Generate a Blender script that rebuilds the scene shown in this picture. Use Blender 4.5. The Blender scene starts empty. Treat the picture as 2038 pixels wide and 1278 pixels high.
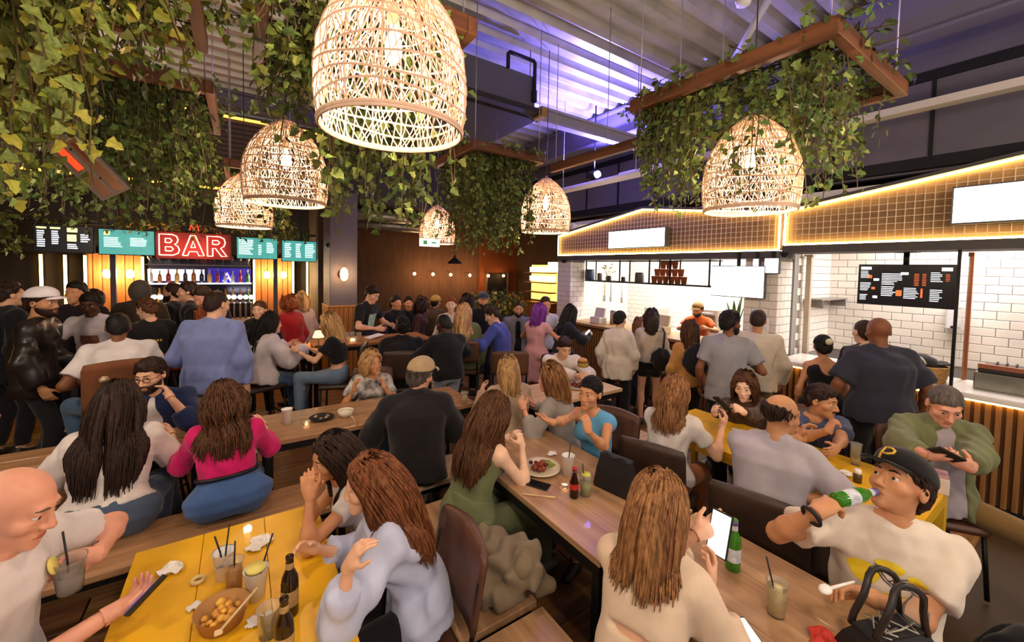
import bpy, math, random
import numpy as np
from mathutils import Vector, Matrix

random.seed(7)
rng = np.random.default_rng(7)
SC = bpy.context.scene
COL = SC.collection

# ------------------------------------------------------------------ camera
FPX = 800.0                      # focal length in photograph pixels (2038 wide)
HD, PITCH, ROLL = math.radians(34), math.radians(2.5), math.radians(1.15)
CAM = np.array([0.0, 0.0, 2.08])
CX, CYP = 1019.0, 570.0          # principal point in the 2038x1278 frame
_f = np.array([math.sin(HD) * math.cos(PITCH), math.cos(HD) * math.cos(PITCH), -math.sin(PITCH)])
_r0 = np.array([math.cos(HD), -math.sin(HD), 0.0])
_u0 = np.cross(_r0, _f)
_r = _r0 * math.cos(ROLL) + _u0 * math.sin(ROLL)
_u = _u0 * math.cos(ROLL) - _r0 * math.sin(ROLL)
cd = bpy.data.cameras.new('camera')
cam = bpy.data.objects.new('camera', cd)
COL.objects.link(cam)
cd.sensor_width = 36.0
cd.sensor_fit = 'HORIZONTAL'
cd.lens = 36.0 * FPX / 2038.0
cd.shift_y = -(639.0 - CYP) / 2038.0
cd.clip_start = 0.05
cam.matrix_world = Matrix(((_r[0], _u[0], -_f[0], CAM[0]), (_r[1], _u[1], -_f[1], CAM[1]), (_r[2], _u[2], -_f[2], CAM[2]), (0, 0, 0, 1)))
SC.camera = cam

def ray(px, py):
    return _f + (px - CX) / FPX * _r - (py - CYP) / FPX * _u
def at(px, py, d):
    return CAM + ray(px, py) * d
def atz(px, py, z):
    r = ray(px, py)
    return CAM + r * ((z - CAM[2]) / r[2])

# ------------------------------------------------------------------ world, exposure
w = bpy.data.worlds.new('world'); SC.world = w; w.use_nodes = True
w.node_tree.nodes['Background'].inputs[0].default_value = (1.0, 0.90, 0.86, 1)
w.node_tree.nodes['Background'].inputs[1].default_value = 0.28
SC.view_settings.view_transform = 'Standard'
SC.view_settings.look = 'None'
SC.view_settings.gamma = 1.0
SC.view_settings.use_curve_mapping = False
SC.view_settings.exposure = 0.75

def area_light(name, loc, target, size, power, col, sizey=None):
    l = bpy.data.lights.new(name, 'AREA'); l.energy = power; l.color = col; l.size = size
    if sizey: l.shape = 'RECTANGLE'; l.size_y = sizey
    o = bpy.data.objects.new(name, l); COL.objects.link(o)
    o.location = loc
    o.rotation_euler = (Vector(target) - Vector(loc)).to_track_quat('-Z', 'Y').to_euler()
    return o
WARM = (1.0, 0.86, 0.74)
# ceiling lights of the two kitchens, hidden behind their fascias
area_light('kitchen_light', (7.0, 4.4, 2.9), (6.8, 4.4, 0), 2.6, 100, (1.0, 0.95, 0.86), 1.2)
area_light('kitchen_light', (6.9, 0.2, 2.9), (6.7, 0.2, 0), 2.6, 110, (1.0, 0.95, 0.88), 1.2)
def point_light(name, loc, power, col, rad=0.05):
    l = bpy.data.lights.new(name, 'POINT'); l.energy = power; l.color = col; l.shadow_soft_size = rad
    o = bpy.data.objects.new(name, l); COL.objects.link(o); o.location = loc
    return o
def spot_light(name, loc, target, power, col, ang, rad=0.06):
    l = bpy.data.lights.new(name, 'SPOT'); l.energy = power; l.color = col; l.spot_size = math.radians(ang); l.spot_blend = 0.6; l.shadow_soft_size = rad
    o = bpy.data.objects.new(name, l); COL.objects.link(o); o.location = loc
    o.rotation_euler = (Vector(target) - Vector(loc)).to_track_quat('-Z', 'Y').to_euler()
    return o

# ------------------------------------------------------------------ materials
MATS = {}
def srgb(h):
    if isinstance(h, str):
        h = h.lstrip('#'); c = [int(h[i:i + 2], 16) / 255 for i in (0, 2, 4)]
    else:
        c = h
    return tuple((v / 12.92 if v <= 0.04045 else ((v + 0.055) / 1.055) ** 2.4) for v in c)
def M(name, col='#808080', rough=0.6, metal=0.0, es=0.0, ecol=None, var=0.0, scale=12.0, stretch=(1, 1, 1), bump=0.0, bscale=80.0, trans=0.0, sss=0.0, objvar=0.0, island=0.0, sheen=0.0, spec=0.5, col2=None, ior=1.45, coat=0.0):
    if name in MATS: return MATS[name]
    m = bpy.data.materials.new(name); MATS[name] = m; m.use_nodes = True
    nt = m.node_tree; b = nt.nodes['Principled BSDF']; L = nt.links.new
    c = srgb(col)
    b.inputs['Base Color'].default_value = (*c, 1)
    b.inputs['Roughness'].default_value = rough
    b.inputs['Metallic'].default_value = metal
    b.inputs['IOR'].default_value = ior
    b.inputs['Specular IOR Level'].default_value = spec
    if trans: b.inputs['Transmission Weight'].default_value = trans
    if coat: b.inputs['Coat Weight'].default_value = coat
    if sheen: b.inputs['Sheen Weight'].default_value = sheen
    if sss:
        b.inputs['Subsurface Weight'].default_value = sss
        b.inputs['Subsurface Radius'].default_value = (1.0, 0.35, 0.2)
        b.inputs['Subsurface Scale'].default_value = 0.012
    if es:
        b.inputs['Emission Color'].default_value = (*srgb(ecol or col), 1)
        b.inputs['Emission Strength'].default_value = es
    src = None
    if var or bump:
        tc = nt.nodes.new('ShaderNodeTexCoord'); mp = nt.nodes.new('ShaderNodeMapping')
        mp.inputs['Scale'].default_value = stretch
        L(tc.outputs['Object'], mp.inputs['Vector'])
    if var:
        n = nt.nodes.new('ShaderNodeTexNoise'); n.inputs['Scale'].default_value = scale; n.inputs['Detail'].default_value = 5
        L(mp.outputs['Vector'], n.inputs['Vector'])
        r = nt.nodes.new('ShaderNodeValToRGB')
        lo = srgb(col2) if col2 else tuple(max(0, v * (1 - var)) for v in c)
        hi = c if col2 else tuple(min(1, v * (1 + var)) for v in c)
        r.color_ramp.elements[0].color = (*lo, 1); r.color_ramp.elements[0].position = 0.3
        r.color_ramp.elements[1].color = (*hi, 1); r.color_ramp.elements[1].position = 0.7
        L(n.outputs['Fac'], r.inputs['Fac'])
        src = r.outputs['Color']
    for kind, amt in (('obj', objvar), ('isl', island)):
        if amt:
            if kind == 'obj':
                g = nt.nodes.new('ShaderNodeObjectInfo'); val = g.outputs['Random']
            else:
                g = nt.nodes.new('ShaderNodeNewGeometry'); val = g.outputs['Random Per Island']
            hsv = nt.nodes.new('ShaderNodeHueSaturation')
            mr = nt.nodes.new('ShaderNodeMapRange'); mr.inputs['To Min'].default_value = 1 - amt; mr.inputs['To Max'].default_value = 1 + amt
            L(val, mr.inputs['Value']); L(mr.outputs['Result'], hsv.inputs['Value'])
            mh = nt.nodes.new('ShaderNodeMapRange'); mh.inputs['To Min'].default_value = 0.5 - amt * 0.07; mh.inputs['To Max'].default_value = 0.5 + amt * 0.05
            L(val, mh.inputs['Value']); L(mh.outputs['Result'], hsv.inputs['Hue'])
            if src: L(src, hsv.inputs['Color'])
            else: hsv.inputs['Color'].default_value = (*c, 1)
            src = hsv.outputs['Color']
    if src: L(src, b.inputs['Base Color'])
    if bump:
        n2 = nt.nodes.new('ShaderNodeTexNoise'); n2.inputs['Scale'].default_value = bscale; n2.inputs['Detail'].default_value = 3
        L(mp.outputs['Vector'], n2.inputs['Vector'])
        bp = nt.nodes.new('ShaderNodeBump'); bp.inputs['Strength'].default_value = bump; bp.inputs['Distance'].default_value = 0.01
        L(n2.outputs['Fac'], bp.inputs['Height']); L(bp.outputs['Normal'], b.inputs['Normal'])
    return m
def wood(name, c1, c2, axis=0, rough=0.45, objvar=0.0, coat=0.0):
    st = [9.0, 9.0, 9.0]; st[axis] = 0.7
    return M(name, c1, rough, var=1.0, col2=c2, scale=2.2, stretch=tuple(st), bump=0.08, bscale=5, objvar=objvar, coat=coat)
def cloth(name, col, var=0.12, rough=0.85):
    return M('cloth ' + name, col, rough, var=var, scale=7, bump=0.12, bscale=220, sheen=0.15, spec=0.2)
def skinm(name, col):
    return M('skin ' + name, col, 0.5, var=0.10, scale=14, sss=0.12, spec=0.35)
def hairm(name, c1, c2, rough=0.55):
    return M('hair ' + name, c1, rough, var=1.0, col2=c2, scale=3.0, stretch=(26, 26, 2.0), bump=0.25, bscale=6, spec=0.3, island=0.14)

# ------------------------------------------------------------------ meshes
def empty(name, loc=(0, 0, 0), rz=0.0):
    o = bpy.data.objects.new(name, None); COL.objects.link(o)
    o.location = loc; o.rotation_euler = (0, 0, rz); o.empty_display_size = 0.1
    return o
def tag(o, label=None, cat=None, group=None, kind=None):
    if label: o['label'] = label
    if cat: o['category'] = cat
    if group: o['group'] = group
    if kind: o['kind'] = kind
    return o
def thing(name, label, cat, loc=(0, 0, 0), rz=0.0, group=None):
    return tag(empty(name, loc, rz), label, cat, group)
def struct(o):
    o['kind'] = 'structure'; return o

class MB:
    def __init__(s): s.v = []; s.f = []; s.m = []; s.sm = []
    def add(s, vs, fs, mi=0, sm=False):
        o = len(s.v); s.v += [tuple(map(float, v)) for v in vs]
        for f in fs: s.f.append(tuple(i + o for i in f)); s.m.append(mi); s.sm.append(sm)
        return s
    def box(s, x0, x1, y0, y1, z0, z1, mi=0, mtx=None):
        vs = [(x0, y0, z0), (x1, y0, z0), (x1, y1, z0), (x0, y1, z0), (x0, y0, z1), (x1, y0, z1), (x1, y1, z1), (x0, y1, z1)]
        if mtx is not None: vs = [tuple(mtx @ Vector(v)) for v in vs]
        return s.add(vs, [(0, 3, 2, 1), (4, 5, 6, 7), (0, 1, 5, 4), (1, 2, 6, 5), (2, 3, 7, 6), (3, 0, 4, 7)], mi)
    def bbox(s, x0, x1, y0, y1, z0, z1, b=0.008, mi=0):
        # box with chamfered vertical and horizontal edges
        xs = (x0, x0 + b, x1 - b, x1); ys = (y0, y0 + b, y1 - b, y1)
        def ring(z, i):
            a = i
            return [(x0 + a, y0 + b + a * 0, z), (x0 + b, y0 + a, z), (x1 - b, y0 + a, z), (x1 - a, y0 + b, z), (x1 - a, y1 - b, z), (x1 - b, y1 - a, z), (x0 + b, y1 - a, z), (x0 + a, y1 - b, z)]
        vs = ring(z0, b * 0.6) + ring(z0 + b, 0) + ring(z1 - b, 0) + ring(z1, b * 0.6)
        fs = [tuple(range(7, -1, -1)), tuple(range(24, 32))]
        for k in range(3):
            for i in range(8):
                j = (i + 1) % 8
                fs.append((k * 8 + i, k * 8 + j, k * 8 + 8 + j, k * 8 + 8 + i))
        return s.add(vs, fs, mi)
    def tube(s, pts, r, n=6, mi=0, close=False, sm=True, cap=True):
        pts = [Vector(p) for p in pts]; N = len(pts)
        rs = r if hasattr(r, '__len__') else [r] * N
        vs = []; prev = None
        for i, p in enumerate(pts):
            if close: t = pts[(i + 1) % N] - pts[i - 1]
            else: t = pts[min(i + 1, N - 1)] - pts[max(i - 1, 0)]
            if t.length < 1e-9: t = Vector((0, 0, 1))
            t.normalize()
            if prev is None:
                a = Vector((0, 0, 1)) if abs(t.z) < 0.9 else Vector((1, 0, 0))
                nrm = t.cross(a).normalized()
            else:
                nrm = (prev - t * prev.dot(t))
                nrm = nrm.normalized() if nrm.length > 1e-6 else t.orthogonal().normalized()
            prev = nrm; bn = t.cross(nrm)
            for k in range(n):
                a = 2 * math.pi * k / n
                vs.append(p + (nrm * math.cos(a) + bn * math.sin(a)) * rs[i])
        fs = []
        for i in range(N if close else N - 1):
            j = (i + 1) % N
            for k in range(n):
                l = (k + 1) % n
                fs.append((i * n + k, i * n + l, j * n + l, j * n + k))
        if cap and not close:
            fs.append(tuple(range(n - 1, -1, -1))); fs.append(tuple((N - 1) * n + k for k in range(n)))
        return s.add(vs, fs, mi, sm)
    def lathe(s, prof, n=20, mi=0, c=(0, 0, 0), sm=True, mtx=None, cap0=True, cap1=True):
        vs = []
        for (r, z) in prof:
            for k in range(n):
                a = 2 * math.pi * k / n
                vs.append(Vector((r * math.cos(a), r * math.sin(a), z)))
        if mtx is not None: vs = [mtx @ v for v in vs]
        vs = [v + Vector(c) for v in vs]
        fs = []
        for i in range(len(prof) - 1):
            for k in range(n):
                l = (k + 1) % n
                fs.append((i * n + k, i * n + l, (i + 1) * n + l, (i + 1) * n + k))
        if cap0: fs.append(tuple(range(n - 1, -1, -1)))
        if cap1: fs.append(tuple((len(prof) - 1) * n + k for k in range(n)))
        return s.add(vs, fs, mi, sm)
    def prism(s, poly, d0, d1, plane='xz', mi=0):
        # poly in 2D, extruded along the missing axis from d0 to d1
        n = len(poly)
        def P(a, b, d): return {'xz': (a, d, b), 'yz': (d, a, b), 'xy': (a, b, d)}[plane]
        vs = [P(a, b, d0) for a, b in poly] + [P(a, b, d1) for a, b in poly]
        fs = [tuple(range(n)), tuple(range(2 * n - 1, n - 1, -1))]
        for i in range(n):
            j = (i + 1) % n
            fs.append((i, i + n, j + n, j))
        return s.add(vs, fs, mi)
    def mesh(s, name, mats):
        me = bpy.data.meshes.new(name)
        me.from_pydata(s.v, [], s.f)
        if not isinstance(mats, (list, tuple)): mats = [mats]
        for m in mats: me.materials.append(m)
        if len(mats) > 1: me.polygons.foreach_set('material_index', s.m)
        me.polygons.foreach_set('use_smooth', s.sm)
        me.update()
        return me
    def build(s, name, mats, parent=None, loc=None, rz=0.0):
        o = bpy.data.objects.new(name, s.mesh(name, mats)); COL.objects.link(o)
        if parent: o.parent = parent
        if loc is not None: o.location = loc
        if rz: o.rotation_euler = (0, 0, rz)
        return o
def link(name, me, parent=None, loc=None, rot=None, scale=None):
    o = bpy.data.objects.new(name, me); COL.objects.link(o)
    if parent: o.parent = parent
    if loc is not None: o.location = loc
    if rot is not None: o.rotation_euler = rot
    if scale is not None: o.scale = scale
    return o
def np_mesh(name, V, F, mats, smooth=True, mi=None):
    """V (n,3) float, F (m,k) int: k = 3 or 4"""
    me = bpy.data.meshes.new(name)
    n, (m, k) = len(V), F.shape
    me.vertices.add(n); me.vertices.foreach_set('co', np.ascontiguousarray(V, dtype=np.float32).ravel())
    me.loops.add(m * k); me.loops.foreach_set('vertex_index', np.ascontiguousarray(F, dtype=np.int32).ravel())
    me.polygons.add(m); me.polygons.foreach_set('loop_start', np.arange(0, m * k, k, dtype=np.int32))
    if not isinstance(mats, (list, tuple)): mats = [mats]
    for x in mats: me.materials.append(x)
    if mi is not None: me.polygons.foreach_set('material_index', mi.astype(np.int32))
    me.polygons.foreach_set('use_smooth', np.full(m, smooth))
    me.update(calc_edges=True)
    return me
def copy_tree(o, parent=None):
    c = o.copy(); COL.objects.link(c); c.parent = parent
    for ch in list(o.children): copy_tree(ch, c)
    return c
# ================================================================== the setting
def atx(px, py, X):
    r = ray(px, py); return CAM + r * ((X - CAM[0]) / r[0])
def aty(px, py, Y):
    r = ray(px, py); return CAM + r * ((Y - CAM[1]) / r[1])

# floor: slab and planks
mfloor = M('floor slab', '#3a2a1c', 0.7)
floor = struct(MB().box(-6, 10, -3, 14, -0.12, -0.02).build('floor', mfloor))
mplank = wood('floor plank', '#8a6038', '#5a3a20', 0, 0.4, objvar=0.25)
pl = MB().bbox(-0.9, 0.9, -0.12, 0.12, -0.03, 0.0, 0.003).mesh('plank', mplank)
k = 0
for j, y in enumerate(np.arange(0.6, 9.6, 0.245)):
    for x in np.arange(-4.4 + (0.9 if j % 2 else 0), 5.4, 1.81):
        if x < -1.5 and y < 2: continue
        link('plank', pl, floor, (x, y, 0)); k += 1

# corrugated steel deck ceiling, ribs running along X
ZC = 4.7
prof = []; y = -3.0
while y < 9.0:
    prof += [(y, ZC), (y + 0.10, ZC), (y + 0.135, ZC + 0.07), (y + 0.235, ZC + 0.07)]; y += 0.27
V = []; F = []
for (yy, zz) in prof: V += [(-7, yy, zz), (8.2, yy, zz)]
for i in range(len(prof) - 1): F.append((2 * i, 2 * i + 1, 2 * i + 3, 2 * i + 2))
mdeck = M('steel deck', '#b4b0aa', 0.42, 0.4, var=0.25, scale=2.0)
struct(MB().add(V, F).build('ceiling', mdeck))

mpaint = M('dark paint', '#3f3944', 0.6)
mbulk = M('bulkhead grey', '#6c6772', 0.65, var=0.1, scale=3)
mdarkwall = M('dark brown wall', '#4a3629', 0.75, var=0.15, scale=2)
mblack = M('black metal', '#141315', 0.45, 0.3)
mblackm = M('matt black', '#17161a', 0.7)
msteel = M('galvanised steel', '#b9b6b4', 0.4, 0.7, var=0.1, scale=10)
mtimber = wood('timber frame', '#83502f', '#54301b', 0, 0.55)
mtimbery = wood('timber frame y', '#83502f', '#54301b', 1, 0.55)

# right-hand bulkhead above the food counters
bw = struct(MB().box(6.05, 6.15, -3, 8.2, 3.2, ZC + 0.06).build('wall_right', mbulk))
for yy in np.arange(-0.6, 7.0, 0.85):
    MB().box(6.03, 6.05, yy, yy + 0.03, 3.3, 4.15).build('panel_joint', mblackm, bw)
MB().box(6.02, 6.05, -3, 8.2, 4.15, 4.25).build('upper_rail', mblackm, bw)
MB().box(5.95, 6.05, -3, 8.2, 3.22, 3.34).build('lower_rail', mblackm, bw)

# far end of the hall beyond the column
wb = struct(MB().box(1.2, 8.2, 12.0, 12.1, 0, 3.6).build('wall_back', M('far wall brown', '#6a4a36', 0.8, var=0.2, scale=1.5, stretch=(6, 1, 1))))
struct(MB().box(1.2, 8.2, 8.25, 12.1, 3.45, 3.55).build('ceiling', M('far ceiling', '#2b241f', 0.8)))
struct(MB().box(1.25, 8.2, 8.1, 8.25, 3.3, ZC + 0.1).build('wall_bulkhead', M('dark bulkhead', '#33302f', 0.7)))
struct(MB().box(1.2, 1.3, 8.3, 12.1, 0, 3.5).build('wall_column_side', mdarkwall))
struct(MB().box(8.2, 8.3, -3, 12.1, 0, ZC + 0.1).build('wall_far_right', mdarkwall))
struct(MB().box(-6.1, -6.0, -3, 10, 0, ZC + 0.1).build('wall_left', mdarkwall))
ow = aty(955, 540, 11.9); ow2 = aty(1045, 540, 11.9)
struct(MB().box(ow[0], ow2[0], 11.85, 11.99, 0, 3.3).build('wall_orange', M('orange wall', '#8a4a26', 0.7, var=0.2, scale=2)))
d0 = aty(968, 545, 11.8); d1 = aty(1006, 600, 11.8)
dr = struct(MB().box(d0[0], d1[0], 11.74, 11.84, 0, d0[2]).build('door_1', mblackm))
MB().box(d0[0] - 0.05, d0[0], 11.70, 11.84, 0, d0[2] + 0.05).build('door_frame', M('door frame', '#6a5340', 0.6), dr)
MB().box(d1[0], d1[0] + 0.05, 11.70, 11.84, 0, d0[2] + 0.05).build('door_frame', M('door frame', '#6a5340', 0.6), dr)
MB().box(d1[0] - 0.12, d1[0] - 0.08, 11.70, 11.74, 1.0, 1.14).build('door_handle', msteel, dr)

mglow = M('bulb glow', '#ffd9a0', 0.4, es=30, ecol='#ffc070')
for i, (px, py) in enumerate(((825, 545), (862, 546), (897, 547), (935, 548), (972, 549), (1002, 549))):
    p = aty(px, py, 11.55)
    t = thing('wall_bulb', 'small warm globe bulb glowing on the far brown wall' if i < 4 else 'small warm globe bulb glowing beside the far dark doorway', 'wall light', tuple(p), 0, 'row of globe bulbs at the far end')
    MB().lathe([(0.005, -0.045), (0.032, -0.032), (0.045, 0), (0.032, 0.032), (0.012, 0.045)], 10).build('globe', mglow, t)
    MB().tube([(0, 0, 0.04), (0, 0.12, 0.09), (0, 0.33 if i < 4 else 0.25, 0.09)], 0.008).build('arm', mblack, t)
    if i in (1, 3): point_light('wall_bulb_light', (p[0], p[1] - 0.12, p[2]), 14, (1, 0.62, 0.3), 0.08)

# dangling industrial bits in the far low ceiling
for i, (x, y, z, l) in enumerate(((2.6, 9.2, 3.2, 1.8), (3.4, 10.2, 3.1, 2.2))):
    t = thing('duct', ('short' if i == 0 else 'long') + ' galvanised air duct under the low dark far ceiling', 'duct', (x, y, z))
    m = MB(); m.tube([(-l / 2, 0, 0), (l / 2, 0, 0)], 0.13, 14); m.build('pipe', msteel, t)
    for q in (-0.4, 0, 0.4): MB().tube([(q * l, 0, 0), (q * l + 0.03, 0, 0)], 0.14, 14).build('collar', msteel, t)
    for q in (-0.35, 0.35): MB().box(q * l, q * l + 0.02, -0.01, 0.01, 0.12, 3.45 - z).build('hanger', mblack, t)
p = at(905, 520, 9.6)
t = thing('pendant_lamp', 'black dome pendant lamp hanging before the far brown wall', 'lamp', tuple(p))
MB().lathe([(0.17, -0.06), (0.15, -0.02), (0.07, 0.05), (0.025, 0.09), (0.02, 0.14)], 16, cap0=False).build('shade', mblackm, t)
MB().tube([(0, 0, 0.13), (0, 0, 3.45 - p[2])], 0.006, 5).build('cord', mblackm, t)

# ------------------------------------------------------------------ beams, pipes, rods
def beam_i(name, lab, x0, x1, y0, y1, z0, z1, mat, axis):
    # I section: two flanges and a web
    t = thing(name, lab, 'beam', ((x0 + x1) / 2, (y0 + y1) / 2, z0))
    cx, cy = (x0 + x1) / 2, (y0 + y1) / 2; hx, hy = (x1 - x0) / 2, (y1 - y0) / 2; h = z1 - z0
    MB().box(-hx, hx, -hy, hy, 0, 0.03).build('lower_flange', mat, t)
    MB().box(-hx, hx, -hy, hy, h - 0.03, h).build('upper_flange', mat, t)
    if axis == 'y': MB().box(-0.015, 0.015, -hy, hy, 0.03, h - 0.03).build('web', mat, t)
    else: MB().box(-hx, hx, -0.015, 0.015, 0.03, h - 0.03).build('web', mat, t)
    return t
mbeam = M('painted beam', '#6a6478', 0.5)
beam_i('steel_beam', 'large dark steel roof beam above the food counters', 5.0, 5.22, -3, 8.2, 4.22, 4.68, mbeam, 'y')
beam_i('steel_beam', 'pale steel cross beam beside the ventilation unit', 3.06, 5.0, 3.97, 4.09, 3.9, 4.08, M('pale beam', '#9c98a6', 0.45), 'x')
beam_i('steel_beam', 'dark purple steel beam above the bar bulkhead', -6, 1.2, 7.5, 7.68, 4.42, 4.68, mbeam, 'x')
mcab = M('pale tray', '#cfc8be', 0.5)
t = thing('cable_tray', 'long pale perforated cable tray under the big roof beam', 'cable tray', (5.36, 1.5, 3.66))
MB().box(-0.07, 0.07, -4, 3.2, 0, 0.012).build('tray_base', mcab, t)
for s in (-0.07, 0.058): MB().box(s, s + 0.012, -4, 3.2, 0.012, 0.07).build('tray_side', mcab, t)
for yy in (-1.4, 0.4, 2.2):
    MB().box(-0.085, 0.085, yy, yy + 0.03, -0.012, 0).build('bracket', msteel, t)
    MB().tube([(0.08, yy + 0.015, 0), (0.08, yy + 0.015, ZC - 3.66)], 0.006, 5).build('rod', msteel, t)
t = thing('conduit', 'white horizontal conduit pipe near the blue spotlight', 'pipe', (4.2, 4.15, 3.32))
MB().tube([(0, -0.85, 0), (0, 0.85, 0)], 0.045, 10).build('pipe', M('white pipe', '#dcd9e2', 0.45), t)
for yy in (-0.7, 0.7): MB().tube([(0, yy, 0.04), (0, yy, ZC - 3.32)], 0.005, 5).build('rod', msteel, t)
t = thing('diagonal_brace', 'pale tubular diagonal brace rising to the deck behind the mixed ivy planter', 'brace')
a = at(1455, 130, 4.2); b = at(1532, -6, 3.7)
MB().tube([tuple(a), tuple(b)], 0.035, 8).build('tube', M('brace paint', '#b5b1c4', 0.4), t)
MB().box(a[0] - 0.06, a[0] + 0.06, a[1] - 0.06, a[1] + 0.06, a[2] - 0.02, a[2] + 0.02).build('plate', msteel, t)
p = at(1480, 2, 3.4)
t = thing('smoke_detector', 'round white ceiling detector beside the diagonal brace', 'detector', tuple(p))
MB().lathe([(0.06, 0), (0.055, -0.03), (0.03, -0.045)], 16).build('cover', M('white plastic', '#dedbe0', 0.4), t)
MB().lathe([(0.065, 0.0), (0.065, 0.015)], 16).build('base', M('white plastic', '#dedbe0', 0.4), t)
MB().tube([(0, 0, 0.01), (0, 0, ZC - p[2])], 0.008, 5).build('stem', msteel, t)
a = at(1960, 55, 4.9); b = at(1960, 155, 4.9)
t = thing('sprinkler_pipe', 'thin red sprinkler drop pipe under the big roof beam', 'pipe')
MB().tube([tuple(a), (a[0], a[1], b[2])], 0.03, 8).build('pipe', M('red pipe', '#a03038', 0.45), t)
MB().lathe([(0.045, 0), (0.045, 0.05)], 10, c=(a[0], a[1], b[2])).build('head', M('red pipe', '#a03038', 0.45), t)

# ventilation unit, hung under the deck
t = thing('ventilation_unit', 'large boxy ventilation unit with a dark underside hung from the deck', 'ventilation unit', (2.1, 4.9, 3.92))
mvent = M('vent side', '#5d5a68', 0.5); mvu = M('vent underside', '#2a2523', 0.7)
MB().bbox(-0.85, 0.85, -0.95, 0.95, 0.06, 0.46, 0.015).build('casing', mvent, t)
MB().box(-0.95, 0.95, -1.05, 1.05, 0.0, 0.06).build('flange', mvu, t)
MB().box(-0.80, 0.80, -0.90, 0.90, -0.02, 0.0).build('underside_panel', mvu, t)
MB().box(0.86, 0.94, -1.07, -0.9, -0.03, 0.08).build('corner_bracket', M('brass bracket', '#a07a3c', 0.5), t)
for sx in (-0.8, 0.8):
    for sy in (-0.9, 0.9): MB().tube([(sx, sy, 0.4), (sx, sy, ZC - 3.92)], 0.008, 5).build('hanger_rod', msteel, t)
t = thing('pipe_loop', 'black bent refrigerant pipe on top of the ventilation unit', 'pipe', (2.75, 3.92, 4.2))
MB().tube([(-0.22, 0, 0.16), (-0.22, 0, 0.32), (-0.2, 0, 0.34), (0.14, 0, 0.34), (0.16, 0, 0.32), (0.16, 0, -0.05)], 0.022, 8).build('pipe', mblackm, t)
MB().lathe([(0.032, -0.11), (0.032, 0.02)], 10, c=(0.16, 0, -0.02)).build('insulated_end', mblackm, t)

# blue spotlight
p = at(1187, 348, 6.4)
t = thing('spotlight', 'glowing blue stage spotlight washing the wall above the kitchens', 'spotlight', tuple(p))
MB().lathe([(0.055, 0), (0.05, 0.05), (0.02, 0.075)], 14, mtx=Matrix.Rotation(math.radians(80), 4, 'X')).build('lens', M('blue lens', '#8a90ff', 0.3, es=26, ecol='#6a70ff'), t)
MB().lathe([(0.075, -0.16), (0.08, -0.02), (0.062, 0.0)], 14, mtx=Matrix.Rotation(math.radians(80), 4, 'X')).build('housing', mblack, t)
MB().tube([(0, 0.05, 0.06), (0, 0.05, ZC - p[2])], 0.012, 6).build('stem', mblack, t)
BLUE = (0.16, 0.13, 1.0)
spot_light('blue_spot', (p[0], p[1] - 0.12, p[2] + 0.06), (4.3, 4.2, 4.7), 620, (0.20, 0.17, 1.0), 165)

# infrared heater, top left
a = at(116, 275, 2.35); b = at(232, 388, 2.6)
ax = Vector(b - a); ln = ax.length; ax.normalize()
mid = (Vector(a) + Vector(b)) / 2
t = thing('infrared_heater', 'long chrome infrared heater with glowing red bars beside the dark green planter', 'heater', tuple(mid))
rot = ax.to_track_quat('X', 'Z').to_matrix().to_4x4() @ Matrix.Rotation(math.radians(-52), 4, 'X')
MB().box(-ln / 2, ln / 2, -0.085, 0.085, 0.0, 0.05, mtx=rot).build('casing', M('chrome casing', '#b0a8a4', 0.3, 0.8), t)
for s in (-0.04, 0.035):
    MB().box(-ln / 2 + 0.02, ln / 2 - 0.02, s - 0.026, s + 0.026, -0.012, 0.0, mtx=rot).build('reflector', M('heater reflector', '#d8b090', 0.25, 0.9), t)
MB().box(-ln / 2 + 0.04, ln / 2 - 0.2, 0.018, 0.05, -0.02, -0.012, mtx=rot).build('heating_bar', M('heater glow', '#d23a20', 0.4, es=1.1, ecol='#e03818'), t)
MB().box(-ln / 2 + 0.04, ln / 2 - 0.2, -0.05, -0.03, -0.02, -0.012, mtx=rot).build('heating_bar', M('heater dull', '#7a4030', 0.4), t)
for s in (-0.3, 0.2):
    q = mid + ax * (s * ln); MB().tube([tuple(q - mid), (q[0] - mid[0], q[1] - mid[1], ZC - mid[2])], 0.006, 5).build('hanger', mblack, t)

# ------------------------------------------------------------------ bar
YB = 9.5
struct(MB().box(-6, 1.3, YB, YB + 0.1, 0, 3.4).build('wall_bar', M('bar wall', '#2a211d', 0.8)))
struct(MB().box(-6, 1.25, 8.05, YB, 3.24, 3.34).build('ceiling', M('far ceiling', '#2b241f', 0.8)))
# ribbed bulkhead over the bar
bk = struct(MB().box(-6, 1.25, 8.0, 8.08, 3.28, 4.42).build('wall_bulkhead', M('bulkhead brown', '#4c3a33', 0.7)))
mrib = M('bulkhead rib', '#5d4a42', 0.6)
for zz in np.arange(3.36, 4.36, 0.075):
    MB().box(-6, 1.25, 7.975, 8.0, zz, zz + 0.045).build('rib', mrib, bk)
mled = M('warm led', '#ffe0a0', 0.4, es=7, ecol='#ffc860')
mledd = M('dim led', '#e8c070', 0.4, es=1.6, ecol='#ffb84a')
MB().box(-6, 1.25, 7.95, 8.0, 4.40, 4.43).build('led_strip', mledd, bk)
MB().box(-6, 0.3, 7.95, 8.0, 3.25, 3.28).build('led_strip', mledd, bk)

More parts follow.
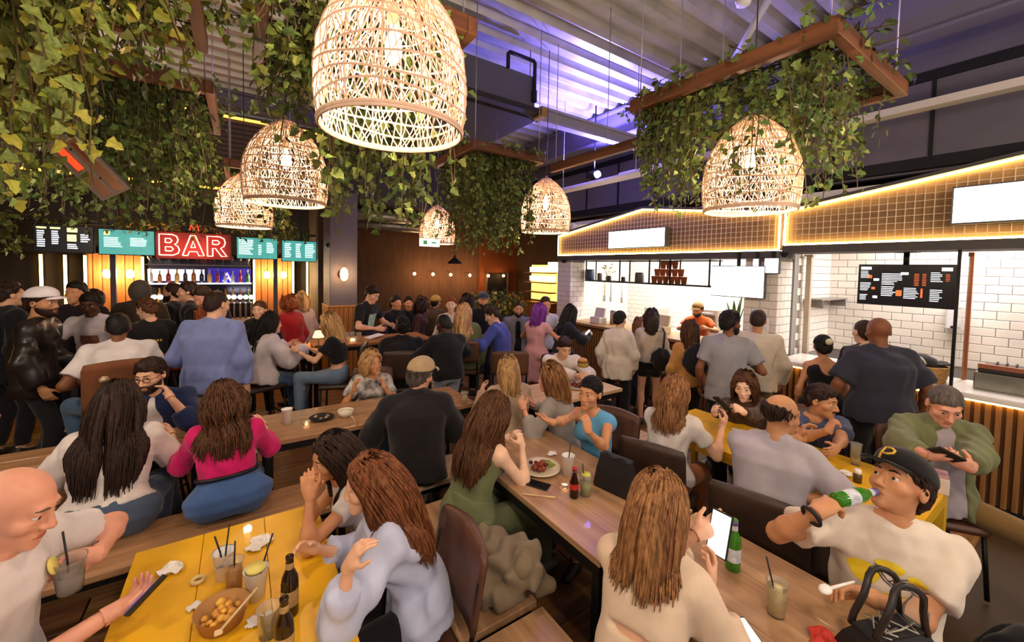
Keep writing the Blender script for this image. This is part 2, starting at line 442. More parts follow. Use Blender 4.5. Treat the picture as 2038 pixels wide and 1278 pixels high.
mslat = wood('bar slat', '#b06a30', '#8a4a1e', 2, 0.5)
def bx(px, Y=9.3): return aty(px, 560, Y)[0]
for i, (pa, pb) in enumerate(((165, 222), (231, 283), (507, 545), (552, 583))):
    xa, xb = bx(pa, 9.42), bx(pb, 9.42)
    t = thing('slat_panel', ('tall timber slat panel behind the bar, ' + ('left of the grey post near the menu screens', 'between the grey post and the bottle shelves', 'right beside the bottle shelves', 'beside the red jacket drinker')[i]), 'wall panel', ((xa + xb) / 2, 9.46, 0.9))
    n = max(3, int((xb - xa) / 0.085)); wd = (xb - xa) / n
    MB().box((xa - xb) / 2, (xb - xa) / 2, 0, 0.03, 0, 1.3).build('backing', M('slat backing', '#5a3216', 0.7), t)
    sl = MB().box(0.006, wd - 0.006, -0.025, 0, 0, 1.3).mesh('slat', mslat)
    for q in range(n): link('slat', sl, t, ((xa - xb) / 2 + q * wd, 0, 0))
for px, lab in ((226, 'left'), (548, 'right')):
    x = bx(px, 9.1)
    t = thing('bar_post', 'slim grey-purple post in front of the bar slat panels, ' + ('by the bottle shelves' if lab == 'right' else 'under the teal menu screen'), 'post', (x, 9.1, 0))
    MB().bbox(-0.035, 0.035, -0.035, 0.035, 0, 3.24, 0.005).build('shaft', M('post paint', '#4b4450', 0.6), t)
    MB().bbox(-0.06, 0.06, -0.06, 0.06, 0, 0.03, 0.005).build('foot_plate', M('post paint', '#4b4450', 0.6), t)
    for s in (-0.13, 0.16):
        l = thing('wall_sconce', 'bright sconce ' + ('left' if s < 0 else 'right') + ' of the ' + ('grey post under the teal menu screen' if lab == 'left' else 'grey post by the bottle shelves'), 'wall light', (x + s, 9.36, 1.86))
        point_light('sconce_light', (x + s, 9.28, 1.86), 18, (1, 0.76, 0.42), 0.05)
        MB().lathe([(0.02, -0.07), (0.045, -0.05), (0.05, 0), (0.045, 0.05), (0.02, 0.07)], 12).build('globe', M('sconce glow', '#fff0d0', 0.4, es=22, ecol='#ffdc98'), l)
        MB().box(-0.02, 0.02, 0, 0.07, -0.02, 0.02).build('bracket', M('brass bracket', '#a07a3c', 0.5), l)
for i, px in enumerate((76, 125, 168, 283, 506, 584, 613, 632)):
    x = bx(px, 9.35)
    t = thing('led_strip', 'vertical warm LED strip on the bar back wall, ' + ('far corner', 'under the dark menu screen', 'left edge of the slat panels', 'left of the bottle shelves', 'right of the bottle shelves', 'right edge of the slat panels', 'under the menu screen nearest the column', 'next to the charcoal column')[i], 'light strip', (x, 9.405 if px in (168, 283, 506, 584) else 9.47, 1.1))
    MB().box(-0.017, 0.017, -0.01, 0.01, 0, 1.06).build('diffuser', mled, t)
    MB().box(-0.025, 0.025, 0.01, 0.03, -0.01, 1.07).build('channel', mblack, t)
# bottle shelves
xs0, xs1 = bx(292, 9.3), bx(500, 9.3)
t = thing('bottle_shelf', 'back bar shelf unit crowded with bottles and glasses', 'shelf', ((xs0 + xs1) / 2, 9.3, 0))
wd = xs1 - xs0
MB().box(-wd / 2, wd / 2, 0.15, 0.18, 1.0, 2.15).build('back_panel', M('mirror dark', '#33303c', 0.15, 0.6), t)
for z in (1.32, 1.68, 2.02): MB().box(-wd / 2, wd / 2, -0.12, 0.15, z, z + 0.02).build('shelf_board', M('shelf glass', '#6a6470', 0.3), t)
MB().box(-wd / 2, wd / 2, -0.125, -0.115, 1.69, 1.71).build('light_strip', M('cool led', '#e8ecff', 0.4, es=5), t)
MB().box(-wd / 2, wd * 0.02, 0.10, 0.145, 1.74, 1.95).build('lit_panel', M('cool panel', '#aab4d8', 0.4, es=1.3, ecol='#b8c4f0'), t)
MB().box(wd * 0.05, wd / 2, 0.10, 0.145, 1.72, 1.98).build('blue_panel', M('blue panel', '#18104a', 0.4, es=0.5, ecol='#2010a0'), t)
eb = aty(452, 552, 9.37)
e = thing('neon_emblem', 'blue-white glowing neon emblem shaped like a letter A on the back bar', 'neon sign', tuple(eb))
MB().tube([(-0.06, 0, -0.08), (0, 0, 0.08), (0.06, 0, -0.08)], 0.017, 6).build('neon_tube', M('blue neon', '#9a90ff', 0.4, es=14, ecol='#6050ff'), e)
MB().tube([(-0.035, 0, -0.02), (0.035, 0, -0.02)], 0.014, 6).build('neon_tube', M('blue neon', '#9a90ff', 0.4, es=14, ecol='#6050ff'), e)
MB().box(-0.1, 0.1, 0.02, 0.035, -0.11, 0.11).build('backing', M('blue back', '#1a1060', 0.4), e)
bprof = [(0.032, 0), (0.034, 0.01), (0.034, 0.15), (0.03, 0.18), (0.013, 0.215), (0.012, 0.27), (0.014, 0.275)]
bcols = (('amber', '#9a5a1c'), ('green', '#2e5a2a'), ('clear', '#b8b4b0'), ('red', '#8a2a22'), ('gold', '#c89a48'), ('dark', '#2a2020'))
bmesh_ = {n: MB().lathe(bprof, 8).mesh('glass', M('bottle ' + n, c, 0.15, spec=0.7)) for n, c in bcols}
bcap = MB().lathe([(0.015, 0.27), (0.015, 0.295)], 8).mesh('cap', M('bottle cap', '#c8a050', 0.35, 0.6))
for z in (1.34, 1.70):
    for i in range(13):
        n, c = random.choice(bcols)
        x = xs0 + 0.06 + (wd - 0.12) * i / 12
        b_ = thing('bottle', '%s glass bottle on the %s back bar shelf' % (n, 'lower' if z < 1.5 else 'middle'), 'bottle', (x, 9.25 + random.uniform(-0.01, 0.03), z), 0, 'bottles behind the bar')
        s = random.uniform(0.85, 1.05); b_.scale = (s, s, s * random.uniform(0.8, 1.0))
        link('glass', bmesh_[n], b_); link('cap', bcap, b_)
gl = MB().lathe([(0.03, 0), (0.004, 0.01), (0.004, 0.07), (0.03, 0.1), (0.034, 0.14), (0.028, 0.17)], 8, cap1=False).mesh('wine_glass', M('glass grey', '#c8c0b8', 0.1, trans=0.6))
for i in range(12):
    tag(link('wine_glass', gl, None, (xs0 + 0.05 + i * (wd - 0.1) / 11, 9.24, 2.04)), 'stemmed wine glass on the top back bar shelf', 'glass', 'wine glasses on the top shelf')
# bar counter with lit front
t = thing('bar_counter', 'long bar counter with a warm backlit slatted front', 'counter', (-1.0, 8.25, 0))
MB().bbox(-2.6, 1.9, -0.35, 0.35, 1.06, 1.12, 0.01).build('counter_top', wood('bar top', '#7a5028', '#54341a', 0), t)
MB().box(-2.5, 1.8, -0.2, 0.25, 0, 1.06).build('body', M('bar body', '#4a3018', 0.6), t)
bs = MB().box(-0.02, 0.02, -0.225, -0.2, 0.08, 0.98).mesh('slat', mslat)
for x in np.arange(-2.45, 1.8, 0.085): link('slat', bs, t, (x, 0, 0))
MB().box(-2.5, 1.8, -0.3, -0.28, 1.03, 1.055).build('led_strip', M('bar front led', '#ffe0a0', 0.4, es=12, ecol='#ffc860'), t)
for i, px in enumerate((455, 466, 478, 489, 500, 308, 320)):
    p = aty(px, 591, 8.4)
    l = thing('beer_tap', 'chrome beer tap with a round lit badge on the bar counter', 'beer tap', (p[0], p[1], 1.12), 0, 'beer taps on the bar')
    MB().tube([(0, 0, 0), (0, 0, 0.24), (0, -0.05, 0.28)], 0.016, 6).build('spout', msteel, l)
    MB().lathe([(0.036, -0.012), (0.036, 0.012)], 12, c=(0, -0.05, p[2] - 1.12), mtx=Matrix.Rotation(math.pi / 2, 4, 'X')).build('badge', M('tap light', '#f4f6ff', 0.4, es=14), l)
    MB().box(-0.008, 0.008, -0.04, -0.024, 0.26, p[2] - 1.12).build('handle', mblack, l)

# menu screens over the bar
YS = 8.55
def screen(x0, x1, z0, z1, lab, back, texts, y=YS):
    t = thing('menu_screen', lab, 'screen', ((x0 + x1) / 2, y, z0))
    hw = (x1 - x0) / 2; h = z1 - z0
    MB().bbox(-hw, hw, 0, 0.05, 0, h, 0.006).build('housing', mblackm, t)
    MB().box(-hw + 0.012, hw - 0.012, -0.004, 0.001, 0.012, h - 0.012).build('display', back, t)
    for nm, mt, rs in texts:
        m = MB()
        for (a, b, c, d) in rs: m.box(-hw + 2 * hw * a, -hw + 2 * hw * b, -0.007, -0.003, h * c, h * d)
        m.build(nm, mt, t)['kind'] = 'stuff'
    MB().box(-0.02, 0.02, 0.02, 0.04, h, 3.25 - z0).build('mount', mblack, t)
    return t
mwt = M('screen white', '#f0f4ff', 0.5, es=1.5, ecol='#f0f4ff'); myl = M('screen yellow', '#f0e890', 0.5, es=1.6, ecol='#f0e080')
mtl = M('screen teal', '#3a8a88', 0.4, es=0.55, ecol='#4aa8a0', var=0.5, scale=4); mdk = M('screen dark', '#14141e', 0.3, es=0.05)
mtx = M('screen pale', '#d8f4f0', 0.5, es=1.1, ecol='#d0f4ec')
def rows(a, b, c0, c1, n, jit=0.3):
    out = []
    for i in range(n):
        z = c1 - (c1 - c0) * (i + 1) / n
        out.append((a, b - (b - a) * random.uniform(0, jit), z + 0.01, z + (c1 - c0) / n * 0.62))
    return out
def sx(px): return aty(px, 490, YS)[0]
screen(sx(65), sx(188), 2.18, 2.59, 'dark bar menu screen with white and yellow price columns', mdk, [('text', mwt, rows(0.07, 0.2, 0.2, 0.8, 8) + rows(0.3, 0.42, 0.3, 0.8, 7) + rows(0.55, 0.75, 0.15, 0.35, 3) + rows(0.77, 0.93, 0.4, 0.72, 4)), ('headline', myl, [(0.06, 0.22, 0.84, 0.9), (0.28, 0.44, 0.84, 0.9), (0.55, 0.72, 0.75, 0.9), (0.55, 0.7, 0.42, 0.66)])])
screen(sx(195), sx(309), 2.17, 2.57, 'teal bar menu screen left of the red neon sign', mtl, [('text', mtx, rows(0.1, 0.42, 0.3, 0.7, 6) + rows(0.55, 0.85, 0.35, 0.7, 6)), ('headline', myl, [(0.1, 0.2, 0.76, 0.9)])])
screen(sx(470), sx(553), 2.16, 2.55, 'teal bar menu screen right beside the red neon sign', mtl, [('text', mtx, rows(0.06, 0.4, 0.2, 0.9, 9) + rows(0.52, 0.6, 0.2, 0.7, 5) + rows(0.72, 0.9, 0.3, 0.8, 6))])
screen(sx(560), sx(637), 2.13, 2.53, 'teal bar menu screen nearest the charcoal column', mtl, [('text', mtx, rows(0.08, 0.25, 0.2, 0.88, 8) + rows(0.36, 0.5, 0.2, 0.88, 8) + rows(0.6, 0.88, 0.2, 0.88, 8))])
t = thing('screen_rail', 'black horizontal rail carrying the bar menu screens', 'rail', (-0.9, YS + 0.1, 2.62))
MB().box(-3.4, 2.2, -0.02, 0.02, 0, 0.04).build('bar', mblack, t)
for x in (-3.2, -1.2, 0.6): MB().box(x, x + 0.02, -0.01, 0.01, 0.04, 0.63).build('drop_rod', mblack, t)

# neon BAR sign
bp = aty(387, 490, 8.42)
t = thing('neon_sign', 'red neon sign reading BAR between the menu screens', 'neon sign', (bp[0], 8.42, 2.15))
mneon = M('red neon', '#ff5a50', 0.4, es=11, ecol='#ff3428'); mneonp = M('pink neon', '#ffb0a0', 0.4, es=9, ecol='#ff6a58')
MB().bbox(-0.50, 0.50, 0.06, 0.10, -0.02, 0.42, 0.01).build('backing', M('sign back', '#5a1410', 0.45), t)
def neon_letter(x0, outl, par):
    for pts in outl:
        MB().tube([(x0 + a * 0.27, 0.0, 0.04 + b * 0.33) for a, b in pts], 0.009, 6).build('neon_tube', mneonp, par)
L_ = empty('letter_b', (0, 0, 0)); L_.parent = t
neon_letter(-0.44, [[(0, 0), (0.62, 0), (0.86, 0.1), (0.92, 0.27), (0.84, 0.44), (0.7, 0.52), (0.82, 0.62), (0.86, 0.76), (0.8, 0.92), (0.6, 1), (0, 1), (0, 0)], [(0.28, 0.2), (0.55, 0.2), (0.64, 0.29), (0.55, 0.4), (0.28, 0.4), (0.28, 0.2)], [(0.28, 0.6), (0.5, 0.6), (0.58, 0.7), (0.5, 0.8), (0.28, 0.8), (0.28, 0.6)]], L_)
L_ = empty('letter_a', (0, 0, 0)); L_.parent = t
neon_letter(-0.155, [[(0, 0), (0.4, 1), (0.62, 1), (1.04, 0), (0.78, 0), (0.7, 0.2), (0.33, 0.2), (0.25, 0), (0, 0)], [(0.41, 0.4), (0.62, 0.4), (0.51, 0.72), (0.41, 0.4)]], L_)
L_ = empty('letter_r', (0, 0, 0)); L_.parent = t
neon_letter(0.17, [[(0, 0), (0, 1), (0.62, 1), (0.84, 0.9), (0.9, 0.7), (0.82, 0.5), (0.66, 0.42), (0.98, 0), (0.7, 0), (0.4, 0.4), (0.26, 0.4), (0.26, 0), (0, 0)], [(0.26, 0.6), (0.52, 0.6), (0.62, 0.7), (0.52, 0.8), (0.26, 0.8), (0.26, 0.6)]], L_)
MB().tube([(-0.06, 0.0, 0.45), (-0.04, 0, 0.55), (0.0, 0, 0.48), (0.04, 0, 0.55), (0.06, 0, 0.45)], 0.009, 6).build('neon_crown', M('dim neon', '#c03020', 0.4, es=2.2, ecol='#e03018'), t)
for s in (-0.4, 0.4): MB().box(s, s + 0.02, 0.07, 0.09, 0.42, 1.09).build('hanger', mblack, t)
point_light('neon_light', (bp[0], 8.2, 2.3), 7, (1, 0.16, 0.1), 0.2)

# charcoal column
t = thing('column', 'square charcoal column with timber cladding round its foot', 'column', (1.475, 7.72, 0))
MB().bbox(-0.225, 0.225, -0.32, 0.32, 1.36, 3.34, 0.006).build('shaft', M('charcoal paint', '#57525c', 0.65, var=0.06, scale=2), t)
MB().box(-0.22, 0.22, -0.315, 0.315, 0, 1.36).build('core', M('slat backing', '#5a3216', 0.7), t)
mcs = wood('column slat', '#b87a3c', '#8a5526', 2, 0.5)
sl = MB().box(0, 0.066, -0.345, -0.315, 0, 1.36).mesh('slat', mcs)
for q in range(6): link('slat', sl, t, (-0.225 + q * 0.0755, 0, 0))
sl = MB().box(-0.25, -0.22, 0, 0.066, 0, 1.36).mesh('slat', mcs)
for q in range(8): link('slat', sl, t, (0, -0.31 + q * 0.0785, 0))
MB().bbox(-0.255, 0.23, -0.35, 0.32, 1.36, 1.385, 0.004).build('cap_rail', mcs, t)
p = aty(685, 546, 7.30)
l = thing('wall_sconce', 'oval warm sconce lamp on the charcoal column', 'wall light', tuple(p))
MB().lathe([(0.02, -0.11), (0.055, -0.07), (0.065, 0), (0.055, 0.07), (0.02, 0.11)], 14).build('globe', M('column sconce', '#ffe0b0', 0.4, es=16, ecol='#ffc078'), l)
MB().lathe([(0.08, -0.012), (0.08, 0.012)], 16, c=(0, 0.085, 0), mtx=Matrix.Rotation(math.pi / 2, 4, 'X')).build('backplate', M('copper plate', '#a05a34', 0.35, 0.7), l)
point_light('sconce_light', (p[0], p[1] - 0.1, p[2]), 9, (1, 0.66, 0.36), 0.07)
p = at(652, 489, 6.6)
l = thing('security_camera', 'small black camera on the corner of the charcoal column', 'camera', tuple(p))
MB().lathe([(0.03, -0.05), (0.035, 0.05)], 10, mtx=Matrix.Rotation(math.pi / 2, 4, 'X')).build('body', mblack, l)
MB().tube([(0, 0, 0.03), (0.06, 0.35, 0.06)], 0.012, 6).build('bracket', mblack, l)
# exit sign
p = at(855, 483, 6.2)
l = thing('exit_sign', 'small pale green exit sign hanging by the far pendant lamp', 'sign', tuple(p))
MB().bbox(-0.16, 0.16, -0.02, 0.02, -0.06, 0.06, 0.006).build('light_box', M('exit green', '#d8f0d0', 0.4, es=1.3, ecol='#d8f4cc'), l)
m = MB().box(-0.11, -0.05, -0.026, -0.02, -0.03, 0.03).box(0.02, 0.1, -0.026, -0.02, -0.012, 0.012)
m.build('pictogram', M('exit mark', '#4a9a60', 0.5, es=0.3, ecol='#4a9a60'), l)
for s in (-0.12, 0.12): MB().tube([(s, 0, 0.06), (s, 0, 3.905 - p[2])], 0.004, 4).build('wire', msteel, l)
# ================================================================== the two food counters on the right, fronts in the plane X = 5.5
mboard = M('fascia board', '#8c6c48', 0.6, var=0.2, scale=3, stretch=(1, 1, 6))
mwire = M('grid wire', '#f4e2bc', 0.4, 0.1)
mtrimg = M('grey trim', '#4a4644', 0.6)
mledw = M('fascia led', '#ffe8a8', 0.4, es=15, ecol='#ffd888')
def fascia(label, pts, zb, signbox, signlab):
    """pts: top line as (Y, z) from far to near"""
    t = thing('shop_fascia', label, 'fascia', (5.5, pts[0][0], zb))
    y0 = pts[0][0]
    P = [(y - y0, z - zb) for y, z in pts]
    yn = P[-1][0]
    MB().prism(P + [(yn, 0), (0, 0)], 0.05, 0.12, 'yz').build('board', mboard, t)
    # wire grid
    m = MB(); g = 0.068
    def top(y):
        for (a, za), (b, zb_) in zip(P[:-1], P[1:]):
            if b <= y <= a: return za + (zb_ - za) * (a - y) / (a - b)
        return 0
    y = -0.05
    while y > yn + 0.03:
        h = top(y) - 0.03
        if h > 0.05: m.box(0.015, 0.021, y - 0.003, y + 0.003, 0.02, h)
        y -= g
    z = 0.045
    while z < max(b for a, b in P) - 0.03:
        ys = [q for q in np.arange(-0.03, yn + 0.03, -0.02) if top(q) - 0.03 > z]
        if ys: m.box(0.021, 0.027, min(ys), max(ys), z - 0.003, z + 0.003)
        z += g
    tag(m.build('wire_grid', mwire, t), kind='stuff')
    # led edge in a shallow channel
    loop = [(0.02, a, b) for a, b in P] + [(0.02, yn, 0), (0.02, 0, 0), (0.02, P[0][0], P[0][1])]
    for a, b in zip(loop[:-1], loop[1:]):
        MB().tube([a, b], 0.011, 5).build('led_strip', mledw, t)
        a2 = (a[0] + 0.0, a[1], a[2]); 
    m = MB()
    for (a, za), (b, zb_) in zip(P[:-1], P[1:]):
        m.add([(-0.02, a, za + 0.015), (-0.02, b, zb_ + 0.015), (0.5, b, zb_ + 0.015), (0.5, a, za + 0.015), (-0.02, a, za + 0.05), (-0.02, b, zb_ + 0.05), (0.5, b, zb_ + 0.05), (0.5, a, za + 0.05)], [(0, 1, 2, 3), (7, 6, 5, 4), (0, 4, 5, 1), (2, 6, 7, 3), (1, 5, 6, 2), (0, 3, 7, 4)])
    m.build('roof_lip', mtrimg, t)
    MB().box(-0.03, 0.5, yn, 0, -0.10, -0.012).build('lower_beam', mtrimg, t)
    # sign
    s = thing('lit_sign', signlab, 'sign', (5.40, 0, 0))
    (ya, yb, za, zc) = signbox
    s.location = (5.36, (ya + yb) / 2, za)
    hw = abs(ya - yb) / 2
    MB().bbox(0, 0.12, -hw, hw, 0, zc - za, 0.006).build('frame', M('sign frame', '#4a4a4e', 0.4), s)
    MB().box(-0.006, 0.001, -hw + 0.015, hw - 0.015, 0.015, zc - za - 0.015).build('light_panel', M('sign panel', '#ffffff', 0.4, es=3.2, ecol='#fffaf2'), s)
    return t
sa = atx(1213, 450, 5.38); sb = atx(1325, 492, 5.38)
fascia('gabled fascia with lit grid over the counter holding stacked cups', [(6.48, 2.77), (4.35, 3.10), (2.3, 2.84)], 2.38, (sa[1], sb[1], 2.46, 2.77), 'blank white lit sign on the gable over the cup shelf counter')
sa = atx(1893, 420, 5.38)
f2 = fascia('gabled fascia with lit grid over the counter with the dark menu screen', [(2.24, 2.84), (0.1, 3.17), (-2.1, 2.84)], 2.44, (sa[1], sa[1] - 1.1, 2.56, 2.90), 'blank white lit sign on the gable above the dark menu screen')

# pilasters clad with white tiles, every tile its own piece
mtile = M('white tile', '#e9e2da', 0.18, var=0.05, scale=3, objvar=0.04, coat=0.3)
mgrout = M('grout', '#8f8a86', 0.8)
TW, TH = 0.2, 0.1
tile_x = MB().bbox(-0.008, 0.0, 0.003, TW - 0.003, 0.003, TH - 0.003, 0.003).mesh('tile', mtile)       # faces -X
tile_hx = MB().bbox(-0.008, 0.0, 0.003, TW / 2 - 0.003, 0.003, TH - 0.003, 0.003).mesh('tile', mtile)
tile_y = MB().bbox(0.003, TW - 0.003, -0.008, 0.0, 0.003, TH - 0.003, 0.003).mesh('tile', mtile)      # faces -Y
tile_hy = MB().bbox(0.003, TW / 2 - 0.003, -0.008, 0.0, 0.003, TH - 0.003, 0.003).mesh('tile', mtile)
def tiles(par, ox, oy, oz, face, length, height):
    full, half = (tile_x, tile_hx) if face == 'x' else (tile_y, tile_hy)
    for r in range(int(height / TH + 0.01)):
        p = 0.0
        while p < length - 0.02:
            rem = length - p
            h = (r % 2 and p == 0) or rem < TW - 0.01
            o = link('tile', half if h else full, par)
            o.location = (ox, oy + p, oz + r * TH) if face == 'x' else (ox + p, oy, oz + r * TH)
            p += TW / 2 if h else TW
def pilaster(label, y0, y1, x1, z0):
    t = thing('tiled_pilaster', label, 'pilaster', (5.5, y0, 0))
    MB().box(0.01, x1, 0.01, y1 - y0, 0, 2.285).build('core', mgrout, t)
    tiles(t, 0.01, 0, z0, 'x', y1 - y0, 2.285 - z0)
    tiles(t, 0.0, 0.01, z0, 'y', x1, 2.285 - z0)
    return t
pilaster('white tiled pilaster at the far end of the cup shelf counter', 6.06, 6.46, 0.4, 1.04)
pm = pilaster('white tiled pilaster standing between the two food counters', 2.28, 2.68, 0.4, 1.04)

# kitchen shells
mwhite = M('kitchen white', '#f2ece4', 0.4)
mbrick = MATS.get('far tiles')
def brickmat(name, c, g, sw, sh):
    m = bpy.data.materials.new(name); m.use_nodes = True; nt = m.node_tree; b = nt.nodes['Principled BSDF']
    tc = nt.nodes.new('ShaderNodeTexCoord'); sp = nt.nodes.new('ShaderNodeSeparateXYZ'); cb = nt.nodes.new('ShaderNodeCombineXYZ')
    add = nt.nodes.new('ShaderNodeMath'); add.operation = 'ADD'
    nt.links.new(tc.outputs['Object'], sp.inputs[0]); nt.links.new(sp.outputs[0], add.inputs[0]); nt.links.new(sp.outputs[1], add.inputs[1])
    nt.links.new(add.outputs[0], cb.inputs[0]); nt.links.new(sp.outputs[2], cb.inputs[1])
    br = nt.nodes.new('ShaderNodeTexBrick'); br.inputs['Scale'].default_value = 1.0
    br.inputs['Brick Width'].default_value = sw; br.inputs['Row Height'].default_value = sh; br.inputs['Mortar Size'].default_value = 0.004
    br.inputs['Color1'].default_value = (*srgb(c), 1); br.inputs['Color2'].default_value = (*srgb(c), 1); br.inputs['Mortar'].default_value = (*srgb(g), 1)
    nt.links.new(cb.outputs[0], br.inputs['Vector']); nt.links.new(br.outputs['Color'], b.inputs['Base Color']); b.inputs['Roughness'].default_value = 0.25
    return m
mfart = brickmat('far tiles', '#efe8de', '#a8a29a', 0.2, 0.1)
struct(MB().box(7.75, 7.85, 2.4, 6.5, 0, 3.1).build('wall_kitchen', mfart))
struct(MB().box(5.9, 7.8, 6.46, 6.54, 0, 3.1).build('wall_kitchen_side', mfart))
struct(MB().box(6.02, 8.2, -2.2, 6.5, 3.05, 3.12).build('ceiling', mwhite))
wk = struct(MB().box(7.21, 7.3, -2.2, 2.28, 0, 3.05).build('wall_kitchen', mgrout))
# right kitchen back wall: built tile by tile
for r in range(14):
    z = 1.0 + r * TH; p = -0.9
    if r % 2: p -= TW / 2
    while p < 2.24:
        o = link('tile', tile_x, wk, (7.21, p, z)); p += TW
ws = struct(MB().box(6.0, 7.21, 2.3, 2.38, 0, 3.05).build('wall_divider', mgrout))
for r in range(14):
    p = 0.0
    while p < 1.1:
        link('tile', tile_y, ws, (6.1 + p + (TW / 2 if r % 2 else 0), 2.3, 1.0 + r * TH)); p += TW
# grey steel post at the mouth of the grill kitchen
t = thing('steel_post', 'slim beige steel post beside the tiled pilaster of the grill kitchen', 'post', (6.24, 2.22, 0))
MB().bbox(-0.03, 0.03, -0.03, 0.03, 0, 2.34, 0.004).build('shaft', M('beige paint', '#b7a894', 0.5), t)
MB().box(-0.05, 0.05, -0.05, 0.05, 2.32, 2.345).build('head_plate', M('beige paint', '#b7a894', 0.5), t)

# counters with vertical slats
mcs1 = wood('counter slat', '#a87844', '#7a5028', 2, 0.5)
def counter(label, y0, y1, zt, topmat, dep=0.62, led=True):
    t = thing('food_counter', label, 'counter', (5.5, (y0 + y1) / 2, 0))
    h = abs(y1 - y0) / 2
    MB().box(0.05, dep, -h, h, 0, zt - 0.05).build('body', M('counter back', '#5a3a1e', 0.6), t)
    MB().bbox(-0.06, dep + 0.04, -h, h, zt - 0.05, zt, 0.01).build('counter_top', topmat, t)
    if led: MB().box(0.0, 0.012, -h, h, zt - 0.075, zt - 0.052).build('led_strip', M('counter led', '#ffe0a0', 0.4, es=12, ecol='#ffc45c'), t)
    sl = MB().bbox(0.015, 0.05, -0.018, 0.018, 0.06, zt - 0.08, 0.004).mesh('slat', mcs1)
    n = int(2 * h / 0.062)
    for q in range(n): link('slat', sl, t, (0, -h + 0.03 + q * 0.062, 0))
    MB().box(0.03, 0.06, -h, h, 0, 0.06).build('plinth', mblackm, t)
    return t
counter('slatted timber counter of the kitchen with the stacked cups', 2.7, 6.06, 1.06, wood('counter top wood', '#b08350', '#8a6036', 1), led=False)
counter('slatted timber counter with a white top under the dark menu screen', -1.9, 2.24, 1.04, M('white stone', '#efe9e2', 0.25, coat=0.3))

# dark menu screen of the grill kitchen
t = thing('menu_screen', 'large black menu screen with white and orange print above the grill kitchen', 'screen', (5.88, 1.22, 1.76))
MB().bbox(0, 0.05, -0.39, 0.39, 0, 0.45, 0.006).build('housing', mblackm, t)
MB().box(-0.004, 0.001, -0.38, 0.38, 0.01, 0.44).build('display', M('menu navy', '#16151f', 0.25, es=0.03), t)
def menu(rs, nm, mt):
    m = MB()
    for (a, b, c, d) in rs: m.box(-0.007, -0.003, 0.38 - 0.76 * a, 0.38 - 0.76 * b, 0.44 * c + 0.005, 0.44 * d + 0.005)
    m.build(nm, mt, t)['kind'] = 'stuff'
mmw = M('menu white', '#eef0f6', 0.5, es=1.0, ecol='#eef0f6'); mmo = M('menu orange', '#e06a38', 0.5, es=0.7, ecol='#e06a38')
menu([(0.02, 0.14, 0.88, 0.95)] + rows(0.02, 0.13, 0.66, 0.86, 6) + rows(0.02, 0.14, 0.34, 0.56, 6) + rows(0.02, 0.12, 0.1, 0.26, 4)
     + rows(0.26, 0.5, 0.5, 0.8, 8, 0.5) + rows(0.26, 0.42, 0.22, 0.48, 6) + rows(0.5, 0.66, 0.18, 0.46, 7) + rows(0.76, 0.88, 0.6, 0.84, 6) + rows(0.76, 0.88, 0.14, 0.44, 7)
     + [(0.86, 0.96, 0.86, 0.94), (0.17, 0.23, 0.6, 0.66), (0.17, 0.22, 0.16, 0.22), (0.46, 0.54, 0.76, 0.82)], 'white_print', mmw)
menu(rows(0.6, 0.65, 0.5, 0.8, 8, 0.1) + rows(0.68, 0.72, 0.5, 0.8, 8, 0.1) + rows(0.9, 0.94, 0.62, 0.8, 5, 0.1) + [(0.1, 0.15, 0.66, 0.74), (0.42, 0.48, 0.24, 0.38), (0.15, 0.19, 0.38, 0.44), (0.67, 0.69, 0.22, 0.44)], 'orange_print', mmo)
MB().tube([(0.03, 0.0, 0.44), (0.03, 0.0, 0.58)], 0.025, 8).build('mount', mblack, t)
MB().bbox(-0.06, 0.12, -0.09, 0.09, 0.575, 0.59, 0.004).build('mount_plate', mblack, t)

# glass guard post and grill station of the grill kitchen
p = atx(1893, 760, 5.56)
t = thing('glass_guard', 'tall clear glass guard with dark front post on the white counter', 'glass screen', (5.56, p[1], 1.04))
MB().bbox(-0.012, 0.012, -0.012, 0.012, 0, 1.3, 0.003).build('post', mblack, t)
MB().box(0.012, 0.6, -0.004, 0.004, 0.02, 1.25).build('pane', M('clear glass', '#eef4f4', 0.02, trans=0.95, ior=1.2), t)
MB().box(0.56, 0.6, -0.02, 0.02, 0, 1.3).build('rear_post', M('copper post', '#b06a40', 0.35, 0.6), t)
t = thing('grill_station', 'stainless steel grill with black grate behind the white counter', 'grill', (5.72, 0.05, 1.04))
MB().bbox(0, 0.5, -0.85, 0.62, 0, 0.16, 0.01).build('body', M('brushed steel', '#8c8a80', 0.35, 0.8, var=0.2, scale=6), t)
MB().bbox(0.02, 0.48, -0.83, 0.6, 0.16, 0.2, 0.01).build('hotplate', M('dark plate', '#3a3632', 0.4, 0.5), t)
MB().box(0.02, 0.06, -0.83, 0.6, 0.2, 0.24).build('front_rail', M('copper rail', '#a0644a', 0.4, 0.6), t)
gb = MB().box(0.1, 0.46, -0.006, 0.006, 0.205, 0.222).mesh('grate_bar', mblack)
for q in np.arange(-0.8, 0.58, 0.06): link('grate_bar', gb, t, (0, q, 0))
t = thing('extraction_hood', 'copper orange extraction hood panel at the end of the grill kitchen', 'hood', (6.2, -0.6, 1.72))
MB().prism([(0.9, 0.0), (0.9, 0.62), (-1.2, 0.62), (-1.2, 0.0)], 0.0, 0.9, 'yz').build('canopy', M('copper hood', '#c4713a', 0.35, 0.3, var=0.35, scale=2.5), t)
MB().box(-0.01, 0.0, -1.2, 0.9, -0.03, 0.05).build('rim', M('hood rim', '#d8c8b8', 0.3, 0.7), t)
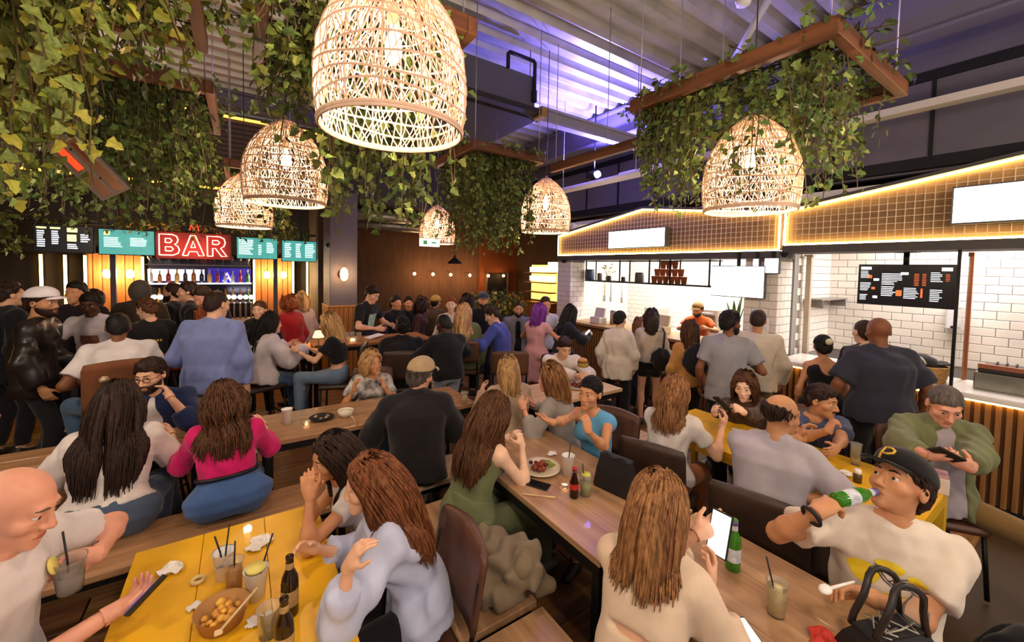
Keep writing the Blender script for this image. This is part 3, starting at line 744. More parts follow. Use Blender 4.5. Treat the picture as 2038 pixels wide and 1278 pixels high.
# basket with a hat
p = atx(1836, 742, 5.72)
t = thing('wicker_basket', 'round tan wicker basket on the white kitchen counter', 'basket', (5.74, p[1], 1.04))
m = MB()
for q in range(7): m.lathe([(0.155 + 0.004 * q, 0.0 + q * 0.021), (0.168 + 0.004 * q, 0.0105 + q * 0.021), (0.157 + 0.004 * q, 0.021 + q * 0.021)], 22, cap0=(q == 0), cap1=False)
m.build('woven_wall', M('wicker', '#b88a50', 0.7, var=0.35, scale=40), t)
MB().lathe([(0.185, 0.14), (0.192, 0.15), (0.185, 0.16), (0.175, 0.15), (0.185, 0.14)], 22, cap0=False, cap1=False).build('rim', M('wicker', '#b88a50', 0.7), t)
t = thing('dark_cap', 'dark soft cap with pale ring resting in the wicker basket', 'hat', (5.74, p[1] + 0.03, 1.19), 0.5)
MB().lathe([(0.14, 0.0), (0.145, 0.02), (0.12, 0.07), (0.06, 0.10), (0.01, 0.105)], 18).build('crown', cloth('cap dark', '#2c2a2c'), t)
MB().add([(-0.12, -0.05, 0.015), (0.12, -0.05, 0.015), (0.1, -0.2, 0.03), (0, -0.2, 0.04), (-0.1, -0.2, 0.03), (-0.12, -0.05, 0.025), (0.12, -0.05, 0.025), (0.1, -0.2, 0.04), (0, -0.2, 0.05), (-0.1, -0.2, 0.04)], [(4, 3, 2, 1, 0), (5, 6, 7, 8, 9), (0, 1, 6, 5), (1, 2, 7, 6), (2, 3, 8, 7), (3, 4, 9, 8), (4, 0, 5, 9)]).build('brim', cloth('cap dark', '#2c2a2c'), t)
MB().tube([(-0.13 + 0.035 * math.cos(a), 0.02 + 0.035 * math.sin(a) * 0.5, 0.06 + 0.03 * math.sin(a)) for a in np.linspace(0, 6.0, 12)], 0.009, 5, close=True).build('ring', M('white ring', '#e6e0d4', 0.5), t)
# wall fixtures of the grill kitchen
p = atx(1690, 600, 6.6)
t = thing('wall_shelf', 'thin grey shelf on the tiled side wall of the grill kitchen', 'shelf', (6.80, 2.2, 1.74))
MB().box(-0.5, 0.5, -0.12, 0.08, 0, 0.02).build('board', M('shelf grey', '#8f8b88', 0.4, 0.5), t)
for s in (-0.4, 0.4): MB().box(s, s + 0.02, -0.1, 0.08, -0.1, 0).build('bracket', M('shelf grey', '#8f8b88', 0.4, 0.5), t)
t = thing('paper_dispenser', 'white towel dispenser on the tiled kitchen back wall', 'dispenser', (7.12, 1.0, 1.45))
MB().bbox(-0.03, 0.08, -0.09, 0.09, 0, 0.3, 0.02).build('box', M('white plastic', '#dedbe0', 0.4), t)
MB().box(-0.035, -0.03, -0.04, 0.04, 0.02, 0.05).build('slot', mblackm, t)
p = atx(1583, 705, 5.46)
t = thing('sanitiser_dispenser', 'pink and white sanitiser dispenser on the tiled pilaster', 'dispenser', (5.475, 2.40, 1.28))
MB().bbox(-0.03, 0.02, -0.05, 0.05, 0.06, 0.24, 0.012).build('body', M('dispenser white', '#e4dfe0', 0.4), t)
MB().bbox(-0.045, 0.02, -0.055, 0.055, 0.0, 0.06, 0.012).build('drip_tray', M('dispenser pink', '#b06a80', 0.45), t)
for i, (y, lab) in enumerate(((2.32, 'between the two kitchens'), (6.2, 'over the far pilaster of the cup shelf counter'))):
    t = thing('dome_camera', 'small black dome camera under the fascia ' + lab, 'camera', (5.44, y - (0.12 if i == 0 else 0), 2.345 if i == 0 else 2.285))
    MB().lathe([(0.05, 0), (0.048, -0.03)], 12).build('base', mblack, t)
    MB().lathe([(0.042, -0.03), (0.035, -0.055), (0.015, -0.068)], 12).build('dome', M('dark dome', '#0c0c10', 0.15), t)

# ------------------------------------------------------------------ left kitchen: hung shelf, cups, tv, plants, work tables
t = thing('hanging_shelf', 'black metal shelf hung over the kitchen counter carrying stacked cups', 'shelf', (5.95, 4.55, 1.86))
MB().box(-0.16, 0.16, -1.25, 1.4, 0, 0.025).build('board', mblackm, t)
MB().box(-0.16, 0.16, -1.25, 1.4, 0.395, 0.41).build('upper_rail', mblackm, t)
for q in (-1.22, -0.55, -0.15, 0.5, 1.37):
    for s in (-0.15, 0.13): MB().box(s, s + 0.02, q, q + 0.02, 0.0, 0.425).build('hanger', mblackm, t)
cupm = MB().lathe([(0.038, 0), (0.052, 0.115), (0.055, 0.12)], 14).mesh('paper_cup', M('kraft cup', '#a85a34', 0.6, var=0.15, scale=5))
base = atx(1330, 575, 5.92)
for row, n in enumerate((6, 5, 3)):
    for q in range(n):
        o = tag(link('paper_cup', cupm, None, (5.92, base[1] + (q - (n - 1) / 2) * 0.112, 1.886 + row * 0.122)), 'copper brown paper cup in the pyramid on the hanging shelf', 'cup', 'pyramid of paper cups')
        if row == 2: o.rotation_euler = (0, 0, 0.3)
for i, (px, col, lab, r, h) in enumerate(((1173, '#3c4a66', 'large dark blue container at the far end of the hanging shelf', 0.10, 0.2), (1193, '#6a5a50', 'small brown tin beside the blue container on the hanging shelf', 0.05, 0.13), (1212, '#3a3632', 'small dark jar next to the yellow flowers on the hanging shelf', 0.04, 0.08), (1240, '#2e2c2c', 'little black pot on the hanging shelf', 0.04, 0.07), (1272, '#5c5a56', 'square grey canister on the hanging shelf beside the cups', 0.08, 0.16))):
    p = atx(px, 572, 5.95)
    t = thing('container', lab, 'container', (5.95, p[1], 1.886))
    MB().lathe([(r * 0.95, 0), (r, 0.01), (r, h * 0.9), (r * 0.9, h)], 14).build('body', M('cont ' + col, col, 0.4), t)
    MB().lathe([(r * 0.92, h), (r * 0.92, h + 0.015)], 14).build('lid', M('cont lid ' + col, col, 0.3), t)
p = atx(1205, 560, 5.95)
t = thing('flower_vase', 'glass vase of loose yellow flowers on the hanging shelf', 'flowers', (5.98, p[1] - 0.02, 1.886))
MB().lathe([(0.03, 0), (0.04, 0.05), (0.022, 0.1)], 10).build('vase', M('vase glass', '#c8ccb8', 0.15), t)
m = MB(); mf = MB()
for q in range(22):
    a = random.uniform(0, 6.28); rr = random.uniform(0.04, 0.2); h = random.uniform(0.14, 0.34)
    e = (rr * math.cos(a) * 0.5, rr * math.sin(a), h)
    m.tube([(0, 0, 0.08), (e[0] * 0.4, e[1] * 0.4, h * 0.7), e], 0.002, 3)
    mf.lathe([(0.004, -0.01), (0.018, 0), (0.006, 0.012)], 5, c=e)
m.build('stems', M('stem green', '#6a7a30', 0.6), t); mf.build('blossoms', M('yellow blossom', '#e0c030', 0.6, island=0.3), t)
# tv and signs
def box_screen(lab, px0, px1, py0, py1, X, ms, cat='screen', name='display_screen'):
    a = atx(px0, (py0 + py1) / 2, X); b = atx(px1, (py0 + py1) / 2, X); zt = atx((px0 + px1) / 2, py0, X)[2]; zb = atx((px0 + px1) / 2, py1, X)[2]
    t = thing(name, lab, cat, (X, (a[1] + b[1]) / 2, zb)); h = abs(a[1] - b[1]) / 2
    MB().bbox(0.0, 0.05, -h, h, 0, zt - zb, 0.006).build('frame', M('screen frame', '#55555a', 0.4), t)
    MB().box(-0.005, 0.001, -h + 0.012, h - 0.012, 0.012, zt - zb - 0.012).build('display', ms, t)
    MB().box(0.02, 0.06, -0.015, 0.015, zt - zb, 2.36 - zb).build('mount', mblack, t)
mbright = M('bright screen', '#ffffff', 0.4, es=2.4, ecol='#fffdf8')
box_screen('large blank white screen hanging in the kitchen with the stacked cups', 1415, 1522, 529, 592, 5.42, mbright)
box_screen('small blank lit sign hanging next to the tiled pilaster', 1520, 1551, 513, 545, 5.43, mbright, 'sign', 'hanging_sign')
box_screen('narrow blank lit sign beside the small hanging sign', 1497, 1511, 514, 544, 5.43, mbright, 'sign', 'hanging_sign')
p = atx(1088, 537, 5.9)
t = thing('hanging_sign', 'bright white sign hanging beyond the far pilaster', 'sign', (5.9, 7.0, 2.02))
MB().bbox(0, 0.05, -0.28, 0.28, 0, 0.24, 0.006).build('frame', M('screen frame', '#55555a', 0.4), t)
MB().box(-0.005, 0.001, -0.27, 0.27, 0.012, 0.228).build('display', mbright, t)
MB().box(0.02, 0.04, -0.01, 0.01, 0.24, 1.4).build('mount', mblack, t)
# steel work bench and equipment at the back of the left kitchen
t = thing('work_bench', 'stainless work bench along the back wall of the cup shelf kitchen', 'bench', (7.4, 4.4, 0))
MB().bbox(-0.33, 0.33, -1.6, 1.6, 0.86, 0.9, 0.006).build('worktop', msteel, t)
for sx_ in (-0.3, 0.27):
    for sy_ in (-1.55, 1.52): MB().box(sx_, sx_ + 0.03, sy_, sy_ + 0.03, 0, 0.86).build('leg', msteel, t)
MB().box(-0.3, 0.3, -1.55, 1.55, 0.25, 0.28).build('lower_shelf', msteel, t)
for i, (y, w_, h, lab) in enumerate(((5.4, 0.3, 0.42, 'square steel fryer on the kitchen work bench'), (4.2, 0.5, 0.5, 'wide steel oven on the kitchen work bench'), (3.3, 0.35, 0.38, 'boxy steel warmer on the kitchen work bench'))):
    t = thing('kitchen_appliance', lab, 'appliance', (7.4, y, 0.9))
    MB().bbox(-0.22, 0.22, -w_ / 2, w_ / 2, 0, h, 0.012).build('housing', M('appliance steel', '#c2beb8', 0.35, 0.5), t)
    MB().box(-0.226, -0.22, -w_ / 2 + 0.04, w_ / 2 - 0.04, 0.08, h - 0.1).build('door', M('oven glass', '#6a6258', 0.2), t)
    MB().tube([(-0.25, -w_ / 2 + 0.06, h - 0.07), (-0.25, w_ / 2 - 0.06, h - 0.07)], 0.01, 6).build('handle', msteel, t)
# items on the left counter
for i, (px, py, X, lab, col) in enumerate(((1190, 655, 5.75, 'white till machine on the slatted kitchen counter', '#d8d2c8'), (1315, 660, 5.8, 'pale food box on the slatted kitchen counter', '#d6c7a4'))):
    p = atx(px, py, X)
    t = thing('counter_machine', lab, 'machine', (X, p[1], 1.06))
    MB().bbox(-0.1, 0.1, -0.13, 0.13, 0, 0.12, 0.01).build('base', M('mach ' + col, col, 0.4), t)
    MB().box(-0.02, 0.02, -0.12, 0.12, 0.12, 0.3, mtx=Matrix.Rotation(math.radians(15), 4, 'Y')).build('panel', M('mach ' + col, col, 0.4), t)
p = atx(1222, 640, 5.9)
t = thing('steel_pot', 'tall steel container on the slatted kitchen counter', 'container', (5.9, p[1], 1.06))
MB().lathe([(0.08, 0), (0.08, 0.24), (0.085, 0.25)], 16).build('body', msteel, t); MB().lathe([(0.082, 0.25), (0.06, 0.27), (0.01, 0.275)], 16).build('lid', msteel, t)
# snake plant behind the screen
p = atx(1468, 640, 6.0)
t = thing('snake_plant', 'tall green snake plant in a pot on the kitchen counter', 'plant', (5.92, p[1], 1.06))
MB().lathe([(0.07, 0), (0.1, 0.16), (0.09, 0.16)], 16).build('pot', M('plant pot', '#8a8078', 0.6), t)
for q in range(9):
    a = q * 0.7; lean = random.uniform(0.05, 0.16); h = random.uniform(0.4, 0.66)
    m = MB(); V = []
    for s in np.linspace(0, 1, 7):
        wv = 0.028 * math.sin(min(1, s * 1.4 + 0.3) * 1.5) * (1 - s ** 4); c = Vector((0.04 * math.cos(a) + lean * s * s * math.cos(a), 0.04 * math.sin(a) + lean * s * s * math.sin(a), 0.12 + h * s))
        d = Vector((-math.sin(a), math.cos(a), 0)); n_ = Vector((math.cos(a), math.sin(a), 0)) * 0.004
        V += [c + d * wv, c - d * wv, c - d * wv * 0.9 + n_, c + d * wv * 0.9 + n_]
    F = []
    for s in range(6):
        for k_ in range(4): F.append((s * 4 + k_, s * 4 + (k_ + 1) % 4, s * 4 + 4 + (k_ + 1) % 4, s * 4 + 4 + k_))
    m.add(V, F, 0, True); m.build('leaf', M('snake leaf', '#5a7a3a', 0.5, var=0.4, scale=20), t)
# utensils hanging on the left kitchen rail
for i, (px, c) in enumerate(((1203, '#b08a30'), (1215, '#6a5a40'), (1237, '#b8b4ae'))):
    p = atx(px, 600, 6.9)
    t = thing('utensil', ('yellow handled', 'wooden', 'steel')[i] + ' utensil hanging in the cup shelf kitchen', 'utensil', (6.9, p[1], 1.5))
    MB().tube([(0, 0, 0), (0, 0, 0.34)], 0.01, 5).build('handle', M('utensil ' + c, c, 0.5), t)
    MB().bbox(-0.008, 0.008, -0.035, 0.035, -0.12, 0.0, 0.004).build('blade', msteel, t)
t = thing('utensil_rail', 'thin steel rail over the work bench in the cup shelf kitchen', 'rail', (6.9, 5.0, 1.86))
MB().tube([(0, -0.4, 0), (0, 1.42, 0)], 0.01, 6).build('bar', msteel, t)
for q in (-0.35, 1.4): MB().tube([(0, q, 0), (0, q, 1.19)], 0.005, 5).build('rod', msteel, t)
# lit shelves of the farther stall (seen past the far pilaster)
p = atx(1070, 570, 6.6)
t = thing('lit_shelves', 'glowing amber stall shelves beyond the far pilaster', 'shelf', (6.6, p[1], 1.25))
MB().box(0.2, 0.25, -0.55, 0.55, 0, 0.95).build('back_panel', M('amber panel', '#e0a850', 0.5, es=1.6, ecol='#ffc058'), t)
for z in (0.2, 0.46, 0.72): MB().box(-0.05, 0.2, -0.55, 0.55, z, z + 0.03).build('shelf_board', wood('amber shelf', '#a06a2c', '#7a4c1c', 1), t)
for z in (0.52, 0.76): MB().box(0.1, 0.19, -0.5, 0.5, z, z + 0.13).build('light_panel', M('amber light', '#ffe8b0', 0.4, es=5, ecol='#ffd890'), t)
MB().box(-0.08, 0.25, -0.55, 0.55, -1.25, -0.1).build('base_cabinet', mslat, t)
MB().box(-0.12, 0.25, -0.6, 0.6, -0.1, -0.05).build('counter_top', wood('amber shelf', '#a06a2c', '#7a4c1c', 1), t)
# ================================================================== woven pendant lamps
def lamp_prof(t):
    ts = [0, 0.12, 0.3, 0.5, 0.68, 0.82, 0.92, 0.97, 1.0]; rs = [0.283, 0.297, 0.301, 0.288, 0.247, 0.190, 0.130, 0.09, 0.06]
    return float(np.interp(t, ts, rs))
LH = 0.63
mrat = M('rattan', '#e6c5ad', 0.6, var=0.12, scale=20)
def weave():
    m = MB(); N = 58
    for fam in (1, -1):
        for k in range(N):
            a0 = 2 * math.pi * k / N; pts = []
            for i in range(15):
                t = 0.01 + 0.98 * i / 14; r = lamp_prof(t); a = a0 + fam * (0.85 * t + 0.06 * math.sin(9 * t + k))
                pts.append((r * math.cos(a), r * math.sin(a), LH * t))
            m.tube(pts, 0.0030, 3, sm=False, cap=False)
    for i, t in enumerate((0.0, 0.02, 0.12, 0.2, 0.3, 0.38, 0.5, 0.58, 0.68, 0.76, 0.84, 0.9, 0.95, 1.0)):
        thick = 0.007 if i < 2 else (0.0045 if i < 13 else 0.01); wob = 0 if i in (0, 1, 13) else 0.02
        pts = []
        for q in range(40):
            a = 2 * math.pi * q / 40; tt = t + wob * math.sin(3 * a + i * 1.7); r = lamp_prof(tt) + 0.002
            pts.append((r * math.cos(a), r * math.sin(a), LH * tt))
        m.tube(pts, thick, 4 if i > 1 else 6, close=True, sm=False)
    for k in range(14):
        a = 2 * math.pi * k / 14; m.tube([(lamp_prof(t) * math.cos(a), lamp_prof(t) * math.sin(a), LH * t) for t in np.linspace(0, 1, 10)], 0.0045, 3, sm=False, cap=False)
    return m.mesh('shade', mrat)
shade_me = weave()
bulb_me = MB().lathe([(0.013, 0.10), (0.016, 0.08), (0.03, 0.04), (0.036, 0.0), (0.03, -0.035), (0.012, -0.055)], 12).mesh('bulb', M('filament bulb', '#fff0c8', 0.4, es=24, ecol='#ffd58a'))
sock_me = MB().lathe([(0.02, 0.10), (0.022, 0.17), (0.012, 0.19)], 10).mesh('socket', M('lamp socket', '#d8c8b8', 0.5))
ring_me = MB().lathe([(0.055, LH - 0.01), (0.06, LH + 0.005), (0.02, LH + 0.03), (0.008, LH + 0.05)], 14).mesh('top_cap', M('lamp cap', '#c8a070', 0.6))
lamps = [(782, 262, 1.68, 'largest woven rattan pendant lamp hanging over the tables'), (570, 405, 3.2, 'woven rattan pendant lamp beside the trailing ivy planter'), (487, 452, 4.9, 'orange woven pendant lamp hanging close to the red neon sign'),
         (870, 485, 6.9, 'small woven pendant lamp beside the green exit sign'), (1085, 462, 4.9, 'woven rattan pendant lamp hanging before the cup shelf counter'), (1490, 420, 2.8, 'woven rattan pendant lamp half wrapped in ivy leaves')]
LAMPS = []
for (px, py, d, lab) in lamps:
    p = at(px, py, d)
    t = thing('pendant_lamp', lab, 'pendant lamp', tuple(p), random.uniform(0, 6), 'woven pendant lamps')
    tag(link('shade', shade_me, t), 'pale woven rattan shade'); link('bulb', bulb_me, t, (0, 0, 0.33)); link('socket', sock_me, t, (0, 0, 0.33)); link('top_cap', ring_me, t)
    top = ZC if p[1] < 8.0 else 3.45
    MB().tube([(0, 0, 0.5), (0, 0, top - p[2])], 0.005, 5).build('cord', M('lamp cord', '#3a3540', 0.6), t)
    point_light('lamp_light', (p[0], p[1], p[2] + 0.24), 16, (1.0, 0.80, 0.58), 0.045)
    LAMPS.append(p)

# the same pendant grid goes on beside and behind the camera
for (x, y) in ((-2.1, 1.7), (-2.1, 3.7), (0.45, -0.4), (3.0, -0.7), (-2.1, -0.4), (0.45, -2.4), (3.0, -2.6)):
    point_light('pendant_lamp_offscreen', (x, y, 2.78), 42, (1.0, 0.80, 0.60), 0.15)
# ================================================================== ivy planters
def leaf_shape(s):
    return np.array([(0, 0, 0), (0.46, 0.12, 0.10), (0.27, 0.44, 0.06), (0.30, 0.66, 0.05), (0, 1.0, -0.08), (-0.30, 0.66, 0.05), (-0.27, 0.44, 0.06), (-0.46, 0.12, 0.10), (0, 0.45, -0.02)]) * s
LF = np.array([(0, 1, 2), (0, 2, 8), (8, 2, 3), (8, 3, 4), (8, 4, 5), (8, 5, 6), (8, 6, 0), (0, 6, 7)])
def leafmat(name, c1, c2):
    m = M(name, c1, 0.5, var=1.0, col2=c2, scale=3.5, island=0.45, spec=0.3)
    return m
mivy = leafmat('ivy green', '#6d8040', '#3f5226')
mivyy = leafmat('ivy yellow', '#c0b04a', '#7d8a34')
mivyo = leafmat('ivy olive', '#98a254', '#5f7234')
mstem = M('ivy stem', '#5a4a2c', 0.7)
def rot_basis(n, rg, out):
    """leaf orientation: y axis hangs down and outwards, z faces roughly outwards"""
    yv = np.stack([rg.normal(0, 0.5, n), rg.normal(0, 0.5, n), -0.55 + rg.normal(0, 0.45, n)], 1) + out * 0.35
    yv /= np.linalg.norm(yv, axis=1)[:, None]
    zv = out + rg.normal(0, 0.6, (n, 3)) + np.array([0, 0, 0.25]); zv -= yv * (zv * yv).sum(1)[:, None]
    zv /= np.linalg.norm(zv, axis=1)[:, None] + 1e-9
    xv = np.cross(yv, zv)
    return np.stack([xv, yv, zv], 2)
def ivy(par, strands, size, mat, mat2=None, frac2=0.0, single=0, rg=None, gap=0.042, spread=0.05, centre=(0, 0)):
    """strands: list of polylines (n,3). Leaves along them: the first `single` as own parts, the rest as stuff"""
    P = []; O = []
    st = MB()
    for s in strands:
        s = np.array(s); seg = np.linalg.norm(np.diff(s, axis=0), axis=1); L = np.concatenate([[0], np.cumsum(seg)])
        st.tube([tuple(q) for q in s], 0.0035, 3, sm=False, cap=False)
        n = max(2, int(L[-1] / gap))
        tt = np.sort(rg.uniform(0, L[-1], n))
        c = np.stack([np.interp(tt, L, s[:, i]) for i in range(3)], 1) + rg.normal(0, spread * 0.5, (n, 3))
        o = c - np.array([centre[0], centre[1], 0]); o[:, 2] = 0; o += rg.normal(0, 0.15, o.shape); o /= np.linalg.norm(o, axis=1)[:, None] + 1e-6
        P.append(c); O.append(o)
    P = np.concatenate(P); O = np.concatenate(O)
    Wp = P + np.array(par.location); ok = np.ones(len(P), bool)
    for q in LAMPS:
        hz = Wp[:, 2] - q[2]; rr = np.hypot(Wp[:, 0] - q[0], Wp[:, 1] - q[1]); ok &= ~((rr < 0.335) & (hz > -0.08) & (hz < LH + 0.02))
    P, O = P[ok], O[ok]
    R = rot_basis(len(P), rg, O); S = size * rg.uniform(0.65, 1.25, len(P))
    st.build('stems', mstem, par)
    pick = np.zeros(len(P), bool)
    if single:
        dcam = np.linalg.norm(P + np.array(par.location) - CAM, axis=1); pick[np.argsort(dcam)[:single]] = True
        lm = [np_mesh('leaf', leaf_shape(1.0), LF, m_, smooth=False) for m_ in (mat, mat2 or mat)]
        for i in np.where(pick)[0]:
            o = link('leaf', lm[int(rg.random() < frac2)], par)
            o.matrix_local = Matrix.Translation(Vector(P[i])) @ Matrix(R[i].tolist()).to_4x4() @ Matrix.Scale(float(S[i]), 4)
    idx = np.where(~pick)[0]
    two = rg.random(len(idx)) < frac2
    V = (np.einsum('nij,kj->nki', R[idx], leaf_shape(1.0)) * S[idx][:, None, None] + P[idx][:, None, :]).reshape(-1, 3)
    nv = len(leaf_shape(1.0))
    F = (LF[None] + (np.arange(len(idx)) * nv)[:, None, None]).reshape(-1, 3)
    mi = np.repeat(two, len(LF)).astype(int)
    o = link('foliage', np_mesh('foliage', V, F, [mat, mat2 or mat], smooth=False, mi=mi), par); o['kind'] = 'stuff'
def planter(label, x0, x1, y0, y1, z, n, lmin, lmax, size, mats, single=0, seed=1, frame=True, frac2=0.15, bias=None, fill=1.0, lenf=None, gap=0.036):
    rg = np.random.default_rng(seed)
    t = thing('ivy_planter', label, 'hanging planter', ((x0 + x1) / 2, (y0 + y1) / 2, z), 0, 'hanging ivy planters')
    hx, hy = (x1 - x0) / 2, (y1 - y0) / 2
    w_ = 0.055
    MB().bbox(-hx, hx, -hy - w_, -hy, -0.045, 0.045, 0.006).build('frame_board', mtimber, t)
    MB().bbox(-hx, hx, hy, hy + w_, -0.045, 0.045, 0.006).build('frame_board', mtimber, t)
    MB().bbox(-hx - w_, -hx, -hy - w_, hy + w_, -0.045, 0.045, 0.006).build('frame_board', mtimbery, t)
    MB().bbox(hx, hx + w_, -hy - w_, hy + w_, -0.045, 0.045, 0.006).build('frame_board', mtimbery, t)
    m = MB()
    for q in np.linspace(-hx, hx, 7): m.box(q - 0.003, q + 0.003, -hy, hy, -0.01, -0.004)
    for q in np.linspace(-hy, hy, 7): m.box(-hx, hx, q - 0.003, q + 0.003, -0.004, 0.002)
    m.build('wire_mesh', mblack, t)
    for a in (-hx, hx):
        for b in (-hy, hy): MB().tube([(a, b, 0.04), (a, b, (3.905 if (1.15 < (x0 + x1) / 2 + a < 3.05 and 3.85 < (y0 + y1) / 2 + b < 5.95) else ZC) - z)], 0.0045, 5).build('hanging_wire', M('wire steel', '#b4b0bc', 0.4, 0.6), t)
    S = []
    for i in range(n):
        if bias is not None: x, y = bias(rg, hx, hy)
        else: x, y = rg.uniform(-hx, hx) * fill, rg.uniform(-hy, hy) * fill
        L = rg.uniform(lmin, lmax)
        if single and x > 0.15 and rg.random() < 0.6: continue
        if lenf:
            W = np.array([(x0 + x1) / 2 + x, (y0 + y1) / 2 + y, z]) - CAM; L *= lenf(CX + FPX * (W @ _r) / (W @ _f))
        for q in LAMPS:
            if math.hypot((x0 + x1) / 2 + x - q[0], (y0 + y1) / 2 + y - q[1]) < 0.36 and z > q[2] + LH: L = min(L, max(0.06, z - q[2] - LH - 0.04))
        pts = [(x, y, 0.02)]; dx, dy = rg.normal(0, 0.06, 2)
        k_ = 5
        for q in range(1, k_ + 1):
            f = q / k_
            pts.append((x + dx * f + rg.normal(0, 0.012), y + dy * f + rg.normal(0, 0.012), 0.02 - L * f))
        S.append(pts)
        pts = [(x, y, 0.03)] + [(x + rg.normal(0, 0.12), y + rg.normal(0, 0.12), 0.03 + rg.uniform(-0.02, 0.06)) for _ in range(2)]
        S.append(pts)
    ivy(t, S, size, mats[0], mats[1], frac2, single, rg, gap)
    return t
planter('timber frame planter of mixed green ivy wrapped round a pendant lamp', 2.46, 3.55, 0.84, 2.0, 3.3, 210, 0.25, 0.78, 0.048, (mivy, mivyo), 0, 3, frac2=0.35,
        bias=lambda rg, hx, hy: ((rg.uniform(-hx, hx) if rg.random() < 0.6 else -hx + abs(rg.normal(0, 0.2))), (rg.uniform(-hy, hy * 1.0) if rg.random() < 0.75 else hy - abs(rg.normal(0, 0.1)))))
planter('timber frame planter of long olive ivy hanging under the ventilation unit', 1.95, 2.75, 3.6, 4.5, 3.3, 170, 0.35, 1.05, 0.045, (mivyo, mivy), 0, 4, frac2=0.5, gap=0.03)
planter('timber frame planter of dark green ivy beside the infrared heater', -1.25, -0.2, 3.6, 4.6, 3.3, 200, 0.35, 0.95, 0.048, (mivy, mivyo), 0, 5, frac2=0.25)
planter('timber frame planter of trailing ivy behind the largest pendant lamp', 0.12, 0.95, 1.9, 2.9, 3.3, 130, 0.6, 1.0, 0.050, (mivyo, mivy), 0, 6, frac2=0.5, lenf=lambda px: 1.0 if px > 640 else 0.5)
planter('big planter of yellow-green ivy with broad leaves over the bald man', -1.38, -0.20, 1.85, 2.85, 3.3, 340, 0.5, 1.05, 0.050, (mivyo, mivyy), 300, 8, frac2=0.4, gap=0.032, lenf=lambda px: float(np.interp(px, [60, 150, 220, 400], [0.95, 0.8, 0.42, 0.4])))
planter('small planter of dark ivy above the orange lamp by the neon sign', -0.1, 0.5, 5.6, 6.4, 3.2, 50, 0.25, 0.8, 0.062, (mivy, mivyy), 0, 9, frac2=0.1)
# loose garland of ivy along the rail of the bar menu screens
t = thing('ivy_garland', 'loose ivy garland draped along the rail over the bar menu screens', 'garland', (-0.9, YS - 0.05, 2.66))
rg = np.random.default_rng(12); S = []
for i in range(110):
    x = rg.uniform(-3.2, 2.05); L = rg.uniform(0.05, 0.22 if abs(x - 0.4) > 0.6 else 0.3)
    S.append([(x, 0, 0.03), (x + rg.normal(0, 0.08), rg.normal(0, 0.03), 0.04), (x + rg.normal(0, 0.1), rg.normal(0, 0.04), 0.04 - L)])
ivy(t, S, 0.062, mivy, mivyy, 0.25, 0, rg, 0.045, 0.06)
t = thing('hanging_plant', 'dark leafy plant mass hanging at the end of the bar screens', 'plant', (-3.0, 8.2, 2.5))
S = [[(rg.normal(0, 0.25), rg.normal(0, 0.2), rg.uniform(-0.1, 0.2)), (rg.normal(0, 0.35), rg.normal(0, 0.2), rg.uniform(-0.5, 0.1))] for i in range(70)]
ivy(t, S, 0.07, mivy, mivyy, 0.1, 0, rg, 0.04, 0.06)
MB().tube([(0, 0, 0.1), (0, 0, 0.75)], 0.006, 5).build('hanger', mblack, t)
# greenery on the low divider in front of the far stall
p = at(985, 590, 8.2)
t = thing('planter_box', 'dark planter box of green and amber bushes at the far stall', 'planter', (p[0], p[1], 0))
MB().bbox(-0.7, 0.7, -0.2, 0.2, 0, 1.1, 0.02).build('box', mblackm, t)
S = [[(rg.uniform(-0.65, 0.65), rg.uniform(-0.15, 0.15), 1.1), (rg.uniform(-0.75, 0.75), rg.uniform(-0.25, 0.25), 1.1 + rg.uniform(0.15, 0.55))] for i in range(90)]
ivy(t, S, 0.075, mivy, leafmat('amber leaf', '#b07a24', '#8a8a30'), 0.4, 0, rg, 0.04, 0.06)
# long timber rail between the two right-hand planters
t = thing('timber_rail', 'long reddish timber rail hung between two ivy planters', 'rail', (3.08, 2.9, 3.28))
MB().bbox(-0.03, 0.03, -0.9, 0.88, -0.045, 0.045, 0.006).build('board', mtimbery, t)
for q in (-0.8, 0, 0.8): MB().tube([(0, q, 0.04), (0, q, ZC - 3.28)], 0.0045, 5).build('hanging_wire', M('wire steel', '#b4b0bc', 0.4, 0.6), t)

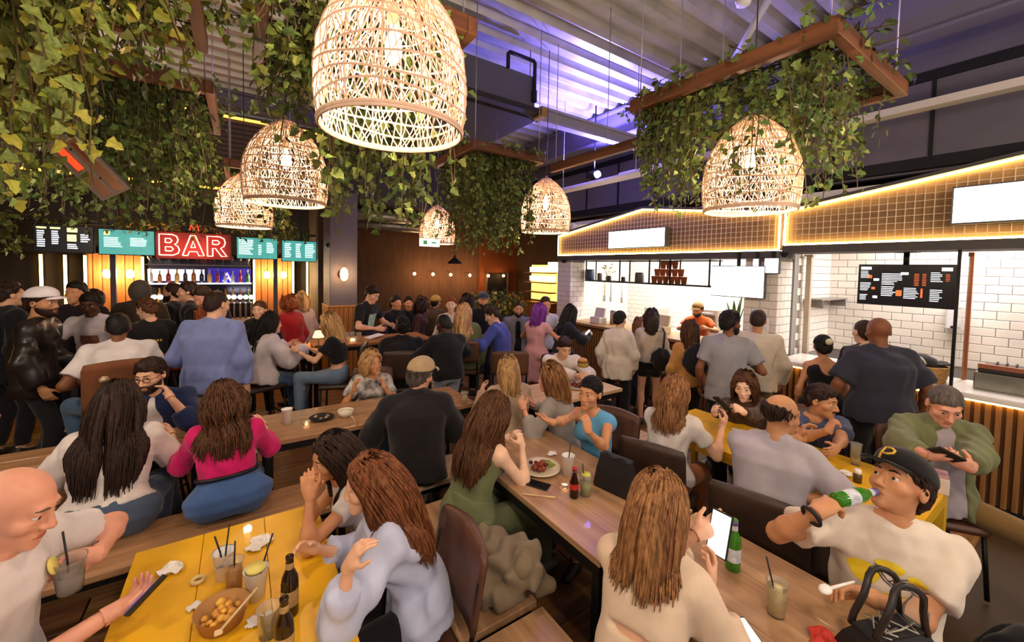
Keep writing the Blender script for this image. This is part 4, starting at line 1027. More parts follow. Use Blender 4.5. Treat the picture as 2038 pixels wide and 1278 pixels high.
# ================================================================== tables, benches, chairs
mtopx = wood('table oak x', '#b98d66', '#8a6446', 0, 0.32, coat=0.15)
mtopy = wood('table oak y', '#c09a74', '#96704f', 1, 0.32, coat=0.15)
myel = M('yellow top', '#e6b01e', 0.38, var=0.05, scale=5, coat=0.1)
myelf = M('yellow frame', '#d8ac28', 0.45)
def table(label, x0, x1, y0, y1, z, top, frame, axis, name='long_table', nplank=3, inset=0.06, legs=True):
    t = thing(name, label, 'table', ((x0 + x1) / 2, (y0 + y1) / 2, 0))
    hx, hy = (x1 - x0) / 2, (y1 - y0) / 2
    if axis == 'x':
        w_ = 2 * hy / nplank; pm_ = MB().bbox(-hx, hx, 0.0008, w_ - 0.0008, z - 0.035, z, 0.003).mesh('plank', top)
        for q in range(nplank): link('plank', pm_, t, (0, -hy + q * w_, 0))
    else:
        w_ = 2 * hx / nplank; pm_ = MB().bbox(0.0008, w_ - 0.0008, -hy, hy, z - 0.035, z, 0.003).mesh('plank', top)
        for q in range(nplank): link('plank', pm_, t, (-hx + q * w_, 0, 0))
    for a, b, c, d in ((-hx, hx, -hy, -hy + 0.04), (-hx, hx, hy - 0.04, hy), (-hx, -hx + 0.04, -hy + 0.04, hy - 0.04), (hx - 0.04, hx, -hy + 0.04, hy - 0.04)):
        MB().box(a, b, c, d, z - 0.085, z - 0.036).build('apron', frame, t)
    for sx_ in (-hx, hx - 0.05):
        for sy_ in (-hy, hy - 0.05): MB().bbox(sx_, sx_ + 0.05, sy_, sy_ + 0.05, 0, z - 0.085, 0.004).build('leg', frame, t)
    return t
def bench(label, x0, x1, y0, y1, top, axis, z=0.45):
    t = thing('bench', label, 'bench', ((x0 + x1) / 2, (y0 + y1) / 2, 0))
    hx, hy = (x1 - x0) / 2, (y1 - y0) / 2
    MB().bbox(-hx, hx, -hy, hy, z - 0.04, z, 0.005).build('seat', top, t)
    MB().box(-hx + 0.02, hx - 0.02, -hy + 0.02, hy - 0.02, z - 0.08, z - 0.041).build('frame', mblack, t)
    for sx_ in (-hx + 0.03, hx - 0.07):
        for sy_ in (-hy + 0.03, hy - 0.07): MB().box(sx_, sx_ + 0.04, sy_, sy_ + 0.04, 0, z - 0.08).build('leg', mblack, t)
    return t
table('oak topped table with a plate of food and a black handbag on it', 1.35, 2.09, 1.24, 2.6, 0.75, mtopy, mblack, 'y')
table('oak topped table with the green bottle and yellow drink on it', 1.35, 2.09, -0.35, 1.22, 0.75, mtopy, mblack, 'y')
table('long oak table where the man in the beige cap sits', 0.14, 1.92, 3.43, 4.08, 0.75, mtopx, mblack, 'x')
table('pale oak table where the man eats a burger', 2.34, 3.58, 3.02, 3.66, 0.75, wood('pale oak', '#d8bd98', '#b89670', 0, 0.35), mblack, 'x')
table('dark framed table in front of the two women on the bench', -1.5, -0.26, 3.62, 4.14, 0.75, mtopx, mblack, 'x')
table('yellow topped table with paper bowl and beer bottles', -0.41, 0.34, 0.55, 2.42, 0.75, myel, mblack, 'y', 'yellow_table')
table('yellow painted table shared by four people near the white counter', 2.98, 3.68, 0.5, 2.2, 0.75, myel, myelf, 'y', 'yellow_table')
# high tables
table('high table with a red edge near the bar', -1.3, -0.5, 5.25, 5.9, 1.05, wood('red high top', '#7a3a28', '#5a2418', 0), mblack, 'x', 'high_table')
table('high timber table before the charcoal column', 0.75, 2.3, 5.5, 6.1, 1.05, wood('high top', '#b57840', '#8a5528', 0), mblack, 'x', 'high_table')
MB().box(-0.39, 0.39, -0.338, -0.326, 0.985, 1.012).build('red_edge', M('red edge', '#c0302a', 0.4), [o for o in COL.objects if o.name == 'high_table'][0])
# benches
bench('timber bench carrying the two women seen from behind', -1.4, 0.62, 2.86, 3.3, mtopx, 'x')
bench('timber bench beside the oak table carrying the crumpled coat', 0.78, 1.2, 1.5, 2.55, mtopy, 'y')
bench('timber bench under the woman in the cream knit jumper', 0.78, 1.2, 0.1, 1.46, mtopy, 'y')
bench('timber bench under the man in the dark jacket', 0.66, 2.26, 2.78, 3.14, wood('pale oak', '#d8bd98', '#b89670', 0, 0.35), 'x')
bench('pale timber bench behind the woman in the blue top', 2.14, 3.4, 2.42, 2.76, wood('pale oak', '#d8bd98', '#b89670', 0, 0.35), 'x')

mleath = M('brown leather', '#5a3a2a', 0.45, var=0.15, scale=6, bump=0.1, bscale=120)
mleathd = M('dark leather', '#3a2a22', 0.45, var=0.15, scale=6)
def rounded_back(w_, h, th, lean, ribs=0):
    m = MB(); nx, nz = 8, 6; V = []
    for side in (0, 1):
        for i in range(nz + 1):
            for j in range(nx + 1):
                u = j / nx * 2 - 1; v = i / nz
                x = u * w_ / 2 * (1 - 0.06 * (v > 0.9)); curve = -0.03 * (1 - u * u)
                rib = 0.006 * math.cos(u * ribs * math.pi) if ribs else 0
                V.append((x, curve - lean * v + (th / 2 + rib if side else -th / 2 - rib), v * h - (0.02 * u * u if i == nz else 0)))
    n1 = (nx + 1) * (nz + 1); F = []
    for i in range(nz):
        for j in range(nx):
            a = i * (nx + 1) + j
            F.append((a, a + 1, a + nx + 2, a + nx + 1)); F.append((n1 + a, n1 + a + nx + 1, n1 + a + nx + 2, n1 + a + 1))
    ring = list(range(nx + 1)) + [i * (nx + 1) + nx for i in range(1, nz + 1)] + [nz * (nx + 1) + j for j in range(nx - 1, -1, -1)] + [i * (nx + 1) for i in range(nz - 1, 0, -1)]
    for a, b in zip(ring, ring[1:] + ring[:1]): F.append((b, a, a + n1, b + n1))
    m.add(V, F, 0, True); return m
def chair(label, x, y, yaw, seat=0.46, mat=None, back_h=0.36, name='chair', ribs=0, w_=0.44, cat='chair', z_foot=None):
    """yaw: heading its sitter faces (degrees clockwise from +Y)"""
    t = thing(name, label, cat, (x, y, 0), -math.radians(yaw)); mat = mat or mleath
    MB().bbox(-w_ / 2, w_ / 2, -0.21, 0.21, seat - 0.05, seat, 0.02).build('seat', mat, t)
    b = rounded_back(w_, back_h, 0.035, 0.06, ribs).build('backrest', mat, t); b.location = (0, -0.215, seat + 0.12)
    for s in (-1, 1):
        MB().tube([(s * (w_ / 2 - 0.02), -0.2, seat - 0.05), (s * (w_ / 2 - 0.02), -0.225, seat + 0.14), (s * (w_ / 2 - 0.02), -0.25, seat + 0.12 + back_h * 0.6)], 0.012, 6).build('back_post', mblack, t)
        for q in (-0.19, 0.18): MB().tube([(s * (w_ / 2 - 0.03), q, seat - 0.05), (s * (w_ / 2 - 0.005), q * 1.12, 0)], 0.013, 6).build('leg', mblack, t)
    if z_foot:
        for q in (-0.2, 0.195): MB().tube([(-w_ / 2 + 0.01, q, z_foot), (w_ / 2 - 0.01, q, z_foot)], 0.01, 6).build('foot_rail', mblack, t)
    return t
# ================================================================== people: implicit-surface bodies
f32 = np.float32
def nrm(v):
    v = np.asarray(v, float); return v / (np.linalg.norm(v) + 1e-12)
class Rc:                                   # tapered capsule, optionally cut flat at parameter t1
    def __init__(s, a, b, ra, rb, t1=None, k=0.02):
        s.a = np.asarray(a, float); s.b = np.asarray(b, float); s.ra, s.rb, s.t1, s.k = ra, rb, t1, k
        r = max(ra, rb); s.lo = np.minimum(s.a, s.b) - r; s.hi = np.maximum(s.a, s.b) + r
    def d(s, X, Y, Z):
        ab = s.b - s.a; L2 = float(ab @ ab) + 1e-12
        x, y, z = X - f32(s.a[0]), Y - f32(s.a[1]), Z - f32(s.a[2])
        tr = (x * f32(ab[0]) + y * f32(ab[1]) + z * f32(ab[2])) / f32(L2)
        t = np.clip(tr, 0, 1)
        d = np.sqrt((x - t * f32(ab[0])) ** 2 + (y - t * f32(ab[1])) ** 2 + (z - t * f32(ab[2])) ** 2) - f32(s.ra) - f32(s.rb - s.ra) * t
        if s.t1 is not None: d = np.maximum(d, (tr - f32(s.t1)) * f32(math.sqrt(L2)))
        return d
class El:                                   # ellipsoid with axes rows R and radii r
    def __init__(s, c, r, R=None, k=0.02):
        s.c = np.asarray(c, float); s.r = np.asarray(r, float); s.R = np.eye(3) if R is None else np.asarray(R, float); s.k = k
        e = np.sqrt(((s.R.T * s.r) ** 2).sum(1)); s.lo = s.c - e; s.hi = s.c + e
    def d(s, X, Y, Z):
        x, y, z = X - f32(s.c[0]), Y - f32(s.c[1]), Z - f32(s.c[2])
        k0 = 0; k1 = 0
        for i in range(3):
            q = x * f32(s.R[i, 0]) + y * f32(s.R[i, 1]) + z * f32(s.R[i, 2])
            k0 = k0 + (q / f32(s.r[i])) ** 2; k1 = k1 + (q / f32(s.r[i] ** 2)) ** 2
        k0 = np.sqrt(k0); return k0 * (k0 - 1) / (np.sqrt(k1) + f32(1e-6))
class Loft:                                 # torso: elliptical sections along an axis, bending forward
    def __init__(s, o, R, L, ts, a, b, bend=0.0, t0=None, t1=None, k=0.03, inf=0.0):
        s.o = np.asarray(o, float); s.R = np.asarray(R, float); s.L = L; s.ts = ts; s.a = np.array(a) + inf; s.b = np.array(b) + inf; s.bend = bend
        s.t0 = ts[0] if t0 is None else t0; s.t1 = ts[-1] if t1 is None else t1; s.k = k
        m = max(s.a.max(), s.b.max()) + abs(bend)
        p0, p1 = s.o + s.R[2] * L * s.t0, s.o + s.R[2] * L * s.t1
        s.lo = np.minimum(p0, p1) - m; s.hi = np.maximum(p0, p1) + m
    def d(s, X, Y, Z):
        x, y, z = X - f32(s.o[0]), Y - f32(s.o[1]), Z - f32(s.o[2])
        q = [x * f32(s.R[i, 0]) + y * f32(s.R[i, 1]) + z * f32(s.R[i, 2]) for i in range(3)]
        t = q[2] / f32(s.L); tc = np.clip(t, s.ts[0], s.ts[-1])
        a = np.interp(tc, s.ts, s.a).astype(f32); b = np.interp(tc, s.ts, s.b).astype(f32)
        u = np.clip(t, 0, 1); qy = q[1] + f32(s.bend * 4) * u * (1 - u)
        k = (np.abs(q[0]) / a) ** f32(2.3) + (np.abs(qy) / b) ** f32(2.3)
        d = (k ** f32(1 / 2.3) - 1) * np.minimum(a, b)
        return np.maximum(d, np.maximum(s.t0 - t, t - s.t1) * f32(s.L))
def smin(a, b, k):
    if k <= 0: return np.minimum(a, b)
    h = np.clip(0.5 + 0.5 * (b - a) / f32(k), 0, 1)
    return b + (a - b) * h - f32(k) * h * (1 - h)
class Field:
    """ops: list of (op, primitive); op 'u' union, 's' subtract; planes: list of (point, normal) -> cut away the positive side"""
    def __init__(s, ops, planes=(), amp=0.0, seed=0, freq=26.0, ragged=0.0): s.ragged = ragged; s.ops = ops; s.planes = planes; s.amp = amp; s.seed = seed; s.freq = freq
    def bounds(s):
        us = [p for o, p in s.ops if o == 'u']
        return np.min([p.lo for p in us], 0), np.max([p.hi for p in us], 0)
    def grid(s, lo, hi, v):
        lo = np.asarray(lo) - 2.5 * v; n = np.maximum(3, np.ceil((np.asarray(hi) + 2.5 * v - lo) / v).astype(int) + 1)
        ax = [(lo[i] + v * np.arange(n[i])).astype(f32) for i in range(3)]
        F = np.full(tuple(n), 0.3, f32)
        for op, p in s.ops:
            m = p.k + 3 * v + 0.012
            sl = []
            for i in range(3):
                i0 = int(np.searchsorted(ax[i], p.lo[i] - m)); i1 = int(np.searchsorted(ax[i], p.hi[i] + m))
                sl.append(slice(i0, i1))
            if any(q.start >= q.stop for q in sl): continue
            X = ax[0][sl[0]][:, None, None]; Y = ax[1][sl[1]][None, :, None]; Z = ax[2][sl[2]][None, None, :]
            d = p.d(X, Y, Z); sl = tuple(sl)
            F[sl] = smin(F[sl], d, p.k) if op == 'u' else -smin(-F[sl], d, p.k)
        X = ax[0][:, None, None]; Y = ax[1][None, :, None]; Z = ax[2][None, None, :]
        if s.amp:
            rg = np.random.default_rng(s.seed); N = 0
            for q in range(3):
                kx = rg.normal(0, 1, 3) * s.freq; kx[2] *= 0.6
                N = N + np.sin(X * f32(kx[0]) + Y * f32(kx[1]) + Z * f32(kx[2]) + f32(1.6) * np.sin(X * f32(kx[1] * 0.6) - Z * f32(kx[0] * 0.5) + f32(q)))
            F = F + f32(s.amp / 2.0) * N
        rag = f32(s.ragged) * (np.sin(X * f32(170)) * np.sin(Y * f32(190) + 1) + np.sin(Z * f32(150) + X * f32(60))) if s.ragged else f32(0)
        for (pt, nn) in s.planes:
            F = np.maximum(F, rag + (X - f32(pt[0])) * f32(nn[0]) + (Y - f32(pt[1])) * f32(nn[1]) + (Z - f32(pt[2])) * f32(nn[2]))
        return lo, F
    def at(s, P):
        X, Y, Z = (P[:, i].astype(f32) for i in range(3)); F = np.full(len(P), 0.3, f32)
        for op, p in s.ops:
            d = p.d(X, Y, Z); F = smin(F, d, p.k) if op == 'u' else -smin(-F, d, p.k)
        return F
_E = [(0, 1), (2, 3), (4, 5), (6, 7), (0, 2), (1, 3), (4, 6), (5, 7), (0, 4), (1, 5), (2, 6), (3, 7)]
_C = np.array([(i, j, k) for i in (0, 1) for j in (0, 1) for k in (0, 1)])
def nets(lo, F, v):
    s = F < 0; nx, ny, nz = F.shape
    c = np.zeros((nx - 1, ny - 1, nz - 1), np.int8)
    for (i, j, k) in _C: c += s[i:nx - 1 + i, j:ny - 1 + j, k:nz - 1 + k]
    act = np.argwhere((c > 0) & (c < 8))
    if len(act) == 0: return np.zeros((0, 3)), np.zeros((0, 4), int)
    vals = np.stack([F[act[:, 0] + i, act[:, 1] + j, act[:, 2] + k] for (i, j, k) in _C], 1)
    acc = np.zeros((len(act), 3)); cnt = np.zeros(len(act))
    for a, b in _E:
        va, vb = vals[:, a], vals[:, b]; m = (va < 0) != (vb < 0)
        t = np.where(m, va / np.where(m, va - vb, 1), 0)
        p = _C[a][None] + (_C[b] - _C[a])[None] * t[:, None]
        acc += np.where(m[:, None], p, 0); cnt += m
    V = (act + acc / cnt[:, None]) * v + lo
    idx = np.full(c.shape, -1, np.int32); idx[tuple(act.T)] = np.arange(len(act))
    Fs = []
    for ax in range(3):
        A = s; o = [slice(None)] * 3; e = [slice(None)] * 3; o[ax] = slice(0, -1); e[ax] = slice(1, None)
        s0, s1 = A[tuple(o)], A[tuple(e)]; q = np.argwhere(s0 != s1)
        u, w_ = (ax + 1) % 3, (ax + 2) % 3
        ok = (q[:, u] > 0) & (q[:, w_] > 0) & (q[:, u] < F.shape[u] - 1) & (q[:, w_] < F.shape[w_] - 1); q = q[ok]
        fl = s0[tuple(q.T)]
        def I(du, dw):
            r = q.copy(); r[:, u] -= du; r[:, w_] -= dw; return idx[tuple(r.T)]
        quad = np.stack([I(1, 1), I(0, 1), I(0, 0), I(1, 0)], 1)
        quad[~fl] = quad[~fl][:, ::-1]
        Fs.append(quad)
    return V, np.concatenate(Fs)
def surf(field, v, lo=None, hi=None):
    if lo is None: lo, hi = field.bounds()
    l, F = field.grid(lo, hi, v)
    return nets(l, F, v)
def merge(parts):
    Vs, Fs, o = [], [], 0
    for V, F in parts:
        if len(V) == 0: continue
        Vs.append(V); Fs.append(F + o); o += len(V)
    return np.concatenate(Vs), np.concatenate(Fs)
def keep(VF, test):
    V, F = VF
    if len(F) == 0: return VF
    m = test(V[F].mean(1)); F = F[m]; used = np.unique(F); mp = np.full(len(V), -1); mp[used] = np.arange(len(used))
    return V[used], mp[F]

def rotm(yaw=0, pitch=0, roll=0):
    """rows right, forward, up. yaw clockwise (to the person's right), pitch up positive, roll towards the right shoulder"""
    y, p, r = map(math.radians, (yaw, pitch, roll))
    fw = np.array([math.sin(y) * math.cos(p), math.cos(y) * math.cos(p), math.sin(p)])
    rt = np.array([math.cos(y), -math.sin(y), 0.0]); up = np.cross(rt, fw)
    rt2 = rt * math.cos(r) - up * math.sin(r); up2 = up * math.cos(r) + rt * math.sin(r)
    return np.stack([rt2, fw, up2])
def ik(A, T, l1, l2, hint):
    A, T = np.asarray(A, float), np.asarray(T, float); d = T - A; L = np.linalg.norm(d)
    L2 = min(max(L, abs(l1 - l2) + 0.02), (l1 + l2) * 0.995); u = d / (L + 1e-9); T = A + u * L2
    x = (l1 ** 2 - l2 ** 2 + L2 ** 2) / (2 * L2); h = math.sqrt(max(0, l1 ** 2 - x ** 2))
    hn = np.asarray(hint, float); hn = hn - u * (hn @ u); hn = nrm(hn)
    return A + u * x + hn * h, T

LODS = {0: dict(body=0.017, head=0.0066, hand=0.0060, cloth=0.0120, leg=0.017, hair=0.010, shoe=0.018),
        1: dict(body=0.025, head=0.0100, hand=0.0088, cloth=0.0180, leg=0.026, hair=0.014, shoe=0.026),
        2: dict(body=0.036, head=0.0140, hand=0.0140, cloth=0.0260, leg=0.036, hair=0.020, shoe=0.034)}
SKINS = {'fair': '#dfae90', 'pale': '#e8bfa4', 'tan': '#c98f68', 'olive': '#b98560', 'brown': '#7d4e33', 'dark': '#4e3022', 'rosy': '#dc9e84'}
HAIRS = {'black': ('#1c1614', '#0d0a0a'), 'dark': ('#3a241a', '#1a100c'), 'brown': ('#6a4228', '#33200f'), 'auburn': ('#8a5230', '#47260f'), 'lbrown': ('#a8774a', '#5c3a20'), 'blonde': ('#d9b07a', '#94683c'), 'grey': ('#6a6058', '#3c3630'), 'purple': ('#8a3aa0', '#52206a'), 'ginger': ('#a85a2c', '#6a3416')}
eye_me = None
def eye_mesh():
    global eye_me
    if eye_me is None:
        m = MB(); n = 10; prev = None; rows_ = [(0, 1.0), (0.35, 0.94), (0.55, 0.83), (0.9, 0.42), (1, 0.0), (0.8, -0.6)]
        V = []; F = []; mi = []
        for (r, y) in rows_:
            for k_ in range(n):
                a = 2 * math.pi * k_ / n; V.append((r * math.cos(a), y, r * math.sin(a)))
        for i in range(len(rows_) - 1):
            for k_ in range(n):
                l = (k_ + 1) % n; m_ = 1 if i < 2 else 0
                F.append((i * n + k_, (i + 1) * n + k_, (i + 1) * n + l, i * n + l)); mi.append(m_)
        eye_me = np_mesh('eye', np.array(V), np.array(F), [M('eye white', '#d8cfc6', 0.25), M('eye iris', '#2a1a12', 0.2)], True, np.array(mi))
    return eye_me

PEOPLE = []
def person(label, px=None, d=None, yaw=0, pos=None, sit=None, h=1.74, sex='m', w=1.0, lean=4, side=0, bend=0.03, head=(0, 0, 0), skin='fair', hair=('short', 'dark'), top=None, bottom=None, shoes='#2a2624',
           armL=None, armR=None, legs=None, lod=1, eyes=True, beard=None, extra=None, headfwd=0.0, belly=0.0, group=None, over=None, twist=0, hips=1.0):
    """px: photograph pixel of the crown; d: depth (standing: stature is fitted; seated: depth is fitted when d is None)
    yaw: heading relative to +Y, clockwise. Local frame: x right, y forward, z up."""
    lo_ = LODS[lod]; fem = sex == 'f'
    for _ in range(3):
        s = h / 1.75
        hipz = (sit + 0.095 * (0.5 + 0.5 * w)) if sit is not None else 0.93 * s
        P0 = np.array([0, 0, hipz])
        R = rotm(twist, -lean, side); R = np.stack([R[0], R[1], R[2]])
        TL = (0.52 if not fem else 0.50) * s
        N = P0 + R[2] * TL
        ndir = nrm(R[2] * 0.55 + np.array([0, 0, 0.5]) + np.array([R[1][0], R[1][1], 0]) * (0.12 + headfwd))
        HR = rotm(*head); hs = 1.05 * s ** 0.5 * (0.97 if fem else 1.0)
        hb = N + ndir * 0.062 * s
        Hc = hb + HR[2] * 0.085 * hs + HR[1] * 0.018
        crown = Hc + HR[2] * 0.118 * hs
        if px is None: break
        if d is None:                           # seated: depth follows from the height of the crown
            r_ = ray(*px); wp = CAM + r_ * ((crown[2] - CAM[2]) / r_[2]); break
        wp = at(px[0], px[1], d)
        if sit is None: h *= wp[2] / crown[2]
        else: break
    if px is not None:
        if sit is not None and d is not None: wp = at(px[0], px[1], d)
        c_, s_ = math.cos(math.radians(yaw)), math.sin(math.radians(yaw))
        off = np.array([crown[0] * c_ + crown[1] * s_, -crown[0] * s_ + crown[1] * c_])
        loc = (wp[0] - off[0], wp[1] - off[1])
        if sit is not None and d is not None:   # seat height adapted so the crown meets the pixel
            dz = wp[2] - crown[2]
            for q in (P0, N, hb, Hc, crown): q += np.array([0, 0, dz])
            sit += dz; hipz += dz
    else:
        loc = pos
    def tolocal(W):
        c_, s_ = math.cos(math.radians(yaw)), math.sin(math.radians(yaw)); dx, dy = W[0] - loc[0], W[1] - loc[1]
        return np.array([dx * c_ - dy * s_, dx * s_ + dy * c_, W[2]])
    def T(v):                                   # arm / leg target: local tuple or ('px', x, y, depth)
        if isinstance(v[0], str): return tolocal(at(*v[1:]))
        return np.array(v, float)
    root = thing('person', label, 'person', (loc[0], loc[1], 0), -math.radians(yaw), group)
    PEOPLE.append((label[:40], loc, h, sit))
    # --- torso profile
    ts = [-0.2, -0.08, 0.06, 0.28, 0.5, 0.72, 0.86, 0.95, 1.0]
    if fem: a = [0.10, 0.165, 0.172, 0.125, 0.132, 0.150, 0.145, 0.085, 0.058]; b = [0.08, 0.118, 0.118, 0.088, 0.098, 0.104, 0.085, 0.062, 0.052]
    else: a = [0.10, 0.150, 0.160, 0.142, 0.152, 0.172, 0.168, 0.100, 0.066]; b = [0.08, 0.112, 0.115, 0.105, 0.112, 0.118, 0.098, 0.070, 0.060]
    wf = w; a = np.array(a) * s * np.array([wf] * 6 + [0.5 + 0.5 * wf, 0.7 + 0.3 * wf, 1]); b = np.array(b) * s * np.array([wf ** 1.1] * 6 + [0.5 + 0.5 * wf, 1, 1])
    a[:3] *= hips; b[:3] *= hips; b = b + np.array([0, 0, 0.6, 1, 0.8, 0.2, 0, 0, 0]) * belly
    shw = (0.150 if fem else 0.176) * s * (0.6 + 0.4 * wf)
    SL, SR = (N - R[2] * 0.075 * s - R[1] * 0.005 + R[0] * q * shw for q in (-1, 1))
    ua, fa = 0.285 * s, 0.25 * s
    def arm(S, spec, q):
        spec = dict(spec or {}); t = spec.get('t'); hint = spec.get('el', (q * 0.6, -0.7, -0.3) if sit is None else (q * 0.4, -0.4, -0.8))
        if t is None: t = S + np.array([q * 0.07, 0.05, -0.50 * s])
        E, W = ik(S, T(t), ua, fa, hint)
        hd = nrm(T(spec['pt']) - W) if 'pt' in spec else nrm(nrm(W - E) + np.array(spec.get('bend', (0, 0, 0)), float))
        pn = np.array(spec.get('palm', (-q * 1.0, 0.1, -0.2)), float); pn = nrm(pn - hd * (pn @ hd))
        return S, E, W, hd, pn, spec.get('curl', 0.45)
    AL, AR = arm(SL, armL, -1), arm(SR, armR, 1)
    # --- legs
    HL, HRr = (P0 + R[0] * q * 0.09 * s * wf + np.array([0, 0.0, -0.02]) for q in (-1, 1))
    lt, ls = 0.43 * s, 0.42 * s; LEG = []
    for q, Hj in ((-1, HL), (1, HRr)):
        sp = (legs or {}).get('L' if q < 0 else 'R')
        if sp is None:
            if sit is None: ft, kh = np.array([q * 0.10, 0.02 + 0.05 * q, 0.085 * s]), (q * 0.1, 1, 0)
            else: ft, kh = np.array([q * 0.13, 0.44 * s, max(0.085, sit - 0.46 * s) if sit > 0.55 else 0.085]), (q * 0.15, 0.6, 1)
        else: ft, kh = T(sp[0]), sp[1]
        K, A_ = ik(Hj, ft, lt, ls, kh)
        fd = K - Hj; fd[2] = 0; fd = nrm(fd) if np.linalg.norm(fd) > 0.12 else np.array([q * 0.2, 0.98, 0])
        LEG.append((Hj, K, A_, fd))
    am = (0.80 if fem else 0.95) * s * (0.6 + 0.4 * wf)
    # --- body field
    def limb_ops(inf=0.0):
        o = []
        for (S, E, W, hd, pn, cu) in (AL, AR):
            o += [('u', El(S, np.array([0.052, 0.055, 0.055]) * am, k=0.04)), ('u', Rc(N + R[2] * 0.012, S + R[2] * 0.012, 0.040 * s, 0.034 * am, k=0.04)), ('u', Rc(S, E, 0.052 * am, 0.041 * am, k=0.03)), ('u', Rc(E, W, 0.043 * am, 0.027 * am, k=0.02)), ('u', El(E + (W - E) * 0.28, np.array([0.043] * 3) * am, k=0.03))]
        return o
    def head_ops():
        H = lambda x, y, z: Hc + (HR[0] * x + HR[1] * y + HR[2] * z) * hs
        e = lambda c, r, k=0.02: El(H(*c), np.array(r) * hs, HR, k)
        o = [('u', Rc(N - R[2] * 0.03, hb + HR[2] * 0.03, 0.058 * s * (0.82 if fem else 1.0), 0.052 * s * (0.82 if fem else 1.0), k=0.03)),
             ('u', e((0, -0.014, 0.032), (0.075, 0.094, 0.088))), ('u', e((0, 0.020, -0.03), (0.054 if fem else 0.058, 0.070, 0.078), 0.025)), ('u', e((0, 0.052, -0.078), (0.030 if fem else 0.035, 0.040, 0.033), 0.025)),
             ('u', e((0, 0.078, -0.100), (0.020, 0.016, 0.015), 0.02)), ('u', Rc(H(-0.03, 0.074, 0.030), H(0.03, 0.074, 0.030), (0.010 if fem else 0.014) * hs, (0.010 if fem else 0.014) * hs, k=0.015)),
             ('u', e((-0.043, 0.052, -0.022), (0.024, 0.026, 0.022), 0.02)), ('u', e((0.043, 0.052, -0.022), (0.024, 0.026, 0.022), 0.02)),
             ('s', e((-0.032, 0.098, 0.008), (0.019, 0.016, 0.012), 0.012)), ('s', e((0.032, 0.098, 0.008), (0.019, 0.016, 0.012), 0.012)),
             ('u', e((-0.032, 0.0765, 0.0185), (0.017, 0.011, 0.0065), 0.006)), ('u', e((0.032, 0.0765, 0.0185), (0.017, 0.011, 0.0065), 0.006)), ('u', e((-0.032, 0.075, -0.004), (0.016, 0.010, 0.005), 0.006)), ('u', e((0.032, 0.075, -0.004), (0.016, 0.010, 0.005), 0.006)),
             ('u', Rc(H(0, 0.085, 0.016), H(0, 0.101 if fem else 0.107, -0.028), 0.0075 * hs, (0.0100 if fem else 0.0125) * hs, k=0.010)), ('u', e((-0.011, 0.096, -0.034), (0.009, 0.010, 0.008), 0.006)), ('u', e((0.011, 0.096, -0.034), (0.009, 0.010, 0.008), 0.006)),
             ('u', Rc(H(-0.018, 0.084, -0.061), H(0.018, 0.084, -0.061), 0.007 * hs, 0.007 * hs, k=0.008)), ('u', Rc(H(-0.016, 0.083, -0.073), H(0.016, 0.083, -0.073), 0.0075 * hs, 0.0075 * hs, k=0.008))]
        for q in (-1, 1):
            o += [('u', e((q * 0.078, -0.012, -0.004), (0.010, 0.020, 0.032), 0.008)), ('s', e((q * 0.088, -0.008, 0.0), (0.008, 0.010, 0.018), 0.004))]
        return o
    def hand_ops(A, q):
        S, E, W, hd, pn, cu = A; sd = np.cross(hd, pn) * (1 if q > 0 else -1); m = (0.9 if fem else 1.0) * s * 1.0
        Rh = np.stack([sd, hd, pn]); o = [('u', El(W + hd * 0.045 * m, np.array([0.040, 0.052, 0.0165]) * m, Rh, 0.015)), ('u', Rc(W - hd * 0.01, W + hd * 0.03 * m, 0.025 * am, 0.022 * m, k=0.02))]
        for i, (off, L) in enumerate(((0.030, 0.070), (0.010, 0.080), (-0.010, 0.075), (-0.029, 0.058))):
            b0 = W + hd * (0.083 - 0.004 * i) * m + sd * off * m
            a1 = cu * 1.05 + 0.05 * i; d1 = hd * math.cos(a1) + pn * math.sin(a1) + sd * off * 1.5 * (1 - cu); a2 = cu * 2.3 + 0.08 * i; d2 = hd * math.cos(a2) + pn * math.sin(a2)
            m1 = b0 + nrm(d1) * L * 0.52 * m; e1 = m1 + nrm(d2) * L * 0.5 * m
            o += [('u', Rc(b0, m1, 0.0092 * m, 0.0085 * m, k=0.006)), ('u', Rc(m1, e1, 0.0085 * m, 0.0070 * m, k=0.003))]
        t0 = W + hd * 0.028 * m + sd * 0.028 * m; td = nrm(hd * 0.62 + sd * 0.62 + pn * (0.25 + 0.5 * cu)); t1 = t0 + td * 0.042 * m; t2 = t1 + nrm(td * 0.6 + hd * 0.5 + pn * 0.4 * cu - sd * 0.25 * cu) * 0.034 * m
        o += [('u', Rc(t0, t1, 0.0145 * m, 0.0105 * m, k=0.012)), ('u', Rc(t1, t2, 0.0102 * m, 0.0085 * m, k=0.004))]
        return o
    torso = Loft(P0, R, TL, ts, a - 0.004, b - 0.004, bend, k=0.04)
    bust = []
    if fem:
        for q in (-1, 1):
            c = P0 + R[2] * TL * 0.66 + R[0] * q * 0.068 * s * wf + R[1] * (b[5] * 0.72)
            bust.append((c, np.array([0.062, 0.05, 0.06]) * s * wf))
    legw = (0.95 if not fem else 1.0) * s * (0.35 + 0.65 * wf)
    leg_ops = []
    for (Hj, K, A_, fd) in LEG:
        leg_ops += [('u', Rc(Hj, K, 0.078 * legw, 0.052 * legw, k=0.03)), ('u', Rc(K, A_, 0.054 * legw, 0.036 * legw, k=0.02)), ('u', El(K + (A_ - K) * 0.3 - fd * 0.012, np.array([0.052, 0.054, 0.08]) * legw, k=0.03)), ('u', Rc(A_ + fd * -0.03 - np.array([0, 0, 0.03]), A_ + fd * 0.12 - np.array([0, 0, 0.05]), 0.034 * s, 0.026 * s, k=0.02))]
    base = [('u', torso)] + [('u', El(c, r, R, 0.03)) for c, r in bust] + limb_ops() + leg_ops
